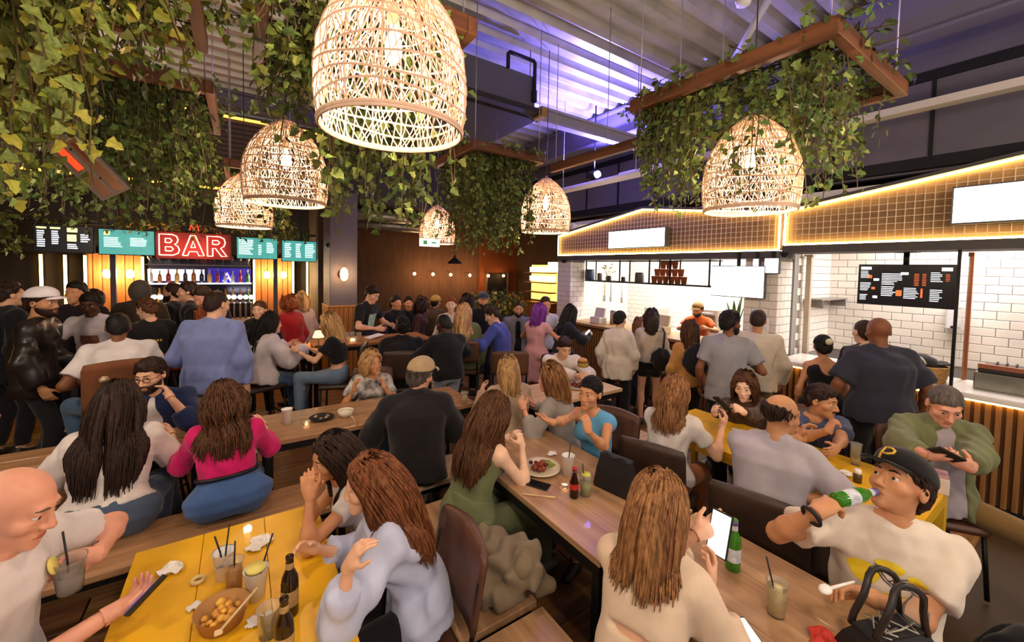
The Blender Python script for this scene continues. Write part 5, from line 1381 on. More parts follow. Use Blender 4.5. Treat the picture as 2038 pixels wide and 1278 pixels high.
    hops = head_ops(); hl, hr = hand_ops(AL, -1), hand_ops(AR, 1)
    mskin = skinm(skin, SKINS[skin])
    full = Field(base + hops)
    nk = Hc - HR[2] * 0.128 * hs; parts = []; headf = Field(hops)
    inhead = lambda C, m=0.0: ((C - nk) @ HR[2] > m) & (np.linalg.norm(C - Hc, axis=1) < 0.24)
    parts.append(keep(surf(Field(base + hops[:3]), lo_['body']), lambda C: ~(inhead(C, 0.015) & (headf.at(C) < 0.014)) & ~(((C - AL[2]) @ AL[3] > 0.004) & (np.linalg.norm(C - AL[2], axis=1) < 0.06)) & ~(((C - AR[2]) @ AR[3] > 0.004) & (np.linalg.norm(C - AR[2], axis=1) < 0.06))))
    hd_ = surf(Field(hops + [('u', torso)]), lo_['head'], Hc - 0.21 * hs, Hc + 0.17 * hs)
    parts.append(keep(hd_, lambda C: inhead(C, 0.0)))
    for A, o, q in ((AL, hl, -1), (AR, hr, 1)):
        fo = [('u', Rc(A[1], A[2], 0.043 * am, 0.027 * am, k=0.02))] + o
        lo2, hi2 = Field(o).bounds()
        parts.append(keep(surf(Field(fo), lo_['hand'], lo2, hi2), lambda C, A=A: (C - A[2]) @ A[3] > -0.012))
    V, F = merge(parts)
    body = link('body', np_mesh('body', V, F, mskin), root)
    # --- face
    H = lambda x, y, z: Hc + (HR[0] * x + HR[1] * y + HR[2] * z) * hs
    def SF(x, z, out=0.0):                       # point on the face surface
        ys = np.linspace(0.135, 0.03, 64); q = Hc + (HR[0] * x)[None] * hs + (HR[2] * z)[None] * hs + HR[1][None] * (ys * hs)[:, None]
        i = int(np.argmax(headf.at(q) < 0)); return tuple(q[i] + HR[1] * out)
    if eyes and lod < 2:
        for q in (-1, 1):
            e = link('eye', eye_mesh(), root); mt = Matrix(np.stack([HR[0], HR[1], HR[2]], 1).tolist()).to_4x4()
            e.matrix_local = Matrix.Translation(Vector(H(q * 0.032, 0.0735, 0.008))) @ mt @ Matrix.Scale(0.0118 * hs, 4)
            MB().tube([SF(q * x_, z_, 0.0018) for x_, z_ in ((0.014, 0.031), (0.022, 0.034), (0.030, 0.0355), (0.038, 0.034), (0.045, 0.030))], np.array([0.003, 0.004, 0.0042, 0.0035, 0.002]) * (0.6 if fem else 1.0), 5).build('eyebrow', hairm(hair[1] if hair[1] in HAIRS else 'dark', *HAIRS.get(hair[1], HAIRS['dark'])), root)
        lc = M('lips ' + skin, {'fair': '#b86a5a', 'pale': '#c07060', 'tan': '#a05a48', 'olive': '#8f5340', 'brown': '#5f352a', 'dark': '#3c221c', 'rosy': '#b4604e'}[skin], 0.4)
        MB().tube([SF(-0.024, -0.066), SF(-0.010, -0.064), SF(0, -0.066), SF(0.010, -0.064), SF(0.024, -0.066)], [0.002, 0.0062, 0.0064, 0.0062, 0.002], 6).build('lips', lc, root)
    # --- hair
    st, hc = hair[0], hair[1]
    if st != 'bald' or beard:
        mh = hairm(hc, *HAIRS[hc])
    e = lambda c, r, k=0.02: El(H(*c), np.array(r) * hs, HR, k)
    def hp(c, n): return (H(*c), HR[0] * n[0] + HR[1] * n[1] + HR[2] * n[2])
    if st in ('short', 'buzz', 'receding', 'bun', 'long', 'tied'):
        g = {'short': 0.007, 'buzz': 0.004, 'receding': 0.004, 'bun': 0.005, 'long': 0.014, 'tied': 0.005}[st]
        cap = [('u', e((0, -0.016, 0.034), (0.076 + g, 0.095 + g, 0.088 + g))), ('u', e((0, -0.05, -0.02), (0.066 + g, 0.055 + g, 0.07 + g), 0.03))]
        if st == 'short': cap.append(('u', e((0.0, 0.0, 0.09), (0.062, 0.07, 0.042), 0.03)))
        cut = [hp((0, 0.078, 0.066), (0, 0.66, -0.75))] if st != 'receding' else [hp((0, 0.0, 0.07), (0, 0.80, -0.6))]
        if st == 'receding': cap = [('u', e((0, -0.018, 0.026), (0.0785, 0.097, 0.083))), ('s', e((0, 0.02, 0.12), (0.085, 0.13, 0.065), 0.01))]
        if st == 'long': cut = [hp((0, 0.072, 0.075), (0, 0.80, -0.6))]
        parts = [surf(Field(cap, cut, 0.007 if st == 'short' else 0.002, 5, 90.0, 0.005 if st in ('short', 'receding') else 0.003), lo_['hair'])]
        if st in ('bun', 'tied') and lod < 2:     # strands combed back over the skull to the knot
            rg = np.random.default_rng(len(PEOPLE) + 40); n = 260 if lod == 0 else 110; az = rg.uniform(-2.4, 2.4, n); elv = rg.uniform(-0.1, 1.35, n)
            u0 = np.stack([np.sin(az) * np.cos(elv), np.cos(az) * np.cos(elv), np.sin(elv)], 1); rad = np.array([0.0825, 0.1015, 0.0945]); q0 = u0 * rad + np.array([0, -0.016, 0.034]); ok = (q0[:, 1] - 0.080) * 0.66 - (q0[:, 2] - 0.064) * 0.75 < 0; u0 = u0[ok]; n = len(u0)
            ub = nrm(np.array([0, -0.105, 0.05 if st == 'bun' else -0.02]) / rad); pts = []
            for f in np.linspace(0, 1, 6):
                u_ = u0 * (1 - f) + ub[None] * f + np.array([0, 0, 0.0]); u_ /= np.linalg.norm(u_, axis=1)[:, None] + 1e-6; pts.append(u_)
            PA = np.stack(pts, 1); tg = np.gradient(PA, axis=1); sd_ = np.cross(tg, PA); sd_ /= np.linalg.norm(sd_, axis=2)[..., None] + 1e-9; PP = PA * rad + np.array([0, -0.016, 0.034]); r_ = 0.004 if lod == 0 else 0.006
            Vs = np.stack([PP + sd_ * r_, PP + PA * r_ * 0.8, PP - sd_ * r_], 2); Vh = Hc + (Vs.reshape(-1, 3) @ HR) * hs; ids = np.arange(n * 18).reshape(n, 6, 3); A_, B_ = ids[:, :-1], ids[:, 1:]
            parts.append((Vh, np.stack([A_, np.roll(A_, -1, 2), np.roll(B_, -1, 2), B_], -1).reshape(-1, 4)))
        if st in ('short', 'receding') and lod < 2:             # short tufts over the cap
            rg = np.random.default_rng(len(PEOPLE) + 90); n = 420 if lod == 0 else 170
            az = rg.uniform(-math.pi, math.pi, n); elv = np.arcsin(rg.uniform(-0.35, 1.0, n)); u_ = np.stack([np.sin(az) * np.cos(elv), np.cos(az) * np.cos(elv), np.sin(elv)], 1)
            q0 = u_ * np.array([0.082, 0.101, 0.094]) + np.array([0, -0.016, 0.034]); ok = ((q0[:, 1] - 0.070) * 0.66 - (q0[:, 2] - 0.068) * 0.75 < 0) & ((st == 'short') | ((q0[:, 2] < 0.062 + rg.normal(0, 0.008, n)) & (q0[:, 1] < 0.03))); q0, u_ = q0[ok], u_[ok]; n = len(q0)
            tn = np.stack([0.35 * np.sign(q0[:, 0]) + rg.normal(0, 0.3, n), -0.45 + rg.normal(0, 0.3, n), np.where(q0[:, 2] > 0.07, 0.0, -0.8) + rg.normal(0, 0.2, n)], 1); tn -= u_ * (tn * u_).sum(1)[:, None]; tn /= np.linalg.norm(tn, axis=1)[:, None]
            L = rg.uniform(0.014, 0.026, n)[:, None]; pts = [q0, q0 + tn * L * 0.5 + u_ * 0.007, q0 + tn * L + u_ * 0.004]; sd_ = np.cross(tn, u_); r_ = 0.0045 if lod == 0 else 0.007; Vs = []
            for i_, w_ in enumerate((1.0, 1.0, 0.3)): Vs.append(np.stack([pts[i_] + sd_ * r_ * w_, pts[i_] + u_ * r_ * 0.7 * w_, pts[i_] - sd_ * r_ * w_], 1))
            Vs = np.stack(Vs, 1); Vh = Hc + (Vs.reshape(-1, 3) @ HR) * hs; ids = np.arange(n * 9).reshape(n, 3, 3); A_, B_ = ids[:, :-1], ids[:, 1:]
            parts.append((Vh, np.stack([A_, np.roll(A_, -1, 2), np.roll(B_, -1, 2), B_], -1).reshape(-1, 4)))
        if st in ('bun', 'tied'):
            c = (0, -0.105, 0.05) if st == 'bun' else (0, -0.115, -0.02)
            parts.append(surf(Field([('u', e(c, (0.042, 0.04, 0.042) if st == 'bun' else (0.03, 0.035, 0.03)))], (), 0.004, 3, 80), lo_['hair']))
        if st == 'long':
            L, sp, wave = hair[2], hair[3] if len(hair) > 3 else 1.0, hair[4] if len(hair) > 4 else 0.008
            n = {0: 860, 1: 230, 2: 80}[lod]; nu = {0: 150, 1: 80, 2: 30}[lod]; rr = {0: 0.0036, 1: 0.0072, 2: 0.014}[lod]
            rg = np.random.default_rng(abs(hash(label)) % 9999 if False else len(PEOPLE))
            az = rg.uniform(-math.pi, math.pi, n); elv = np.arcsin(rg.uniform(0.12, 1.0, n))
            az = np.where(np.abs(az) < 0.75, az * 2.2, az)          # azimuth from the face, keep the forehead free
            loc_ = np.stack([np.sin(az) * np.cos(elv), np.cos(az) * np.cos(elv), np.sin(elv)], 1)
            rad = np.array([0.084, 0.103, 0.098]); q0 = loc_ * rad + np.array([0, -0.016, 0.034])
            okm = q0[:, 1] * 0.8 - (q0[:, 2] - 0.075) * 0.6 < 0.072 * 0.8 + 0.004; q0 = q0[okm]; n = len(q0)
            Pw = Hc + (q0 @ HR) * hs; steps = {0: 13, 1: 9, 2: 7}[lod]; paths = [Pw.copy()]
            head_f = Field([('u', El(Hc + (HR[1] * -0.014 + HR[2] * 0.03) * hs, np.array([0.083, 0.102, 0.095]) * hs, HR, 0.01)), ('u', El(H(0, 0.065, -0.02), np.array([0.074, 0.07, 0.11]) * hs, HR, 0.01)), ('u', Rc(N, hb, 0.062 * s, 0.062 * s, k=0.02)),
                            ('u', Loft(P0, R, TL, ts, a + 0.018, b + 0.018, bend, k=0.02)), ('u', El(SL, [0.085 * am] * 3, k=0.02)), ('u', El(SR, [0.085 * am] * 3, k=0.02)), ('u', Rc(SL, AL[1], 0.07 * am, 0.06 * am, k=0.02)), ('u', Rc(SR, AR[1], 0.07 * am, 0.06 * am, k=0.02))])
            xs = q0[:, 0] + rg.normal(0, 0.004, n)
            fr = np.clip(q0[:, 1] * 14, 0, 1); vel = HR[0][None] * (np.sign(xs) * np.where(q0[:, 1] < -0.03, 0.18, 0.55 + 0.6 * fr) * sp)[:, None] + HR[1][None] * -0.7 + np.array([0, 0, -0.15]); dn = nrm(-R[2] * 0.6 + np.array([0, 0, -0.4]))
            Ln = L * rg.uniform(0.86, 1.05, n) + np.maximum(0, q0[:, 2]) * 0.5; ph = rg.uniform(0, 6.28, n)
            off = rg.uniform(0.004, 0.014, n); und = np.arange(n) < nu; off = np.where(und, 0.0, off); Ln = np.where(und, Ln * 0.94, Ln); wscale = np.where(und, 3.6, 1.0)
            for k_ in range(steps):
                f = (k_ + 1) / steps
                xl = (Pw - N) @ R[0]; vel = vel * 0.72 ** (15 / steps) + dn * (15 / steps) ** 0.5 * 0.62 + HR[1][None] * (-0.16 if f < 0.45 else 0) - R[0][None] * (np.sign(xl) * np.clip(np.abs(xl) - 0.075 * s * sp, 0, 0.2) * (5.0 if f > 0.35 else 0))[:, None]
                stp = vel / np.linalg.norm(vel, axis=1)[:, None] * (Ln / steps)[:, None]
                Pw = Pw + stp
                wv = wave * np.sin(ph + f * 13); Pw = Pw + np.stack([np.cos(ph) * wv, np.sin(ph) * wv, 0 * wv], 1) * 0.6
                for it in range(2):
                    dd = head_f.at(Pw) - off; bad = dd < 0.002
                    if bad.any():
                        g_ = np.stack([head_f.at(Pw + np.eye(3)[i] * 0.004) - head_f.at(Pw - np.eye(3)[i] * 0.004) for i in range(3)], 1); g_ /= np.linalg.norm(g_, axis=1)[:, None] + 1e-9
                        Pw = Pw + np.where(bad, 0.003 - dd, 0)[:, None] * g_
                paths.append(Pw.copy())
            PA = np.stack(paths, 1)                                  # n, steps+1, 3
            tg = np.gradient(PA, axis=1); tg /= np.linalg.norm(tg, axis=2)[..., None] + 1e-9
            ctr = Hc[None, None] * np.array([1, 1, 0]); outw = PA - ctr; outw[..., 2] = 0; outw /= np.linalg.norm(outw, axis=2)[..., None] + 1e-9
            sdv = np.cross(tg, outw); sdv /= np.linalg.norm(sdv, axis=2)[..., None] + 1e-9; nv = np.cross(sdv, tg)
            tap = np.interp(np.linspace(0, 1, steps + 1), [0, 0.1, 0.75, 1], [0.9, 1.2, 1.0, 0.35])[None, :, None] * rr * wscale[:, None, None]
            ring = np.stack([PA + sdv * tap * 1.5, PA + nv * np.minimum(tap, rr * 1.4) * 0.9, PA - sdv * tap * 1.5], 2)
            Vh = ring.reshape(-1, 3); m_ = 3; ids = np.arange(n * (steps + 1) * m_).reshape(n, steps + 1, m_)
            A_, B_ = ids[:, :-1], ids[:, 1:]
            Fh = np.stack([A_, np.roll(A_, -1, 2), np.roll(B_, -1, 2), B_], -1).reshape(-1, 4)
            parts.append((Vh, Fh))
        V, F = merge(parts)
        link('hair', np_mesh('hair', V, F, mh), root)
    if beard:
        bf = Field([('u', e((0, 0.024, -0.045), (0.066, 0.077, 0.078))), ('u', e((0, 0.058, -0.085), (0.044, 0.046, 0.038), 0.02)), ('s', Rc(H(-0.017, 0.1, -0.066), H(0.017, 0.1, -0.066), 0.012 * hs, 0.012 * hs, k=0.004))], [hp((0, 0.05, -0.042), (0, 0.15, 0.99)), hp((0, -0.02, 0), (0, -1, 0))], 0.002, 2, 90) if beard == 'full' else \
            Field([('u', Rc(H(-0.022, 0.086, -0.052), H(0, 0.096, -0.047), 0.006 * hs, 0.0085 * hs, k=0.004)), ('u', Rc(H(0.022, 0.086, -0.052), H(0, 0.096, -0.047), 0.006 * hs, 0.0085 * hs, k=0.004))])
        V, F = surf(bf, lo_['head'])
        if len(F): link('beard' if beard == 'full' else 'moustache', np_mesh('beard', V, F, hairm(hc, *HAIRS[hc])), root)
    # --- clothes
    fields = {}
    def garment(name, spec, kind):
        """spec: (colour name, hex, sleeve 0..2, hem t, dict)"""
        nm, colr, slv, hem, o = spec[0], spec[1], spec[2], spec[3], (spec[4] if len(spec) > 4 else {})
        e_ = o.get('e', 0.012); mat = o.get('mat') or cloth(nm, colr)
        ts2 = list(ts); aa = np.array(a) + e_; bb = np.array(b) + e_
        if hem < 0.06: aa[:2] = aa[2] + 0.018; bb[:2] = bb[2] + 0.018; aa[2] += 0.016; bb[2] += 0.016; aa[3] += 0.006; bb[3] += 0.004
        else: aa[:3] -= 0.009; bb[:3] -= 0.009
        if hem < ts2[0]: ts2[0] = hem
        t1 = o.get('t1', 0.985)
        ops = [('u', Loft(P0, R, TL, ts2, aa, bb, bend, hem, t1, k=0.04))] + [('u', El(c, r + e_, R, 0.04)) for c, r in bust]
        if o.get('open'): ops.append(('s', Loft(P0 + R[1] * 0.2, R, TL, [-1.5, 0.5, 1.1], np.array([0.075, 0.06, 0.03]) * o['open'], [0.16, 0.16, 0.16], 0, k=0.01)))
        for (S, E, W, hd, pn, cu) in (AL, AR):
            lo3 = e_ + o.get('loose', 0.006)
            if slv <= 0: continue
            ops.append(('u', El(S, np.array([0.052, 0.055, 0.055]) * am + e_ * 0.8, k=0.04))); ops.append(('u', Rc(N + R[2] * 0.004 + (S - N) * 0.2, S + R[2] * 0.012, 0.036 * s + e_, 0.034 * am + e_, k=0.04)))
            ops.append(('u', Rc(S, E, 0.052 * am + e_, 0.041 * am + lo3 + (0.008 if slv < 1 else 0), None if slv >= 1 else slv, k=0.035)))
            if slv > 1: ops.append(('u', El(E, [0.046 * am + lo3 + 0.004] * 3, k=0.02)))
            if slv > 1: ops.append(('u', Rc(E, W, 0.044 * am + lo3, 0.028 * am + lo3, slv - 1, k=0.025)))
        if o.get('collar'): ops.append(('u', Rc(N - R[2] * 0.02, N + ndir * 0.03, 0.078 * s, 0.070 * s, 1.0, k=0.02)))
        for c_ in o.get('cut', ()):              # ellipsoidal cut-outs in torso frame: (x, y, t, rx, ry, rz)
            ops.append(('s', El(P0 + R[0] * c_[0] + R[1] * c_[1] + R[2] * TL * c_[2], c_[3:6], R, 0.01)))
        if o.get('skirt'):
            L_, r0, r1 = o['skirt']; ops.append(('u', Rc(P0, P0 - np.array([0, 0, L_]), r0, r1, 1.0, k=0.05)))
        planes = []
        if sit is not None: planes.append(((0, 0, sit + 0.004), (0, 0, -1)))
        fld = Field(ops, planes, o.get('amp', 0.008) if lod < 2 else 0.004, len(PEOPLE), o.get('freq', 24.0))
        V, F = surf(fld, lo_['cloth']); fields[kind] = fld
        return link(name, np_mesh(name, V, F, mat), root)
    if top: garment(top[5] if len(top) > 5 else 'shirt', top, 'top')
    if over: garment(over[5] if len(over) > 5 else 'jacket', over, 'over')
    if bottom:
        nm, colr, ln = bottom[0], bottom[1], bottom[2]; o = bottom[3] if len(bottom) > 3 else {}
        e_ = o.get('e', 0.010); aa = np.array(a) + e_; bb = np.array(b) + e_
        ops = [('u', Loft(P0, R, TL, ts, aa, bb, bend, -0.2, o.get('waist', 0.16), k=0.05))]
        if o.get('skirt'): L_, r0, r1 = o['skirt']; ops.append(('u', Rc(P0, P0 - np.array([0, 0, L_]), r0, r1, 1.0, k=0.05)))
        for (Hj, K, A_, fd) in LEG:
            if ln <= 0: continue
            ops.append(('u', El(Hj - np.array([0, 0.02, 0.0]), np.array([0.07, 0.085, 0.08]) * legw + e_, k=0.05)))
            ops.append(('u', Rc(Hj, K, 0.080 * legw + e_, 0.054 * legw + e_ + o.get('loose', 0.006), None if ln >= 1 else ln, k=0.04)))
            if ln > 1: ops.append(('u', Rc(K, A_, 0.056 * legw + e_ + o.get('loose', 0.006), 0.042 * legw + e_ + o.get('loose', 0.006), min(1.0, ln - 1), k=0.025)))
        planes = [((0, 0, sit + 0.003), (0, 0, -1))] if (sit is not None and False) else []
        V, F = surf(Field(ops, planes, 0.004, len(PEOPLE) + 50, 22.0), lo_['leg'])
        link(o.get('name', 'trousers'), np_mesh('trousers', V, F, o.get('mat') or cloth(nm, colr)), root)
    if shoes:
        for (Hj, K, A_, fd) in LEG:
            zf = A_[2] - 0.085 * s
            c0 = np.array([A_[0], A_[1], zf + 0.04]) - fd * 0.04; c1 = np.array([A_[0], A_[1], zf + 0.033]) + fd * 0.15 * s
            V, F = surf(Field([('u', Rc(c0, c1, 0.044 * s, 0.036 * s, k=0.02)), ('u', Rc(c0 + np.array([0, 0, 0.02]) + fd * 0.02, np.array([A_[0], A_[1], zf + 0.09]), 0.044 * s, 0.046 * s, 1.0, k=0.02))], [((0, 0, zf + 0.003), (0, 0, -1))]), lo_['shoe'])
            if len(F): link('shoe', np_mesh('shoe', V, F, M('shoe ' + shoes, shoes, 0.5)), root)
    info = dict(root=root, H=H, HR=HR, Hc=Hc, hs=hs, N=N, R=R, P0=P0, TL=TL, AL=AL, AR=AR, a=a, b=b, s=s, loc=loc, yaw=yaw, SL=SL, SR=SR, lod=lod, tolocal=tolocal, LEG=LEG, fields=fields, sit=sit)
    return info
def toworld(I, P):
    c_, s_ = math.cos(math.radians(I['yaw'])), math.sin(math.radians(I['yaw']))
    return np.array([I['loc'][0] + P[0] * c_ + P[1] * s_, I['loc'][1] - P[0] * s_ + P[1] * c_, P[2]])
def wear_cap(I, col, name, tilt=0.0, back=False):
    H, HR, hs = I['H'], I['HR'], I['hs']
    e = lambda c, r, k=0.01: El(H(*c), np.array(r) * hs, HR, k)
    cp = empty('cap'); cp.parent = I['root']
    hp = lambda c, n: (H(*c), HR[0] * n[0] + HR[1] * n[1] + HR[2] * n[2])
    mt = cloth('cap ' + name, col)
    I['capf'] = Field([('u', e((0, -0.014, 0.045), (0.093, 0.111, 0.100))), ('u', e((0, 0.028, 0.082), (0.074, 0.074, 0.060), 0.03))])
    V, F = surf(Field([('u', e((0, -0.014, 0.045), (0.093, 0.111, 0.100))), ('u', e((0, 0.028, 0.082), (0.074, 0.074, 0.060), 0.03))], [hp((0, 0.0, 0.052), (0, 0.10, -0.99))]), 0.008 if I['lod'] < 2 else 0.014)
    link('crown', np_mesh('crown', V, F, mt), cp)
    sg = -1 if back else 1
    m = MB(); V = []; n = 12
    for lay in (0.0, 0.006):
        for i in range(n + 1):
            u = -1 + 2 * i / n
            for rr in (0, 1):
                y = sg * (0.062 + 0.045 * math.sqrt(max(0, 1 - (u * 0.85) ** 2)) + rr * 0.066 * math.sqrt(max(0.0, 1 - u * u)))
                V.append(tuple(H(u * 0.085, y, 0.060 + lay - rr * 0.008 - 0.012 * u * u)))
    F = []; m1 = 2 * (n + 1)
    for i in range(n):
        a_ = 2 * i; F.append((a_, a_ + 1, a_ + 3, a_ + 2)); F.append((m1 + a_, m1 + a_ + 2, m1 + a_ + 3, m1 + a_ + 1)); F.append((a_ + 1, m1 + a_ + 1, m1 + a_ + 3, a_ + 3))
    m.add(V, F, 0, True); m.build('brim', mt, cp)
    return cp

def wear_glasses(I):
    H = I['H']; t = empty('glasses'); t.parent = I['root']; mg = M('glasses frame', '#1a1416', 0.3)
    for q in (-1, 1):
        MB().tube([tuple(H(q * 0.034 + 0.024 * math.cos(a), 0.098, 0.004 + 0.018 * math.sin(a))) for a in np.linspace(0, 5.9, 14)], 0.0025, 5, close=True).build('rim', mg, t)
        MB().tube([tuple(H(q * 0.058, 0.097, 0.008)), tuple(H(q * 0.080, 0.06, 0.008)), tuple(H(q * 0.082, -0.01, 0.004))], 0.0022, 5).build('temple', mg, t)
    MB().tube([tuple(H(-0.011, 0.1, 0.008)), tuple(H(0.011, 0.1, 0.008))], 0.0025, 5).build('bridge', mg, t)
# ================================================================== the people
JE = ('denim', '#46607f', 1.93); JD = ('dark denim', '#39465a', 1.93); BK = ('black trousers', '#1e1c20', 1.93); KH = ('khaki trousers', '#8a7352', 1.93)
def seat_of(I, label, seat, mat=None, name='chair', cat='chair', ribs=0, back_h=0.36, w_=0.44, dy=-0.02, z_foot=None, yaw=None):
    p = toworld(I, np.array([0, dy, 0])); seat = I.get('sit') or seat
    return chair(label, p[0], p[1], I['yaw'] if yaw is None else yaw, seat, mat, back_h, name, ribs, w_, cat, z_foot)

# ---- front row
def stool(label, x, y, seat):
    t = thing('stool', label, 'stool', (x, y, 0))
    MB().lathe([(0.16, seat - 0.05), (0.175, seat - 0.04), (0.175, seat - 0.01), (0.165, seat)], 18).build('seat', mleathd, t)
    for a_, b_ in ((-1, -1), (1, -1), (1, 1), (-1, 1)): MB().tube([(a_ * 0.09, b_ * 0.09, seat - 0.05), (a_ * 0.15, b_ * 0.15, 0)], 0.012, 6).build('leg', mblack, t)
    MB().tube([(0.14 * math.cos(q), 0.14 * math.sin(q), 0.2) for q in np.linspace(0, 5.9, 16)], 0.008, 5, close=True).build('foot_ring', mblack, t)
bald = person('bald man in a white T-shirt sipping a drink over his phone', (64, 940), 1.33, 108, None, 0.45, 1.78, w=1.1, lean=9, head=(0, -22, 0), skin='rosy', hair=('bald', 'grey'), top=('white tee', '#d9d2d2', 0.62, -0.1, {'e': 0.016, 'loose': 0.012}), bottom=JD,
       armR={'t': ('px', 212, 1226, 1.42), 'el': (0.6, -0.3, -0.8), 'palm': (-0.3, 0.2, 1), 'curl': 0.55}, armL={'t': ('px', 196, 1104, 1.55), 'el': (-1, 0.5, -0.5), 'curl': 0.55, 'palm': (0.8, -0.3, 0.1), 'pt': ('px', 140, 1118, 1.5)}, lod=0)
w2 = person('woman with long dark brown hair in a white knit top on the bench', (238, 760), None, 2, None, 0.45, 1.80, 'f', 1.2, 20, head=(4, -12, 0), skin='fair', hair=('long', 'dark', 0.58, 1.5, 0.008), top=('white knit', '#ddd2d0', 0.95, 0.12, {'e': 0.020, 'loose': 0.02}), bottom=('grey denim', '#4c5a72', 1.93, {'e': 0.016, 'waist': 0.17}), hips=1.12,
       armR={'t': (0.22, 0.5, 0.82)}, armL={'t': (-0.34, 0.42, 0.8)}, lod=0, eyes=False)
w3 = person('woman with curly brown hair in a hot pink top and blue jeans', (442, 760), None, 6, None, 0.45, 1.68, 'f', 1.16, 13, -4, head=(-25, -8, 0), skin='fair', hair=('long', 'brown', 0.40, 1.5, 0.03), top=('pink top', '#d4206c', 1.55, 0.30, {'e': 0.014, 'loose': 0.014}), bottom=('mid denim', '#4a69a0', 1.93, {'waist': 0.33, 'e': 0.016}), hips=1.22,
       armL={'t': (-0.25, 0.42, 0.84)}, armR={'t': (0.16, 0.45, 0.84)}, legs={'L': ((-0.09, 0.42, 0.085), (-0.05, 0.6, 1)), 'R': ((0.06, 0.42, 0.085), (0.05, 0.6, 1))}, lod=0, eyes=False)
R_, P_, TL_ = w3['R'], w3['P0'], w3['TL']
pts = []
for q in range(36):
    an = 2 * math.pi * q / 36; ca, sa_ = math.cos(an), math.sin(an); aa = np.interp(0.31, [-0.2, -0.08, 0.06, 0.28], w3['a'][:4]) + 0.024; bb = np.interp(0.31, [-0.2, -0.08, 0.06, 0.28], w3['b'][:4]) + 0.024
    pts.append(tuple(P_ + R_[0] * aa * np.sign(ca) * abs(ca) ** 0.87 + R_[1] * (bb * np.sign(sa_) * abs(sa_) ** 0.87 - 0.03 * 4 * 0.31 * 0.69) + R_[2] * TL_ * 0.31))
tag(MB().tube(pts, 0.013, 6, close=True).build('belt', M('black belt', '#17151a', 0.45), w3['root']), 'black leather belt')
m4g = person('bearded man in glasses and navy jacket holding his hand to his ear', (292, 718), None, 192, None, 0.45, 1.76, lean=16, head=(12, -12, 4), skin='fair', hair=('short', 'dark'), beard='full', top=('white shirt', '#dcd8de', 0.6, -0.1), over=('navy jacket', '#232f5a', 1.5, -0.15, {'e': 0.024, 'open': 1}), bottom=JD,
       armL={'t': ('px', 338, 790, 3.05), 'el': (-0.6, 0.2, -1), 'pt': ('px', 325, 758, 3.1), 'curl': 0.4, 'palm': (1, 0, 0)}, armR={'t': (0.3, 0.4, 0.8)}, legs={'L': ((-0.13, 0.24, 0.085), (-0.1, 0.8, 0.7)), 'R': ((0.13, 0.24, 0.085), (0.1, 0.8, 0.7))}, lod=0)
wear_glasses(m4g)
stool('stool under the bearded man in glasses', *m4g['loc'], 0.45)
stool('stool under the bald man in the white T-shirt', *bald['loc'], bald['sit'])
w5 = person('dark-haired woman resting her clasped hands against her face at the yellow table', (652, 872), 2.06, 274, None, 0.45, 1.64, 'f', 0.95, 22, head=(-14, -14, -8), skin='tan', hair=('long', 'dark', 0.40, 0.9, 0.004), top=('white vest', '#e2dcd8', 0.35, -0.05), bottom=BK,
       armL={'t': ('px', 616, 985, 1.86), 'el': (-0.3, 0.3, -1), 'pt': ('px', 612, 950, 1.86), 'curl': 0.6, 'palm': (1, 0, 0)}, armR={'t': ('px', 622, 980, 1.93), 'el': (0.3, 0.3, -1), 'pt': ('px', 616, 948, 1.9), 'curl': 0.6, 'palm': (-1, 0, 0)}, legs={'L': ((-0.2, 0.42, 0.085), (-0.1, 0.6, 1)), 'R': ((-0.02, 0.42, 0.085), (0, 0.6, 1))}, lod=0)
stool('black stool under the woman with clasped hands', *w5['loc'], w5['sit'])
w6 = person('auburn-haired woman in a loose pale blue shirt seen from behind', (725, 912), None, 284, None, 0.45, 1.68, 'f', 1.0, 20, head=(0, -10, 0), skin='fair', hair=('long', 'auburn', 0.46, 1.4, 0.010), top=('pale blue shirt', '#b9bfdc', 1.62, -0.12, {'e': 0.022, 'loose': 0.014, 'collar': 1, 'amp': 0.012, 'freq': 22}), bottom=BK,
       armL={'t': ('px', 694, 1128, 1.42), 'el': (-0.2, 0.5, -1), 'pt': ('px', 716, 1085, 1.42), 'curl': 0.5, 'palm': (0.2, -1, 0)}, armR={'t': (0.08, 0.44, 0.84)}, lod=0, eyes=False)
chair('ribbed brown leather chair behind the woman in the pale blue shirt', 0.57, 1.62, 272, 0.45, M('ribbed leather', '#5c3c30', 0.4, var=0.15, scale=6), 0.33, ribs=9, w_=0.46)
w7 = person('woman with straight light brown hair in a cream knit photographing with a phone', (1320, 943), 1.57, 70, None, 0.45, 1.76, 'f', 0.98, 20, head=(10, -10, 0), skin='fair', hair=('long', 'lbrown', 0.31, 1.2, 0.002), top=('cream knit', '#d6bea6', 1.6, -0.1, {'e': 0.018, 'loose': 0.02, 'cut': [(0, -0.145, 0.50, 0.125, 0.035, 0.012)]}), bottom=KH,
       armL={'t': ('px', 1388, 1062, 1.62), 'el': (-0.6, 0.1, -0.8), 'pt': ('px', 1425, 1040, 1.64), 'curl': 0.35, 'palm': (0.6, 0.2, 0.6)}, armR={'t': ('px', 1408, 1165, 1.47), 'el': (0.5, -0.1, -0.9), 'pt': ('px', 1425, 1118, 1.52), 'curl': 0.55, 'palm': (-0.5, 0.5, 0.5)}, lod=0, eyes=False)
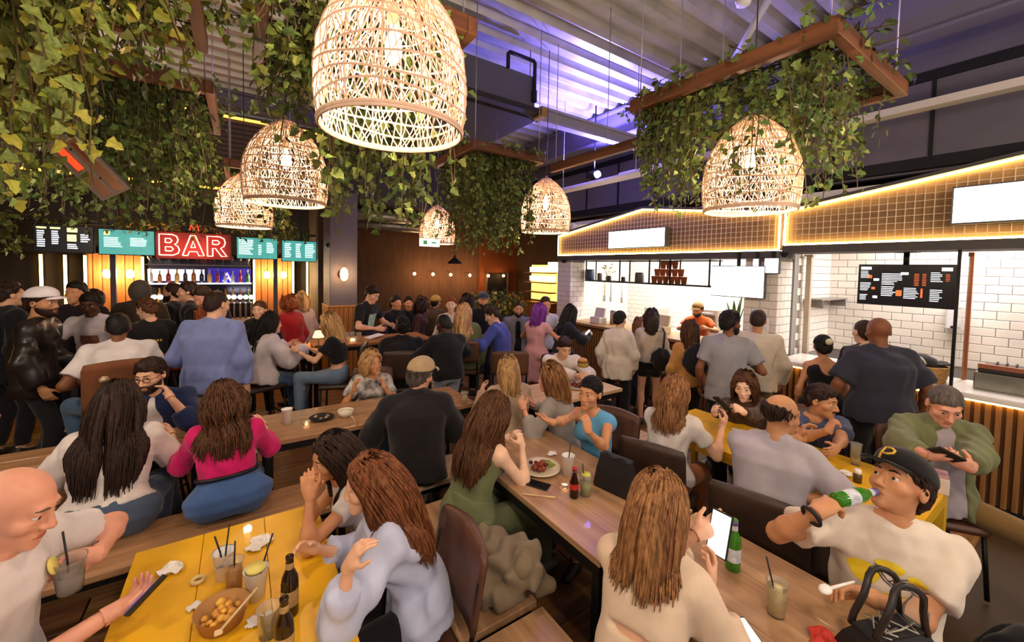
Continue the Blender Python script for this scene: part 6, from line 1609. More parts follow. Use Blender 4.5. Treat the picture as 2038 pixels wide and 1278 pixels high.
m8 = person('man in a black letter P cap and white printed T-shirt drinking from a green bottle', (1806, 910), 1.74, 244, None, 0.46, 1.80, w=1.04, lean=-2, side=-3, head=(52, 26, 8), skin='tan', hair=('short', 'dark'), top=('white print tee', '#ddd0c2', 0.66, -0.1, {'e': 0.018, 'loose': 0.02}), bottom=JD,
       armR={'t': ('px', 1626, 1020, 1.62), 'el': (0.9, 0.1, -0.6), 'pt': ('px', 1668, 992, 1.64), 'curl': 0.75, 'palm': (-0.2, -0.3, -0.8)}, armL={'t': ('px', 1738, 1190, 1.52), 'el': (-0.5, -0.3, -1), 'pt': ('px', 1690, 1170, 1.56), 'curl': 0.6}, lod=0)
seat_of(m8, 'dark chair under the man drinking from the green bottle', 0.46, mleathd)
# the baseball cap and its letter
cp = wear_cap(m8, '#1b191c', 'black P')
H = m8['H']
def cap_pt(x, z):
    ys = np.linspace(0.16, 0.0, 120); q = m8['Hc'] + (m8['HR'][0] * x + m8['HR'][2] * z)[None] * m8['hs'] + m8['HR'][1][None] * (ys * m8['hs'])[:, None]
    return tuple(q[int(np.argmax(m8['capf'].at(q) < 0))] + m8['HR'][1] * 0.002)
for pts in ([(0.022, 0.066), (0.020, 0.09), (0.018, 0.118)], [(0.018, 0.118), (-0.004, 0.120), (-0.018, 0.112), (-0.018, 0.100), (-0.004, 0.092), (0.020, 0.090)]):
    MB().tube([cap_pt(x, z) for x, z in pts], 0.005, 5).build('letter', M('gold thread', '#d8a838', 0.5), cp)
# print on the T-shirt
gt = m8
def on_chest(I, x, t, out=0.0, sg=1):
    ys = np.linspace(0.32, 0.02, 150); q = (I['P0'] + I['R'][0] * x + I['R'][2] * I['TL'] * t)[None] + I['R'][1][None] * ys[:, None] * sg
    f_ = I['fields']['top']; d_ = f_.at(q)
    if f_.amp:
        rg_ = np.random.default_rng(f_.seed); Nn = 0
        for k_ in range(3):
            kx = rg_.normal(0, 1, 3) * f_.freq; kx[2] *= 0.6
            Nn = Nn + np.sin(q @ kx + 1.6 * np.sin(q[:, 0] * kx[1] * 0.6 - q[:, 2] * kx[0] * 0.5 + k_))
        d_ = d_ + f_.amp / 2.0 * Nn
    return tuple(q[int(np.argmax(d_ < 0))] + I['R'][1] * out * sg)
def patch(I, x0, x1, t0, t1, nm, mat, sg=1, n=5):
    V = [on_chest(I, x0 + (x1 - x0) * i / n, t0 + (t1 - t0) * j / n, 0.006, sg) for j in range(n + 1) for i in range(n + 1)]
    F = [(j * (n + 1) + i, j * (n + 1) + i + 1, (j + 1) * (n + 1) + i + 1, (j + 1) * (n + 1) + i) for j in range(n) for i in range(n)]
    return MB().add(V, F, 0, True).build(nm, mat, I['root'])
def chest_blob(I, cx, ct, rx, rt, nm, mat):
    m = MB(); V = [on_chest(I, cx, ct, 0.005)]; n = 16
    for rr in (0.5, 1.0):
        for q in range(n):
            an = 2 * math.pi * q / n; V.append(on_chest(I, cx + rx * rr * math.cos(an) * (1 + 0.15 * math.sin(3 * an)), ct + rt * rr * math.sin(an), 0.005 if rr < 1 else 0.003))
    F = [(0, 1 + q, 1 + (q + 1) % n) for q in range(n)] + [(1 + q, 1 + n + q, 1 + n + (q + 1) % n, 1 + (q + 1) % n) for q in range(n)]
    m.add(V, F, 0, True); return m.build(nm, mat, I['root'])
mpy = M('print yellow', '#e8cc2c', 0.7); mpk = M('print navy', '#2c2f4a', 0.7)
for (cx, ct, rx, rt) in ((0.105, 0.62, 0.05, 0.085), (0.03, 0.72, 0.045, 0.05), (-0.05, 0.68, 0.026, 0.035), (0.0, 0.48, 0.05, 0.06)): chest_blob(m8, cx, ct, rx, rt, 'shirt_print', mpy)
for pts in ([(0.075, 0.60), (0.05, 0.54), (0.03, 0.50), (0.0, 0.54), (-0.025, 0.56)], [(0.03, 0.50), (0.0, 0.47), (-0.04, 0.48), (-0.085, 0.52)], [(0.07, 0.56), (0.045, 0.50), (0.02, 0.47)], [(-0.005, 0.50), (-0.02, 0.52), (-0.03, 0.49), (-0.045, 0.515), (-0.055, 0.49)]):
    MB().tube([on_chest(m8, x, t + 0.12, 0.006) for x, t in pts], 0.0022, 4).build('line_drawing', mpk, m8['root'])
W_ = m8['AR'][2]
MB().tube([tuple(W_ + (np.cross(m8['AR'][3], m8['AR'][4]) * math.cos(q) + m8['AR'][4] * math.sin(q)) * 0.036 - m8['AR'][3] * 0.03) for q in np.linspace(0, 5.9, 14)], 0.008, 6, close=True).build('wrist_band', mblackm, m8['root'])

w9 = person('woman with long wavy brown hair in a sage green jumpsuit leaning on the table', (992, 785), None, 78, None, 0.45, 1.72, 'f', 1.0, 17, head=(5, -12, 4), skin='pale', hair=('long', 'brown', 0.46, 1.2, 0.02), top=('sage top', '#6d7350', 0, -0.1, {'e': 0.012, 't1': 0.80}), bottom=('sage trousers', '#656b4c', 1.85, {'waist': 0.3, 'e': 0.02, 'loose': 0.03}), shoes='#8a7a68',
       armR={'t': ('px', 1038, 886, 2.62), 'el': (0.4, 0.3, -1), 'pt': ('px', 1030, 852, 2.62), 'curl': 0.7, 'palm': (-1, -0.3, 0)}, armL={'t': (-0.2, 0.52, 0.82)}, legs={'L': ((-0.1, 0.62, 0.085), (0, 0.4, 1)), 'R': ((0.16, 0.50, 0.085), (0.3, 0.6, 1))}, lod=0, eyes=False)
w10 = person('woman with tied-back black hair in a sky blue sleeveless top talking with raised hands', (1176, 752), None, 258, None, 0.45, 1.68, 'f', 0.94, 10, head=(-4, -4, -4), skin='tan', hair=('tied', 'black'), top=('sky blue top', '#5b9cc8', 0.08, -0.12, {'e': 0.010, 't1': 0.93, 'cut': [(0.15, 0.0, 0.93, 0.085, 0.2, 0.12)]}), bottom=JD,
       armR={'t': ('px', 1098, 842, 2.72), 'el': (0.6, 0.2, -1), 'pt': ('px', 1052, 824, 2.72), 'curl': 0.15, 'palm': (0, -0.2, 1)}, armL={'t': ('px', 1170, 858, 2.62), 'el': (-0.5, 0.1, -1), 'pt': ('px', 1164, 820, 2.66), 'curl': 0.55, 'palm': (1, -0.3, 0)}, lod=0)
seat_of(w10, 'brown chair under the woman in the sky blue top', 0.45)
m11 = person('man in a beige cap and black bomber jacket seen from behind', (842, 716), None, 24, None, 0.45, 1.80, w=1.12, lean=15, head=(34, -8, 4), skin='rosy', hair=('short', 'grey'), over=('black bomber', '#1f1c20', 1.9, -0.12, {'e': 0.034, 'collar': 1, 'loose': 0.016, 'amp': 0.010, 'freq': 18}), top=('black tee', '#1c1a1c', 0.6, -0.1), bottom=BK,
       armL={'t': (-0.32, 0.42, 0.84)}, armR={'t': (0.26, 0.45, 0.84)}, lod=0)
wear_cap(m11, '#b39a78', 'beige')
m12 = person('balding man with a moustache in a lilac grey polo shirt', (1562, 788), None, 76, None, 0.46, 1.76, w=1.14, lean=17, head=(38, -4, 4), skin='olive', hair=('receding', 'dark'), beard='moustache', top=('lilac polo', '#aaa4ae', 0.72, -0.14, {'e': 0.018, 'loose': 0.016, 'collar': 1}), bottom=JD,
       armR={'t': ('px', 1592, 985, 2.3), 'el': (1, -0.3, -0.4)}, armL={'t': ('px', 1598, 872, 2.75), 'el': (-0.5, 0.4, -1), 'curl': 0.7, 'pt': ('px', 1600, 845, 2.75)}, lod=0)
seat_of(m12, 'dark brown chair behind the man in the lilac polo', 0.46, mleathd, w_=0.47, dy=-0.08)
m13 = person('dark-haired man in a navy T-shirt covering his mouth with a fist', (1642, 770), 3.15, 236, None, 0.46, 1.64, w=1.1, lean=26, head=(-52, -6, -4), skin='olive', hair=('short', 'dark'), beard='moustache', top=('navy tee', '#454c68', 0.66, -0.1, {'e': 0.016, 'loose': 0.014}), bottom=JD,
       armR={'t': ('px', 1648, 858, 2.86), 'el': (0.6, 0.2, -1), 'pt': ('px', 1662, 828, 2.86), 'curl': 0.95, 'palm': (-1, -0.2, 0)}, armL={'t': ('px', 1660, 905, 2.72), 'el': (-1, -0.1, -0.4), 'curl': 0.4}, lod=0)
seat_of(m13, 'brown chair under the man in the navy T-shirt', 0.46, w_=0.38)
m14 = person('man in an olive jacket and grey T-shirt bent over his phone', (1892, 780), None, 236, None, 0.46, 1.78, w=1.08, lean=2, head=(6, -30, 0), skin='rosy', hair=('buzz', 'grey'), top=('grey tee', '#9a9098', 0.6, -0.1, {'e': 0.014}), over=('olive jacket', '#6a6e4c', 1.75, -0.14, {'e': 0.024, 'open': 1.6, 'loose': 0.012, 'amp': 0.010}), bottom=('olive brown trousers', '#7a5f38', 1.93),
       armR={'t': ('px', 1846, 905, 2.42), 'el': (1, -0.2, -0.6), 'pt': ('px', 1872, 912, 2.40), 'curl': 0.55, 'palm': (-0.6, -0.4, 0.6)}, armL={'t': ('px', 1930, 935, 2.36), 'el': (-1, -0.2, -0.6), 'pt': ('px', 1898, 915, 2.38), 'curl': 0.55, 'palm': (0.6, -0.4, 0.6)}, belly=0.05, lod=0,
       legs={'R': ((0.25, 0.42, 0.085), (0.3, 0.6, 1)), 'L': ((-0.42, 0.40, 0.085), (-0.5, 0.5, 1))})
seat_of(m14, 'brown chair under the man in the olive jacket', 0.46)
w15 = person('woman with tousled light brown hair in a white T-shirt by the yellow table', (1347, 750), None, 72, None, 0.46, 1.66, 'f', 1.0, 12, head=(12, -6, 0), skin='fair', hair=('long', 'lbrown', 0.33, 1.1, 0.014), top=('plain white tee', '#d8d0cc', 0.6, -0.05, {'e': 0.016, 'loose': 0.014}), bottom=('tan leather', '#8a4a20', 1.9), 
       armR={'t': ('px', 1438, 846, 3.0), 'el': (0.6, 0.0, -1), 'pt': ('px', 1455, 808, 3.0), 'curl': 0.6}, armL={'t': (-0.1, 0.5, 0.84)}, lod=0, eyes=False)
seat_of(w15, 'dark brown chair behind the woman in the plain white T-shirt', 0.46, mleathd, dy=-0.10)
w16 = person('woman in a dark brown top facing the woman in the plain white T-shirt', (1482, 745), 3.5, 250, None, 0.46, 1.66, 'f', 0.98, 18, head=(4, -12, 0), skin='pale', hair=('long', 'brown', 0.30, 1.0, 0.01), top=('dark brown top', '#4a3628', 1.9, -0.1), bottom=BK,
       armR={'t': ('px', 1416, 828, 3.2), 'el': (0.6, 0, -1), 'pt': ('px', 1414, 802, 3.2), 'curl': 0.7}, armL={'t': ('px', 1470, 822, 3.1), 'el': (-0.6, 0, -1), 'pt': ('px', 1452, 800, 3.1), 'curl': 0.6}, lod=1)
seat_of(w16, 'brown chair under the woman in the dark brown top', 0.46, w_=0.38)

# ---- middle of the hall, seated
person('young man in a white sweater eating a burger', (1127, 676), 4.87, 214, None, 0.45, 1.70, lean=26, head=(-16, -26, 0), skin='fair', hair=('short', 'dark'), top=('white sweater', '#d8cec4', 1.85, -0.1, {'e': 0.02}), bottom=BK, armR={'t': ('px', 1150, 748, 4.66), 'el': (1, 0, -0.6), 'curl': 0.7}, armL={'t': ('px', 1165, 748, 4.6), 'el': (-1, 0, -0.6), 'curl': 0.7}, lod=1)
seat_of(dict(loc=PEOPLE[-1][1], yaw=214), 'dark stool under the man eating a burger', 0.45, mleathd)
person('blonde woman in a beige coat with her back turned', (1012, 712), 3.86, 12, None, 0.45, 1.66, 'f', 1.05, 12, head=(20, -6, 0), skin='fair', hair=('long', 'blonde', 0.27, 0.9, 0.006), over=('beige coat', '#b39a82', 1.9, -0.12, {'e': 0.03, 'collar': 1}), bottom=JD, armL={'t': (-0.16, 0.40, 0.86)}, armR={'t': (0.2, 0.42, 0.86)}, lod=1, eyes=False)
person('woman with honey blonde hair in a grey top turning to talk', (1092, 725), None, 330, None, 0.45, 1.66, 'f', 1.0, 10, head=(-26, -8, 0), skin='rosy', hair=('long', 'lbrown', 0.26, 1.0, 0.008), top=('grey knit', '#9a9490', 1.7, -0.1, {'e': 0.018}), bottom=JD, armL={'t': ('px', 1042, 812, 3.3), 'el': (-0.6, 0, -1), 'curl': 0.7}, armR={'t': (0.2, 0.4, 0.84)}, legs={'L': ((0.0, 0.26, 0.085), (0.3, 0.8, 0.6)), 'R': ((0.16, 0.26, 0.085), (0.4, 0.8, 0.6))}, lod=1)
w19 = person('blonde woman in a black and white patterned jersey holding her hair', (738, 700), None, 196, None, 0.45, 1.66, 'f', 1.0, 29, head=(-34, 2, 6), skin='tan', hair=('long', 'blonde', 0.22, 0.8, 0.006), top=('patterned jersey', '#22222c', 0.65, -0.1, {'e': 0.018, 'mat': M('jersey pattern', '#e0dcd8', 0.8, var=1.0, col2='#16161e', scale=14)}), bottom=JD,
       armR={'t': ('px', 706, 775, 3.9), 'el': (0.6, 0, -1), 'pt': ('px', 704, 742, 3.9), 'curl': 0.7}, armL={'t': ('px', 764, 770, 3.95), 'el': (-0.6, 0, -1), 'pt': ('px', 762, 742, 4.0), 'curl': 0.7}, lod=1)
seat_of(w19, 'brown chair under the woman in the patterned jersey', 0.45)

# ---- standing and on stools, left
I = person('man in a white cap and black leather jacket standing near the bar', (86, 576), 3.75, 92, lean=2, w=1.02, head=(18, -4, 0), skin='olive', hair=('short', 'dark'), beard='full', over=('leather jacket', '#26221e', 1.9, -0.28, {'e': 0.024, 'loose': 0.014, 'amp': 0.014, 'freq': 18, 'collar': 1, 'mat': M('worn leather', '#211c1a', 0.35, var=0.4, scale=5, bump=0.2, bscale=20)}), bottom=BK, armL={'t': (-0.25, 0.2, 0.98)}, armR={'t': (0.28, 0.12, 0.92)}, lod=1)
wear_cap(I, '#dcd4dc', 'white')
person('man in a dark coat at the edge of the crowd with his back turned', (18, 562), 4.2, 50, w=1.1, skin='fair', hair=('short', 'dark'), over=('navy coat', '#15161f', 1.9, -0.3, {'e': 0.03, 'collar': 1}), bottom=BK, lod=1, eyes=False)
I = person('man in a white T-shirt with a brown graphic behind the red edged table', (178, 585), 4.4, 200, w=1.1, lean=6, skin='dark', hair=('short', 'black'), head=(-10, -14, 0), top=('graphic white tee', '#cdc4cc', 0.66, -0.1, {'e': 0.02, 'loose': 0.016}), bottom=JD, armR={'t': (0.3, 0.4, 1.1)}, armL={'t': (-0.25, 0.42, 1.12)}, lod=1)
patch(I, -0.09, 0.07, 0.46, 0.66, 'shirt_graphic', M('brown graphic', '#7a4a3c', 0.7, var=0.4, scale=20))
m4 = person('man in a white T-shirt sitting on a high chair with his back turned', (236, 625), 3.74, -14, None, 0.74, 1.78, w=1.18, lean=22, bend=0.05, head=(8, -14, 0), skin='brown', hair=('buzz', 'black'), top=('bright white tee', '#d6d0d2', 0.75, -0.08, {'e': 0.02, 'loose': 0.018}), bottom=JE, armL={'t': (-0.26, 0.3, 0.98), 'el': (-0.5, -0.3, -0.8)}, armR={'t': (0.22, 0.4, 1.1)}, lod=0, eyes=False,
       legs={'L': ((-0.24, 0.36, 0.34), (-0.35, 0.6, 0.8)), 'R': ((0.2, 0.42, 0.3), (0.2, 0.6, 1))})
c4 = seat_of(m4, 'brown high chair with a pale flower patch on its back', 0.70, M('rust suede', '#6d3f22', 0.8, var=0.2, scale=8), 'high_chair', back_h=0.42, w_=0.5, dy=-0.06, z_foot=0.3)
for (x, z) in ((-0.12, 0.30), (0.05, 0.12)):
    tag(MB().lathe([(0.035, 0.0), (0.02, 0.006), (0.03, 0.01)], 7, c=(x, -0.30, 0.82 + z), mtx=Matrix.Rotation(math.pi / 2, 4, 'X')).build('flower_patch', M('flower patch', '#c8a888', 0.8, var=0.4, scale=60), c4), 'pale flower patch')
st5 = person('man in a black shirt with yellow lettering facing the bar', (286, 596), 4.75, 340, w=1.0, head=(-30, -16, 0), skin='fair', hair=('short', 'brown'), top=('black staff shirt', '#1a181b', 0.7, -0.15), bottom=BK, lod=1)
for q in range(5): patch(st5, -0.07 + q * 0.03, -0.05 + q * 0.03, 0.52, 0.57, 'lettering', M('yellow letters', '#c8a848', 0.7), -1, 2)
m6 = person('broad man in a blue dress shirt standing with his back turned', (436, 580), 3.9, 30, w=1.22, lean=3, head=(14, -10, 0), skin='fair', hair=('buzz', 'dark'), top=('blue dress shirt', '#7682b8', 1.9, -0.22, {'e': 0.024, 'loose': 0.02, 'collar': 1, 'amp': 0.010, 'freq': 16}), bottom=('pale trousers', '#a89c94', 1.93), armL={'t': (-0.27, 0.24, 1.08), 'el': (-0.4, -0.8, -0.4)}, armR={'t': (0.27, 0.08, 0.86), 'el': (0.4, -0.9, 0)}, lod=1, eyes=False)
person('red-haired woman in a white top behind the man in the blue dress shirt', (402, 613), 4.55, 250, sex='f', head=(0, -18, 0), skin='fair', hair=('long', 'ginger', 0.14, 1.0, 0.006), top=('off white top', '#cfc4bc', 1.9, -0.1, {'e': 0.02}), bottom=BK, lod=1)
person('man in a dark suit talking near the bottle shelves', (342, 565), 5.7, 290, skin='fair', hair=('short', 'dark'), beard='full', over=('dark suit', '#1b1c26', 1.9, -0.25, {'e': 0.03, 'open': 1}), top=('tan shirt', '#8a7a66', 0.6, -0.1), bottom=BK, lod=2)
person('man in a black jacket beside the man in the dark suit', (374, 562), 5.3, 275, skin='fair', hair=('short', 'dark'), over=('black jacket', '#141318', 1.9, -0.2, {'e': 0.03}), bottom=BK, lod=2)
person('short-haired man looking down beside the man in the blue dress shirt', (397, 574), 4.85, 215, head=(0, -24, 0), skin='rosy', hair=('short', 'dark'), over=('charcoal jacket', '#1d1c22', 1.9, -0.2, {'e': 0.028}), bottom=BK, lod=2)
I = person('person in a grey hood waiting at the bar', (280, 560), 5.2, 10, skin='fair', hair=('short', 'dark'), over=('brown hoodie', '#3c3026', 1.9, -0.25, {'e': 0.034}), bottom=BK, lod=2)
V, F = surf(Field([('u', El(I['H'](0, -0.02, 0.0), [0.115, 0.125, 0.15], I['HR'], 0.03)), ('s', El(I['H'](0, 0.12, -0.02), [0.08, 0.09, 0.11], I['HR'], 0.02))]), 0.016)
link('hood', np_mesh('hood', V, F, cloth('grey hood', '#4a453f')), I['root'])
person('dark-haired man standing under the dark menu screen', (151, 562), 4.7, 200, skin='tan', hair=('short', 'black'), over=('plum jacket', '#241c24', 1.9, -0.2, {'e': 0.03}), bottom=BK, lod=2)
person('man in black by the slat panel of the bar', (184, 577), 5.25, 240, skin='fair', hair=('short', 'black'), over=('jet jacket', '#121115', 1.9, -0.2, {'e': 0.03}), bottom=BK, lod=2)
person('woman in a black jacket facing the camera beside the long-haired woman', (516, 600), 5.3, 204, sex='f', skin='fair', hair=('tied', 'brown'), over=('black blazer', '#17161a', 1.9, -0.2, {'e': 0.03, 'open': 1}), top=('cream blouse', '#c8b8a8', 0.5, -0.1), bottom=BK, lod=1)
w13 = person('woman with long black hair sitting with a white jacket on her high chair', (543, 624), 4.8, 70, None, 0.74, 1.66, 'f', 1.0, 8, head=(30, -6, 0), skin='fair', hair=('long', 'black', 0.42, 1.0, 0.006), over=('white padded jacket', '#cfc6ca', 1.9, -0.15, {'e': 0.04, 'loose': 0.03, 'amp': 0.012}), bottom=JE, armR={'t': (0.2, 0.4, 1.05)}, armL={'t': (-0.2, 0.4, 1.05)}, lod=1)
seat_of(w13, 'dark high chair under the woman with long black hair', 0.70, mleathd, 'high_chair', z_foot=0.3, back_h=0.34)
person('drinker in a bright red jacket at the bar', (573, 590), 5.95, 320, sex='f', skin='fair', hair=('long', 'ginger', 0.12, 1, 0.004), over=('red jacket', '#a01c20', 1.9, -0.25, {'e': 0.034}), bottom=BK, lod=2)
person('drinker in a pale pink jacket beside the bright red jacket', (598, 586), 6.7, 330, sex='f', skin='fair', hair=('long', 'blonde', 0.2, 1, 0.004), over=('pale pink jacket', '#b09a94', 1.9, -0.25, {'e': 0.034}), bottom=BK, lod=2)
w16b = person('blonde woman in a black crop top and jeans on a high chair', (650, 625), 4.8, 290, None, 0.74, 1.66, 'f', 0.95, 8, head=(-8, -10, 0), skin='fair', hair=('long', 'blonde', 0.32, 0.8, 0.004), top=('black crop top', '#16161a', 0.55, 0.30, {'e': 0.014}), bottom=('washed denim', '#6c8098', 1.93, {'waist': 0.18}), armL={'t': (-0.12, 0.42, 1.08)}, armR={'t': (0.15, 0.42, 1.08)}, lod=1, legs={'L': ((-0.1, 0.40, 0.36), (0, 0.6, 1)), 'R': ((0.14, 0.46, 0.30), (0.1, 0.6, 1))})
seat_of(w16b, 'dark high chair under the blonde woman in jeans', 0.70, mleathd, 'high_chair', z_foot=0.3, back_h=0.34)
# ---- crowd around the column and the far tables
tp = person('tall man in a black T-shirt with a mint print working at the high table', (748, 572), 6.2, 140, lean=8, head=(0, -28, 0), skin='fair', hair=('short', 'dark'), top=('black print tee', '#1a1a1c', 0.7, -0.15), bottom=BK, armR={'t': (0.2, 0.36, 1.15)}, armL={'t': (-0.2, 0.36, 1.15)}, lod=1)
patch(tp, -0.08, 0.08, 0.34, 0.72, 'shirt_print', M('mint print', '#9fc4ae', 0.7, var=0.4, scale=25))
person('man in a dark jacket chatting beyond the high table', (788, 590), 6.8, 150, skin='tan', hair=('short', 'black'), over=('ink jacket', '#16151b', 1.9, -0.2, {'e': 0.03}), bottom=BK, lod=2)
person('man in a plain ink top beyond the high table', (813, 592), 7.2, 190, skin='tan', hair=('short', 'black'), top=('ink top', '#191820', 1.9, -0.2, {'e': 0.02}), bottom=BK, lod=2)
person('woman with dark hair in a maroon top in the far crowd', (842, 594), 6.9, 120, sex='f', skin='tan', hair=('long', 'dark', 0.2, 1, 0.004), top=('maroon top', '#4a2a2c', 1.5, -0.1), bottom=BK, lod=2)
I = person('person in a mustard beanie in the far crowd', (868, 590), 7.6, 60, skin='tan', hair=('short', 'black'), over=('tan coat', '#4a3a26', 1.9, -0.2, {'e': 0.03}), bottom=BK, lod=2)
V, F = surf(Field([('u', El(I['H'](0, -0.014, 0.05), [0.095, 0.112, 0.1], I['HR'], 0.02))], [(I['H'](0, 0, 0.03), -I['HR'][2])]), 0.016)
link('beanie', np_mesh('beanie', V, F, cloth('mustard', '#a5803a')), I['root'])
person('person in a black hooded coat sitting with their back turned', (802, 632), 5.1, 20, None, 0.62, 1.74, w=1.15, lean=10, skin='tan', hair=('short', 'black'), over=('black hooded coat', '#121014', 1.9, -0.3, {'e': 0.04, 'loose': 0.02, 'collar': 1}), bottom=BK, lod=1, eyes=False)
seat_of(dict(loc=PEOPLE[-1][1], yaw=20), 'dark high chair under the person in the black hooded coat', 0.62, mleathd, 'high_chair', z_foot=0.25)
person('man in a black sweatshirt and pale jeans standing with his back turned', (878, 628), 4.85, 0, w=1.1, lean=8, head=(-20, -20, 0), skin='dark', hair=('buzz', 'black'), over=('black sweatshirt', '#17161a', 1.9, -0.12, {'e': 0.026}), bottom=('pale denim', '#8c96a6', 1.93), armL={'t': (-0.2, 0.35, 1.05)}, armR={'t': (0.22, 0.35, 1.05)}, lod=1, eyes=False)
person('red-haired woman in a white V-neck blouse facing the camera', (898, 592), 6.1, 210, sex='f', skin='pale', hair=('tied', 'ginger'), top=('white blouse', '#d6ccd0', 1.9, -0.1, {'cut': [(0, 0.12, 0.9, 0.05, 0.06, 0.09)]}), bottom=BK, lod=1)
w27 = person('woman with very long blonde hair in an olive jacket seen from behind', (925, 606), 5.5, 30, None, 0.70, 1.70, 'f', 1.05, 5, head=(20, -6, 0), skin='fair', hair=('long', 'blonde', 0.50, 0.7, 0.008), over=('olive parka', '#5a6042', 1.9, -0.3, {'e': 0.036, 'loose': 0.02}), bottom=BK, lod=1, eyes=False)
seat_of(w27, 'brown high chair behind the woman with very long blonde hair', 0.66, mleath, 'high_chair', z_foot=0.3, back_h=0.3)
person('man in a royal blue shirt standing sideways by the high chairs', (972, 612), 5.5, 320, w=1.05, lean=8, head=(-16, -26, 0), skin='fair', hair=('short', 'dark'), top=('royal blue shirt', '#3a4690', 1.9, -0.3, {'e': 0.022}), bottom=JE, armL={'t': (-0.2, 0.35, 1.1)}, armR={'t': (0.2, 0.35, 1.1)}, lod=1)
chair('brown high chair standing empty next to the royal blue shirt', *at(1012, 740, 5.0)[:2], 30, 0.70, mleath, 0.3, 'high_chair', 0, 0.44, 'chair', 0.3)
I = person('bearded man in a dark cap in the far crowd', (961, 584), 6.65, 200, skin='tan', hair=('short', 'black'), beard='full', over=('dark gilet', '#1c1a20', 1.9, -0.2, {'e': 0.03}), bottom=BK, lod=2)
wear_cap(I, '#3a3c4a', 'slate')
person('woman with long dark hair between the white blouse and the dark cap', (932, 588), 6.9, 60, sex='f', skin='tan', hair=('long', 'dark', 0.3, 1, 0.004), top=('tan knit', '#8a6c4c', 1.6, -0.1), bottom=BK, lod=2)
person('bearded man in a grey jacket over black walking towards the tables', (1032, 602), 6.5, 210, skin='tan', hair=('buzz', 'dark'), beard='full', top=('black jumper', '#16161c', 0.6, -0.1), over=('grey jacket', '#77777c', 1.9, -0.25, {'e': 0.034, 'open': 1}), bottom=('black shorts', '#1a1a1e', 0.95, {'loose': 0.02}), lod=1)
person('dark-haired man behind the woman with purple hair', (1086, 592), 6.4, 200, skin='tan', hair=('short', 'dark'), top=('white polo', '#c8c8d0', 0.6, -0.15), bottom=BK, lod=2)
person('woman with purple hair in a pale pink dress', (1077, 606), 5.85, 70, sex='f', w=1.05, head=(15, -10, 0), skin='tan', hair=('long', 'purple', 0.26, 1.0, 0.006), top=('pink dress', '#c08e92', 0.35, -0.12, {'e': 0.014, 'skirt': (0.36, 0.14, 0.24)}, 'dress'), bottom=None, shoes='#2a2624', armR={'t': (0.2, 0.35, 1.1)}, armL={'t': (-0.2, 0.3, 1.1)}, lod=1)
# ---- queue at the cup shelf counter
person('woman with long black hair in a dark coat checking her phone', (1142, 612), 6.05, 110, sex='f', lean=4, head=(0, -26, 0), skin='fair', hair=('long', 'black', 0.42, 1.0, 0.004), over=('dark coat', '#1e1c22', 1.9, -0.4, {'e': 0.03}), bottom=('grey skirt', '#5a5c64', 1.9), armR={'t': (0.12, 0.36, 1.12), 'curl': 0.6}, armL={'t': (-0.12, 0.36, 1.1), 'curl': 0.6}, lod=1)
person('woman with a dark hair bun in a long white shirt', (1236, 620), 5.4, 60, sex='f', head=(20, -8, 0), skin='fair', hair=('tied', 'black'), top=('long white shirt', '#c9bfb2', 1.9, -0.42, {'e': 0.024, 'loose': 0.016}), bottom=BK, lod=1, eyes=False)
w35 = person('woman with a brown ponytail in a beige knit and black shorts', (1298, 618), 5.5, 50, sex='f', head=(15, -8, 0), skin='fair', hair=('long', 'dark', 0.26, 0.5, 0.004), top=('beige knit', '#b9ad9c', 1.9, 0.02, {'e': 0.018}), bottom=('black hot shorts', '#18161a', 0.42, {'loose': 0.02, 'name': 'shorts'}), lod=1, eyes=False)
person('pale-faced woman half hidden beside the beige knit', (1278, 634), 5.9, 220, sex='f', skin='pale', hair=('long', 'lbrown', 0.2, 1, 0.004), top=('mustard top', '#b98a3a', 1.6, -0.1), bottom=BK, lod=2)
I = person('kitchen worker in an orange T-shirt and tan cap behind the counter', (1388, 604), 7.0, 250, w=1.05, lean=12, head=(10, -14, 0), skin='tan', hair=('short', 'dark'), beard='full', top=('orange tee', '#d8622c', 0.66, -0.1, {'e': 0.016}), bottom=BK, armR={'t': (0.15, 0.42, 1.15)}, armL={'t': (-0.2, 0.42, 1.15)}, lod=1)
wear_cap(I, '#a07a4c', 'tan')
w37 = person('woman with long brown hair in an amber top carrying a black backpack', (1373, 640), 4.8, 40, sex='f', head=(10, -6, 0), skin='fair', hair=('long', 'brown', 0.30, 0.7, 0.006), top=('amber top', '#b8864a', 1.6, -0.15, {'e': 0.018}), bottom=BK, lod=1, eyes=False)
person('bearded man in a washed grey T-shirt with his arm around a friend', (1456, 620), 4.15, 56, lean=3, head=(48, -4, 0), skin='brown', hair=('short', 'black'), beard='full', top=('washed grey tee', '#8c8c94', 0.7, -0.28, {'e': 0.022, 'loose': 0.016}), bottom=BK, armR={'t': ('px', 1490, 722, 4.22), 'el': (0.5, -0.6, -0.6), 'pt': ('px', 1514, 718, 4.36), 'curl': 0.2, 'palm': (0, 1, 0)}, lod=1)
person('man in a cream long-sleeved shirt and khaki trousers in the queue', (1510, 617), 4.62, 62, w=1.08, head=(10, -8, 0), skin='olive', hair=('buzz', 'dark'), top=('cream shirt', '#cfc3b0', 1.9, -0.25, {'e': 0.022, 'loose': 0.014}), bottom=KH, lod=1, eyes=False)
person('bald man in a dark navy polo shirt waiting at the white counter', (1747, 633), 3.6, 48, w=1.30, lean=4, head=(0, -8, 0), skin='brown', hair=('bald', 'black'), top=('dark navy polo', '#2e2e3a', 0.85, -0.22, {'e': 0.022, 'loose': 0.022, 'collar': 1}), bottom=BK, armL={'t': (-0.34, 0.1, 0.9)}, armR={'t': (0.36, 0.1, 0.9)}, lod=1, eyes=False)
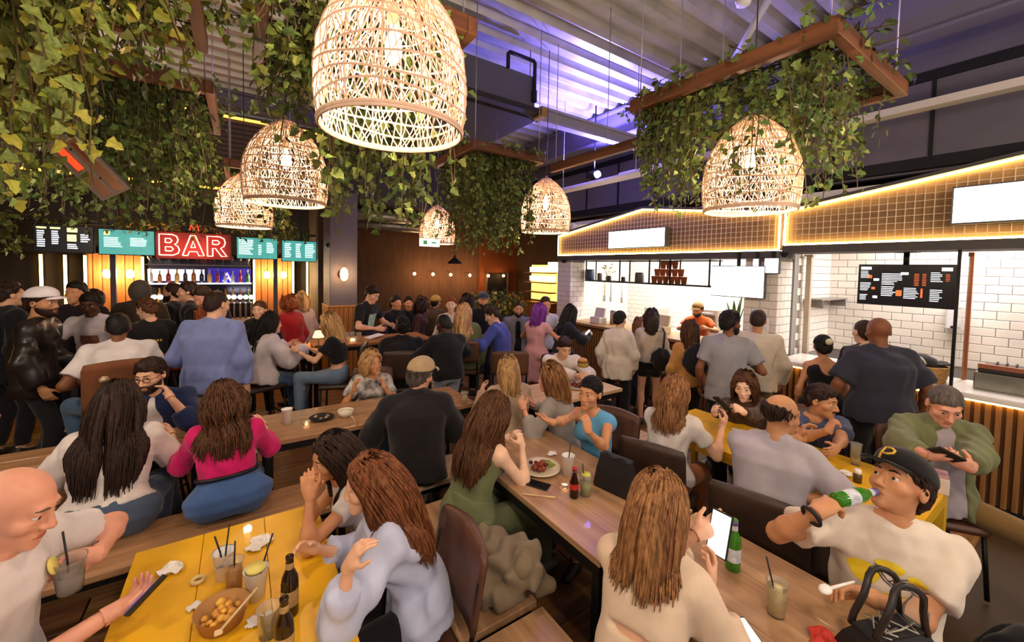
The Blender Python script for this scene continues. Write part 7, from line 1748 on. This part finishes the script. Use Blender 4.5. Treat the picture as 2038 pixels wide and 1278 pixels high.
person('man in a dark T-shirt half hidden by the bald man in the navy polo', (1720, 638), 4.08, 40, w=1.0, skin='fair', hair=('buzz', 'dark'), top=('charcoal tee', '#25242c', 0.66, -0.15), bottom=BK, lod=1, eyes=False)
w40 = person('woman with clipped-up black hair in a low-backed black top', (1638, 668), 4.05, 50, sex='f', w=1.05, head=(10, -6, 0), skin='tan', hair=('bun', 'black'), top=('black low back', '#17161a', 0, -0.2, {'e': 0.014, 't1': 0.93, 'cut': [(0, -0.15, 0.94, 0.085, 0.11, 0.11)]}), bottom=BK, lod=1, eyes=False)
MB().lathe([(0.03, 0.0), (0.035, 0.01), (0.01, 0.02)], 8, c=tuple(w40['H'](0.02, -0.14, 0.06)), mtx=Matrix.Rotation(math.pi / 2, 4, 'X')).build('hair_clip', M('pale clip', '#c8c4a0', 0.4), w40['root'])
p = toworld(w16b, np.array([0.0, -0.30, 0]))
t = thing('coat', 'dark green coat hung over the back of the blonde woman in jeans', 'coat', (p[0], p[1], 0.70), -math.radians(w16b['yaw']))
V, F = surf(Field([('u', El((0, 0, 0.05), [0.21, 0.06, 0.36], None, 0.04)), ('u', El((0.08, -0.02, -0.12), [0.12, 0.06, 0.24], None, 0.04))], (), 0.016, 7, 20.0), 0.018)
link('folds', np_mesh('folds', V, F, cloth('dark green coat', '#1d2420')), t)
MB().tube([(-0.08, -0.05, 0.36), (0, -0.07, 0.38), (0.08, -0.05, 0.36)], 0.02, 6).build('collar', cloth('dark green coat', '#1d2420'), t)
# ================================================================== things on the tables
def onto(px, py, z=0.75): return tuple(atz(px, py, z))
mpaper = M('white paper', '#ece8e4', 0.8); mstraw = M('black straw', '#1c1a20', 0.5)
mglass = M('drink glass', '#f2f2ee', 0.05, trans=0.85, ior=1.15)
def cup(label, p, r0, r1, h, mat, straws=(), fill=None, name='paper_cup', cat='cup'):
    t = thing(name, label, cat, p)
    MB().lathe([(r0, 0), (r1, h), (r1 + 0.003, h + 0.002), (r1 - 0.003, h - 0.002), (r0 - 0.003, 0.006)], 18, cap1=True).build('wall', mat, t)
    if fill: MB().lathe([(r0 * 0.94, 0.006), ((r0 + (r1 - r0) * fill[1]) * 0.94, h * fill[1])], 16).build('drink', fill[0], t)
    for (dx, dy, L) in straws: MB().tube([(0, 0, 0.02), (dx * 0.4, dy * 0.4, h), (dx, dy, L)], 0.0035, 6).build('straw', mstraw, t)
    return t
mscr = M('cup print', '#8a8690', 0.7)
c = cup('white paper cup with two black straws on the yellow table', onto(446, 1150), 0.028, 0.04, 0.115, mpaper, ((-0.03, 0.0, 0.19), (0.02, 0.03, 0.21)))
MB().box(-0.025, 0.025, -0.0385, -0.034, 0.07, 0.076).build('logo', mscr, c)
c = cup('white paper cup with lemon slice and one straw on the yellow table', onto(510, 1190), 0.030, 0.043, 0.12, mpaper, ((0.06, 0.04, 0.22),))
MB().lathe([(0.034, 0.118), (0.036, 0.124), (0.034, 0.13)], 16).build('lemon_slice', M('lemon', '#e0d070', 0.5), c)
cup('tall glass of amber drink with a straw on the yellow table', onto(466, 1178), 0.028, 0.034, 0.13, mglass, ((0.005, 0.0, 0.21),), (M('amber drink', '#c8862c', 0.2), 0.75), 'drink_glass', 'glass')
# paper bowl of food
t = thing('paper_bowl', 'brown paper bowl of pasta on the yellow table', 'bowl', onto(442, 1240))
MB().lathe([(0.066, 0), (0.085, 0.062), (0.088, 0.064), (0.083, 0.06), (0.066, 0.008)], 24).build('wall', M('kraft bowl', '#b08048', 0.7), t)
m = MB()
for q in range(34):
    a = random.uniform(0, 6.28); r = random.uniform(0, 0.062); s = random.uniform(0.008, 0.018)
    m.lathe([(s * 0.3, -s), (s, -s * 0.3), (s, s * 0.3), (s * 0.3, s * 0.8)], 6, c=(r * math.cos(a), r * math.sin(a), 0.036 + random.uniform(0, 0.022) - r * 0.15))
tag(m.build('food', M('pasta', '#d8a040', 0.5, island=0.35), t), kind='stuff')
t = thing('wooden_fork', 'pale wooden fork leaning in the paper bowl', 'fork', onto(475, 1222, 0.82))
MB().tube([(-0.05, -0.03, -0.01), (0.06, 0.04, 0.045)], 0.005, 5).build('handle', M('pale wood', '#d8bc90', 0.6), t)
MB().bbox(-0.07, -0.045, -0.045, -0.022, -0.018, -0.01, 0.003).build('head', M('pale wood', '#d8bc90', 0.6), t)
# napkins: crumpled sheets
def napkin(label, p, s=0.06, rz=0.0, seed=0, flat=1.0, mat=None):
    rg = np.random.default_rng(seed); n = 9; V = []; F = []
    for i in range(n):
        for j in range(n):
            u, v = i / (n - 1) * 2 - 1, j / (n - 1) * 2 - 1
            z = 0.012 + flat * s * (0.55 * abs(math.sin(2.2 * u + seed)) * (1 - abs(v)) + 0.5 * abs(math.cos(3.1 * v + u * 2 + seed)) * (1 - 0.6 * abs(u))) * 0.6 + rg.uniform(0, 0.006)
            V.append((u * s * (1 - 0.25 * v * v), v * s * (0.75 + 0.2 * math.sin(u * 3)), z))
    for i in range(n - 1):
        for j in range(n - 1): F.append((i * n + j, (i + 1) * n + j, (i + 1) * n + j + 1, i * n + j + 1))
    top = [(x, y, z + 0.002) for x, y, z in V]; k_ = len(V)
    m = MB().add(V + top, [f[::-1] for f in F] + [tuple(a + k_ for a in f) for f in F], 0, False)
    return tag(m.build('napkin', mat or mpaper, None, (p[0], p[1], p[2] - 0.010), rz), label, 'napkin')
napkin('crumpled white napkin beside the phone hand on the yellow table', onto(338, 1140), 0.045, 0.4, 1, 1.6)
napkin('long crumpled white napkin beyond the cups on the yellow table', onto(515, 1085), 0.055, 0.9, 2, 0.7)
napkin('small folded napkin left of the paper bowl', onto(386, 1210), 0.024, 0.3, 3, 0.2)
napkin('torn napkin scrap right of the paper bowl', onto(505, 1240), 0.03, 1.2, 4, 0.3)
napkin('white paper scrap on the far half of the oak table', onto(1098, 905), 0.035, 0.2, 5, 0.4)
t = thing('onion_ring', 'small pale ring of food on the yellow table', 'food', onto(394, 1158))
MB().tube([(0.02 * math.cos(q), 0.02 * math.sin(q), 0.008) for q in np.linspace(0, 5.9, 16)], 0.008, 6, close=True).build('ring', M('pale food', '#e0c890', 0.6), t)
# beer bottles
def bottle(label, p, col, lab_col, s=1.0, rot=None, cap=None):
    t = thing('beer_bottle', label, 'bottle', p)
    m = M('beer glass ' + col, col, 0.12, spec=0.7, trans=0.25)
    MB().lathe([(0.028, 0), (0.0305, 0.006), (0.0305, 0.125), (0.027, 0.150), (0.0145, 0.18), (0.0130, 0.215), (0.0145, 0.22), (0.0145, 0.228), (0.012, 0.23)], 18).build('glass', m, t)
    MB().lathe([(0.031, 0.045), (0.031, 0.105)], 18, cap0=False, cap1=False).build('label', M('bottle label ' + lab_col, lab_col, 0.6, var=0.3, scale=60), t)
    MB().lathe([(0.0152, 0.182), (0.0142, 0.205)], 14, cap0=False, cap1=False).build('neck_label', M('bottle label ' + lab_col, lab_col, 0.6), t)
    if cap: MB().lathe([(0.0155, 0.205), (0.015, 0.226)], 14).build('foil', M('foil ' + cap, cap, 0.4), t)
    t.scale = (s, s, s)
    if rot is not None: t.rotation_mode = 'QUATERNION'; t.rotation_quaternion = rot
    return t
bottle('brown beer bottle with a tan label standing on the yellow table', onto(577, 1222), '#2c1608', '#a88a5a')
bottle('brown beer bottle standing closest to the woman in the pale blue shirt', onto(566, 1318), '#2c1608', '#a88a5a', 0.98)
bottle('green beer bottle standing beside the raised phone', onto(1458, 1132), '#3f8a1c', '#c8ccd8', 1.0, None, '#6a5a9a')
g = cup('clear tumbler with ice on the yellow table next to the brown bottle', onto(535, 1262), 0.032, 0.038, 0.10, mglass, (), None, 'drink_glass', 'glass')
for q in range(3): MB().bbox(-0.012, 0.012, -0.012, 0.012, 0.01 + q * 0.024, 0.032 + q * 0.024, 0.003).build('ice_cube', M('ice', '#e6ecec', 0.1, trans=0.6), g)
# ---- oak table
t = thing('dinner_plate', 'white oval plate of saucy chicken on the oak table', 'plate', onto(1075, 935))
MB().lathe([(0.07, 0), (0.12, 0.012), (0.135, 0.02), (0.133, 0.024), (0.10, 0.012), (0.02, 0.008)], 28).build('dish', M('plate cream', '#ddd0b4', 0.25), t)
m = MB()
for q in range(26):
    a = random.uniform(0, 6.28); r = random.uniform(0, 0.07); s = random.uniform(0.012, 0.024)
    m.lathe([(s * 0.3, -s), (s, -s * 0.3), (s, s * 0.3), (s * 0.3, s * 0.8)], 7, c=(r * math.cos(a) - 0.015, r * math.sin(a), 0.028 + random.uniform(0, 0.015)))
tag(m.build('chicken', M('sauced chicken', '#7a3418', 0.35, island=0.4), t), kind='stuff')
m = MB()
for q in range(9): m.box(-0.03, 0.03, -0.004, 0.004, 0.018 + q * 0.001, 0.024 + q * 0.001, mtx=Matrix.Translation((0.075, -0.03 + q * 0.008, 0)) @ Matrix.Rotation(0.3 * q, 4, 'Z'))
tag(m.build('salad', M('salad', '#8a9a3c', 0.6, island=0.4), t), kind='stuff')
cup('white paper cup with straw near the plate on the oak table', onto(1130, 945), 0.03, 0.042, 0.13, mpaper, ((0.02, 0.0, 0.2),))
def jar(label, p):
    t = thing('drink_glass', label, 'glass', p)
    MB().lathe([(0.03, 0), (0.036, 0.09), (0.033, 0.12), (0.034, 0.125)], 18).build('wall', mglass, t)
    MB().lathe([(0.028, 0.006), (0.033, 0.08)], 16).build('drink', M('lime drink', '#b8b85a', 0.2, trans=0.3), t)
    MB().lathe([(0.026, 0.118), (0.028, 0.125), (0.026, 0.131)], 14).build('lime_slice', M('lime', '#c8c850', 0.5), t)
    MB().tube([(0, 0, 0.02), (-0.02, 0.01, 0.19)], 0.0035, 6).build('straw', mstraw, t)
jar('glass of cloudy lime drink between the paper cup and the black handbag', onto(1165, 985))
t = thing('sauce_bottle', 'small soda bottle with red label on the oak table', 'bottle', onto(1142, 990))
MB().lathe([(0.022, 0), (0.026, 0.006), (0.024, 0.05), (0.026, 0.09), (0.012, 0.14), (0.011, 0.165)], 16).build('glass', M('cola', '#2a100a', 0.15), t)
MB().lathe([(0.0262, 0.055), (0.0272, 0.088)], 16, cap0=False, cap1=False).build('label', M('red label', '#c02a24', 0.5), t)
MB().lathe([(0.013, 0.165), (0.013, 0.178)], 12).build('cap', M('red cap', '#b82a26', 0.5), t)
t = thing('tealight', 'small lit tealight glowing on the oak table near the plate', 'candle', onto(1124, 972))
MB().lathe([(0.022, 0), (0.025, 0.03), (0.023, 0.03), (0.02, 0.006)], 14).build('holder', mglass, t)
MB().lathe([(0.018, 0.006), (0.018, 0.02)], 12).build('wax', M('wax glow', '#ffe6d0', 0.5, es=2.0, ecol='#ffc890'), t)
t = thing('phone', 'black phone lying on the oak table beside the plate', 'phone', (*onto(1070, 966)[:2], 0.75), 0.5)
MB().bbox(-0.038, 0.038, -0.075, 0.075, 0.0, 0.009, 0.003).build('case', mblackm, t); MB().box(-0.034, 0.034, -0.071, 0.071, 0.009, 0.0095).build('screen', M('dark screen', '#101016', 0.1), t)
# wooden cutlery
for i, (a_, b_) in enumerate((((1040, 985), (1105, 992)),)):
    p0, p1 = np.array(onto(*a_)), np.array(onto(*b_)); t = thing('wooden_cutlery', 'pale wooden knife on the oak table edge', 'cutlery', tuple((p0 + p1) / 2))
    d_ = (p1 - p0) / 2; MB().tube([tuple(-d_ + np.array([0, 0, 0.005])), tuple(np.array([0, 0, 0.005]))], 0.005, 5).build('handle', M('pale wood', '#d8bc90', 0.6), t)
    MB().tube([(0, 0, 0.005), tuple(d_ + np.array([0, 0, 0.005]))], [0.005, 0.008], 5).build('blade', M('pale wood', '#d8bc90', 0.6), t)
# black handbag on the far oak table
def handbag(label, p, rz, w_, h, th, strap):
    t = thing('handbag', label, 'handbag', p, rz)
    ml = M('black bag leather', '#19171a', 0.4, var=0.2, scale=8)
    V = []
    for (z, k1, k2) in ((0, 1.0, 1.0), (h * 0.1, 1.02, 1.05), (h * 0.6, 0.92, 0.8), (h, 0.80, 0.45)):
        for (a, b) in ((-1, -1), (1, -1), (1, 1), (-1, 1)): V.append((a * w_ / 2 * k1, b * th / 2 * k2, z))
    F = [(3, 2, 1, 0), (12, 13, 14, 15)] + [(r * 4 + i, r * 4 + (i + 1) % 4, r * 4 + 4 + (i + 1) % 4, r * 4 + 4 + i) for r in range(3) for i in range(4)]
    MB().add(V, F).build('body', ml, t)
    MB().bbox(-w_ * 0.42, w_ * 0.42, -th * 0.27, th * 0.27, h - 0.006, h + 0.006, 0.003).build('zip_edge', mblackm, t)
    return t, ml
t, ml = handbag('small black handbag with a silver zip on the oak table', (*onto(1225, 975)[:2], 0.75), 1.75, 0.24, 0.2, 0.11, 1)
MB().tube([(-0.07, -0.046, 0.12), (-0.03, -0.05, 0.07), (0.03, -0.054, 0.05), (0.06, -0.05, 0.06)], 0.003, 5).build('zip', msteel, t)
for s in (-1, 1): MB().tube([(s * 0.075, 0, 0.165), (s * 0.09, 0.01, 0.20), (s * 0.05, 0.02, 0.215), (0, 0.03, 0.2)], 0.006, 6).build('strap', mblackm, t)
napkin('sheet of white paper next to the black handbag', onto(1290, 1004), 0.05, 0.6, 7, 0.1)
# ---- near oak table
t = cup('glass of creamy yellow drink with a straw on the near oak table', onto(1544, 1222), 0.03, 0.036, 0.13, mglass, ((-0.055, 0.02, 0.24),), (M('creamy drink', '#e6d49a', 0.3, var=0.2, scale=20), 0.85), 'drink_glass', 'glass')
t = thing('phone', 'phone with a lit screen lying on the near oak table', 'phone', (*onto(1487, 1268)[:2], 0.75), -0.55)
MB().bbox(-0.038, 0.038, -0.077, 0.077, 0.0, 0.009, 0.003).build('case', mblackm, t); MB().box(-0.033, 0.033, -0.07, 0.07, 0.009, 0.0096).build('screen', M('lit screen', '#e4dcc8', 0.3, es=0.7, ecol='#f0e8d8'), t)
t, ml = handbag('black tote bag with two tall loop handles at the table edge', (*onto(1768, 1305)[:2], 0.752), -0.4, 0.28, 0.10, 0.15, 0)
for dy in (-0.04, 0.04):
    MB().tube([(0.105 * math.cos(math.pi * q / 14) , dy + 0.01 * math.sin(q), 0.09 + 0.19 * math.sin(math.pi * q / 14)) for q in range(15)], 0.011, 8).build('handle', M('bag handle', '#241e1e', 0.4), t)
m = MB()
for q in range(5):
    pts = [(random.uniform(-0.1, 0.1), random.uniform(-0.06, 0.06), 0.105 + random.uniform(0, 0.02)) for _ in range(4)]; m.tube(pts, 0.003, 4)
tag(m.build('cord', M('grey cord', '#a8a498', 0.6), t), kind='stuff')
t = thing('water_bottle', 'clear plastic water bottle with blue label beside the tote bag', 'bottle', onto(1818, 1292))
MB().lathe([(0.03, 0), (0.034, 0.01), (0.034, 0.07), (0.031, 0.08), (0.034, 0.09), (0.034, 0.15), (0.014, 0.19), (0.013, 0.205)], 18).build('wall', mglass, t)
MB().lathe([(0.0345, 0.03), (0.0345, 0.07)], 18, cap0=False, cap1=False).build('label', M('blue label', '#4a5ca0', 0.5), t)
MB().lathe([(0.0155, 0.2), (0.0155, 0.22)], 12).build('cap', M('grey cap', '#b8b4b8', 0.5), t)
napkin('crumpled red napkin at the table edge before the tote bag', onto(1636, 1280), 0.05, 0.2, 9, 1.2, M('red paper', '#c83a2c', 0.7))
t = thing('spoon', 'white plastic spoon in the hand of the man in the P cap', 'spoon', tuple(at(1665, 1170, 1.42)))
q0 = at(1650, 1172, 1.42) - at(1665, 1170, 1.42); q1 = at(1700, 1158, 1.44) - at(1665, 1170, 1.42)
MB().tube([tuple(q0 * 1.0), tuple(q1)], [0.006, 0.004], 6).build('handle', mpaper, t)
V, F = surf(Field([('u', El(q0 * 1.5, [0.028, 0.02, 0.012]))]), 0.006); link('bowl', np_mesh('bowl', V, F, mpaper), t)
# green bottle at the lips of the drinking man
lips_ = toworld(m8, m8['H'](0.0, 0.100, -0.064)); a = lips_ + nrm(at(1632, 1003, 1.62) - lips_) * 0.222
rot = Vector(lips_ - a).to_track_quat('Z', 'Y')
bottle('green beer bottle tipped to the lips of the man in the P cap', tuple(a), '#3f8a1c', '#c8ccd8', 0.98, rot, '#6a5a9a')
# phones in hands
def hand_phone(label, c, n, up, scr, s=1.0):
    t = thing('phone', label, 'phone', tuple(c)); n = Vector(n).normalized(); up = Vector(up); up = (up - n * up.dot(n)).normalized(); x = up.cross(n)
    R_ = Matrix((x, up, n)).transposed().to_4x4()
    MB().box(-0.038 * s, 0.038 * s, -0.078 * s, 0.078 * s, -0.005, 0.005, mtx=R_).build('case', mblackm, t)
    MB().box(-0.034 * s, 0.034 * s, -0.074 * s, 0.074 * s, 0.005, 0.006, mtx=R_).build('screen', scr, t)
mscreen = M('bright phone', '#eef0f4', 0.3, es=1.3, ecol='#f4f6ff')
fwd_ = Vector((_f[0], _f[1], 0)); rt_ = Vector((_r0[0], _r0[1], 0))
hand_phone('raised phone with a bright white screen held by the cream knit woman', at(1432, 1062, 1.60), -fwd_ * 0.55 - rt_ * 0.75 + Vector((0, 0, 0.25)), (0.05, 0, 1), mscreen, 1.05)
hand_phone('phone in the lowered hand of the bald man', at(292, 1184, 1.46), -rt_ * 0.75 + Vector((0, 0, 0.55)), rt_ * 0.6 + fwd_ * 0.8 + Vector((0, 0, 0.5)), M('purple phone screen', '#5a4a9a', 0.3, es=0.6, ecol='#6a5ac0'), 0.85)
hand_phone('dark phone held in both hands by the man in the olive jacket', at(1884, 905, 2.36), rt_ * 0.4 + fwd_ * 0.5 + Vector((0, 0, 0.7)), rt_ + Vector((0, 0, -0.3)), M('dark screen', '#101016', 0.1), 1.0)
hand_phone('small phone held up by the woman in the dark brown top', at(1437, 803, 3.12), rt_ * 0.6 + fwd_ * 0.3 + Vector((0, 0, 0.6)), -rt_ + Vector((0, 0, 0.5)), M('dark screen', '#101016', 0.1), 0.9)
hand_phone('phone checked by the woman in the dark coat', at(1168, 664, 5.9), fwd_ * -0.2 - rt_ * 0.7 + Vector((0, 0, 0.6)), rt_ + Vector((0, 0, 0.5)), mscreen, 0.9)
# plastic cup in the bald man's hand
c = at(140, 1175, 1.46)
t = cup('clear plastic cup with lemon slice and straw in the hand of the bald man', tuple(c), 0.034, 0.046, 0.12, mglass, ((-0.02, 0.02, 0.215),), (M('pale drink', '#dcd4cc', 0.2, trans=0.5), 0.55), 'plastic_cup', 'cup')
MB().lathe([(0.03, -0.004), (0.032, 0), (0.03, 0.004)], 14, c=(-0.035, -0.02, 0.12), mtx=Matrix.Rotation(1.3, 4, 'Y')).build('lemon_slice', M('lemon', '#e0d070', 0.5), t)
# ---- long oak table
cup('white paper cup on the long oak table', onto(571, 842), 0.032, 0.042, 0.12, mpaper)
t = thing('tealight', 'small lit tealight on the long oak table', 'candle', onto(610, 846))
MB().lathe([(0.026, 0), (0.029, 0.035), (0.026, 0.035), (0.022, 0.006)], 14).build('holder', mglass, t); MB().lathe([(0.02, 0.006), (0.02, 0.022)], 12).build('wax', M('wax glow', '#ffe6d0', 0.5, es=2.0, ecol='#ffc890'), t)
t = thing('food_tray', 'dark oval tray with leftover food on the long oak table', 'tray', onto(640, 834))
MB().lathe([(0.07, 0), (0.10, 0.02), (0.097, 0.022), (0.06, 0.006)], 22).build('dish', mblackm, t)
m = MB()
for q in range(8):
    a = random.uniform(0, 6.28); m.lathe([(0.005, -0.01), (0.018, 0), (0.005, 0.01)], 6, c=(0.05 * math.cos(a), 0.05 * math.sin(a), 0.022))
tag(m.build('leftovers', M('leftovers', '#a8907a', 0.6, island=0.4), t), kind='stuff')
t = thing('white_bowl', 'round white bowl on the long oak table', 'bowl', onto(688, 829))
MB().lathe([(0.035, 0), (0.06, 0.03), (0.066, 0.06), (0.062, 0.06), (0.05, 0.02), (0.01, 0.01)], 22).build('wall', M('white china', '#e6e0d0', 0.3), t)
MB().lathe([(0.056, 0.05), (0.02, 0.055)], 18).build('dip', M('cream dip', '#e8dcb8', 0.4), t)
cup('glass of pale drink on the long oak table beside the beige coat', onto(924, 803), 0.028, 0.034, 0.11, mglass, (), (M('creamy drink', '#e6d49a', 0.3), 0.7), 'drink_glass', 'glass')
# burger, plate on the pale table
t = thing('burger', 'burger in a yellow wrapper held by the man in the white sweater', 'burger', tuple(at(1160, 722, 4.6)))
MB().lathe([(0.05, -0.03), (0.055, -0.01), (0.055, 0.0)], 14).build('bottom_bun', M('bun', '#c08a48', 0.6), t); MB().lathe([(0.058, 0.0), (0.058, 0.015)], 14).build('patty', M('patty', '#5a3018', 0.6), t)
MB().lathe([(0.055, 0.015), (0.05, 0.04), (0.02, 0.055)], 14).build('top_bun', M('bun', '#c08a48', 0.6), t); MB().lathe([(0.062, -0.045), (0.066, 0.005)], 9, cap1=False).build('wrapper', M('yellow wrap', '#b09c4a', 0.7), t)
t = thing('dinner_plate', 'plate of chicken wings on the pale oak table', 'plate', onto(1150, 772))
MB().lathe([(0.07, 0), (0.12, 0.012), (0.13, 0.02), (0.10, 0.012), (0.02, 0.008)], 22).build('dish', M('plate cream', '#ddd0b4', 0.25), t)
m = MB()
for q in range(14): a = random.uniform(0, 6.28); r = random.uniform(0, 0.07); m.lathe([(0.006, -0.02), (0.022, 0), (0.006, 0.02)], 6, c=(r * math.cos(a), r * math.sin(a), 0.035))
tag(m.build('wings', M('sauced chicken', '#7a3418', 0.35, island=0.4), t), kind='stuff')
# ---- yellow table on the right
t = thing('juice_bottle', 'yellow juice glass on the yellow painted table', 'glass', onto(1462, 882))
MB().lathe([(0.03, 0), (0.034, 0.1), (0.03, 0.12)], 16).build('wall', mglass, t); MB().lathe([(0.028, 0.006), (0.031, 0.09)], 14).build('drink', M('yellow juice', '#e0b820', 0.3), t)
napkin('white napkin on the yellow painted table by the plain white T-shirt', onto(1420, 894), 0.04, 0.4, 11, 0.3)
napkin('crumpled napkin on the yellow painted table by the navy T-shirt', onto(1685, 945), 0.04, 0.8, 12, 0.8)
t = thing('salt_shaker', 'small pepper shaker with white lid on the yellow painted table', 'shaker', onto(1706, 960))
MB().lathe([(0.022, 0), (0.024, 0.04), (0.02, 0.06)], 14).build('jar', M('pepper', '#4a3626', 0.3), t); MB().lathe([(0.021, 0.06), (0.018, 0.085)], 14).build('lid', mpaper, t)
cup('tall empty glass on the yellow painted table', onto(1702, 925), 0.026, 0.034, 0.15, mglass, (), None, 'drink_glass', 'glass')
p = onto(1862, 975)
t = thing('napkin_box', 'pink and white napkin dispenser box on the yellow painted table', 'dispenser', p, 0.2)
MB().bbox(-0.06, 0.06, -0.055, 0.055, 0, 0.10, 0.008).build('box', M('pale box', '#d8c8bc', 0.6), t); MB().bbox(-0.055, 0.055, -0.05, 0.05, 0.1, 0.118, 0.004).build('napkin_stack', M('pink paper', '#cfa0ae', 0.8), t)
# ---- coat and bags
t = thing('coat', 'crumpled beige raincoat lying on the timber bench', 'coat', (1.04, 1.72, 0.45))
V, F = surf(Field([('u', El((0, 0, 0.09), [0.17, 0.24, 0.11], None, 0.05)), ('u', El((0.1, -0.12, 0.16), [0.12, 0.14, 0.09], None, 0.06)), ('u', El((-0.08, 0.14, 0.14), [0.12, 0.12, 0.08], None, 0.06)), ('u', Rc((0.12, 0.1, 0.12), (0.2, -0.2, 0.05), 0.07, 0.05, k=0.05))], [((0, 0, 0.004), (0, 0, -1))], 0.024, 4, 33.0), 0.010)
link('folds', np_mesh('folds', V, F, cloth('raincoat', '#7d6e58')), t)
V, F = surf(Field([('u', Rc((0.08, -0.2, 0.2), (0.2, -0.02, 0.16), 0.05, 0.04, k=0.03))], (), 0.012, 6, 30), 0.011); link('sleeve', np_mesh('sleeve', V, F, cloth('raincoat', '#7d6e58')), t)
t = thing('backpack', 'black backpack standing on the floor beside the yellow painted table', 'backpack', (2.95, 0.12, 0))
V, F = surf(Field([('u', El((0, 0, 0.24), [0.17, 0.14, 0.26], None, 0.05)), ('u', El((0, 0.1, 0.16), [0.13, 0.08, 0.14], None, 0.04))], [((0, 0, 0.004), (0, 0, -1))], 0.02, 8, 22.0), 0.014)
link('bag', np_mesh('bag', V, F, cloth('black nylon', '#1c1b1e')), t)
for s in (-0.08, 0.08): MB().tube([(s, -0.1, 0.44), (s, -0.18, 0.34), (s, -0.15, 0.12)], 0.014, 6).build('shoulder_strap', mblackm, t)
MB().tube([(-0.04, -0.05, 0.48), (0, -0.05, 0.53), (0.04, -0.05, 0.48)], 0.01, 6).build('grab_handle', mblackm, t)
def carried_bag(label, I, off, r, col, name='backpack'):
    p = toworld(I, I['P0'] + np.array(off)); t = thing(name, label, 'bag', tuple(p), -math.radians(I['yaw']))
    V, F = surf(Field([('u', El((0, 0, 0), r, None, 0.03))], (), 0.012, 3, 30), 0.016); link('bag', np_mesh('bag', V, F, cloth('bag ' + col, col)), t)
    MB().tube([(0.03, 0.02, r[2] * 0.8), (0.05, 0.12, r[2] + 0.18), (0.03, 0.2, r[2] + 0.22)], 0.012, 6).build('strap', mblackm, t)
carried_bag('black shoulder bag hanging beside the black shorts', w35, (0.12, -0.20, 0.10), [0.12, 0.08, 0.15], '#1b1a1d', 'shoulder_bag')
carried_bag('black backpack on the woman in the amber top', w37, (0.0, -0.20, 0.28), [0.14, 0.09, 0.19], '#1f1f24')
# glasses for the bearded man in navy
# drinks on the high tables
for i, (px, py, lab) in enumerate(((352, 712, 'red drink glass on the red edged high table'), (262, 720, 'amber drink glass on the red edged high table'))):
    cup(lab, onto(px, py, 1.05), 0.03, 0.036, 0.13, mglass, (), (M('drink %d' % i, ('#a03020', '#b07a28')[i], 0.3), 0.8), 'drink_glass', 'glass')
t = thing('table_lamp', 'little lit table lamp on the high table before the column', 'lamp', onto(634, 690, 1.05))
MB().lathe([(0.05, 0), (0.05, 0.01), (0.01, 0.02), (0.01, 0.14)], 14).build('stand', mblack, t); MB().lathe([(0.07, 0.12), (0.04, 0.2)], 14, cap0=False).build('shade', M('lamp shade lit', '#ffd890', 0.5, es=3, ecol='#ffc060'), t)
for i, px in enumerate((690, 702, 714)):
    p = onto(px, 679, 1.05); cup('clear drink glass on the high table before the column, ' + ('by the slats', 'holding a candle', 'near the mint print')[i], p, 0.028, 0.034, 0.12, mglass, (), (M('wax glow', '#ffe6d0', 0.5, es=2.0, ecol='#ffc890'), 0.3) if i == 1 else None, 'drink_glass', 'glass')
p = np.array(onto(745, 672, 1.05)) + np.array([0, 0, 0.02])
t = thing('menu_card', 'white open menu on the high table under the mint print', 'menu', p, 0.3)
MB().box(-0.12, 0.0, -0.08, 0.08, 0.0, 0.006, mtx=Matrix.Rotation(-0.15, 4, 'Y')).build('page', mpaper, t); MB().box(0.0, 0.12, -0.08, 0.08, 0.0, 0.006, mtx=Matrix.Rotation(-0.15, 4, 'Y')).build('page', mpaper, t)
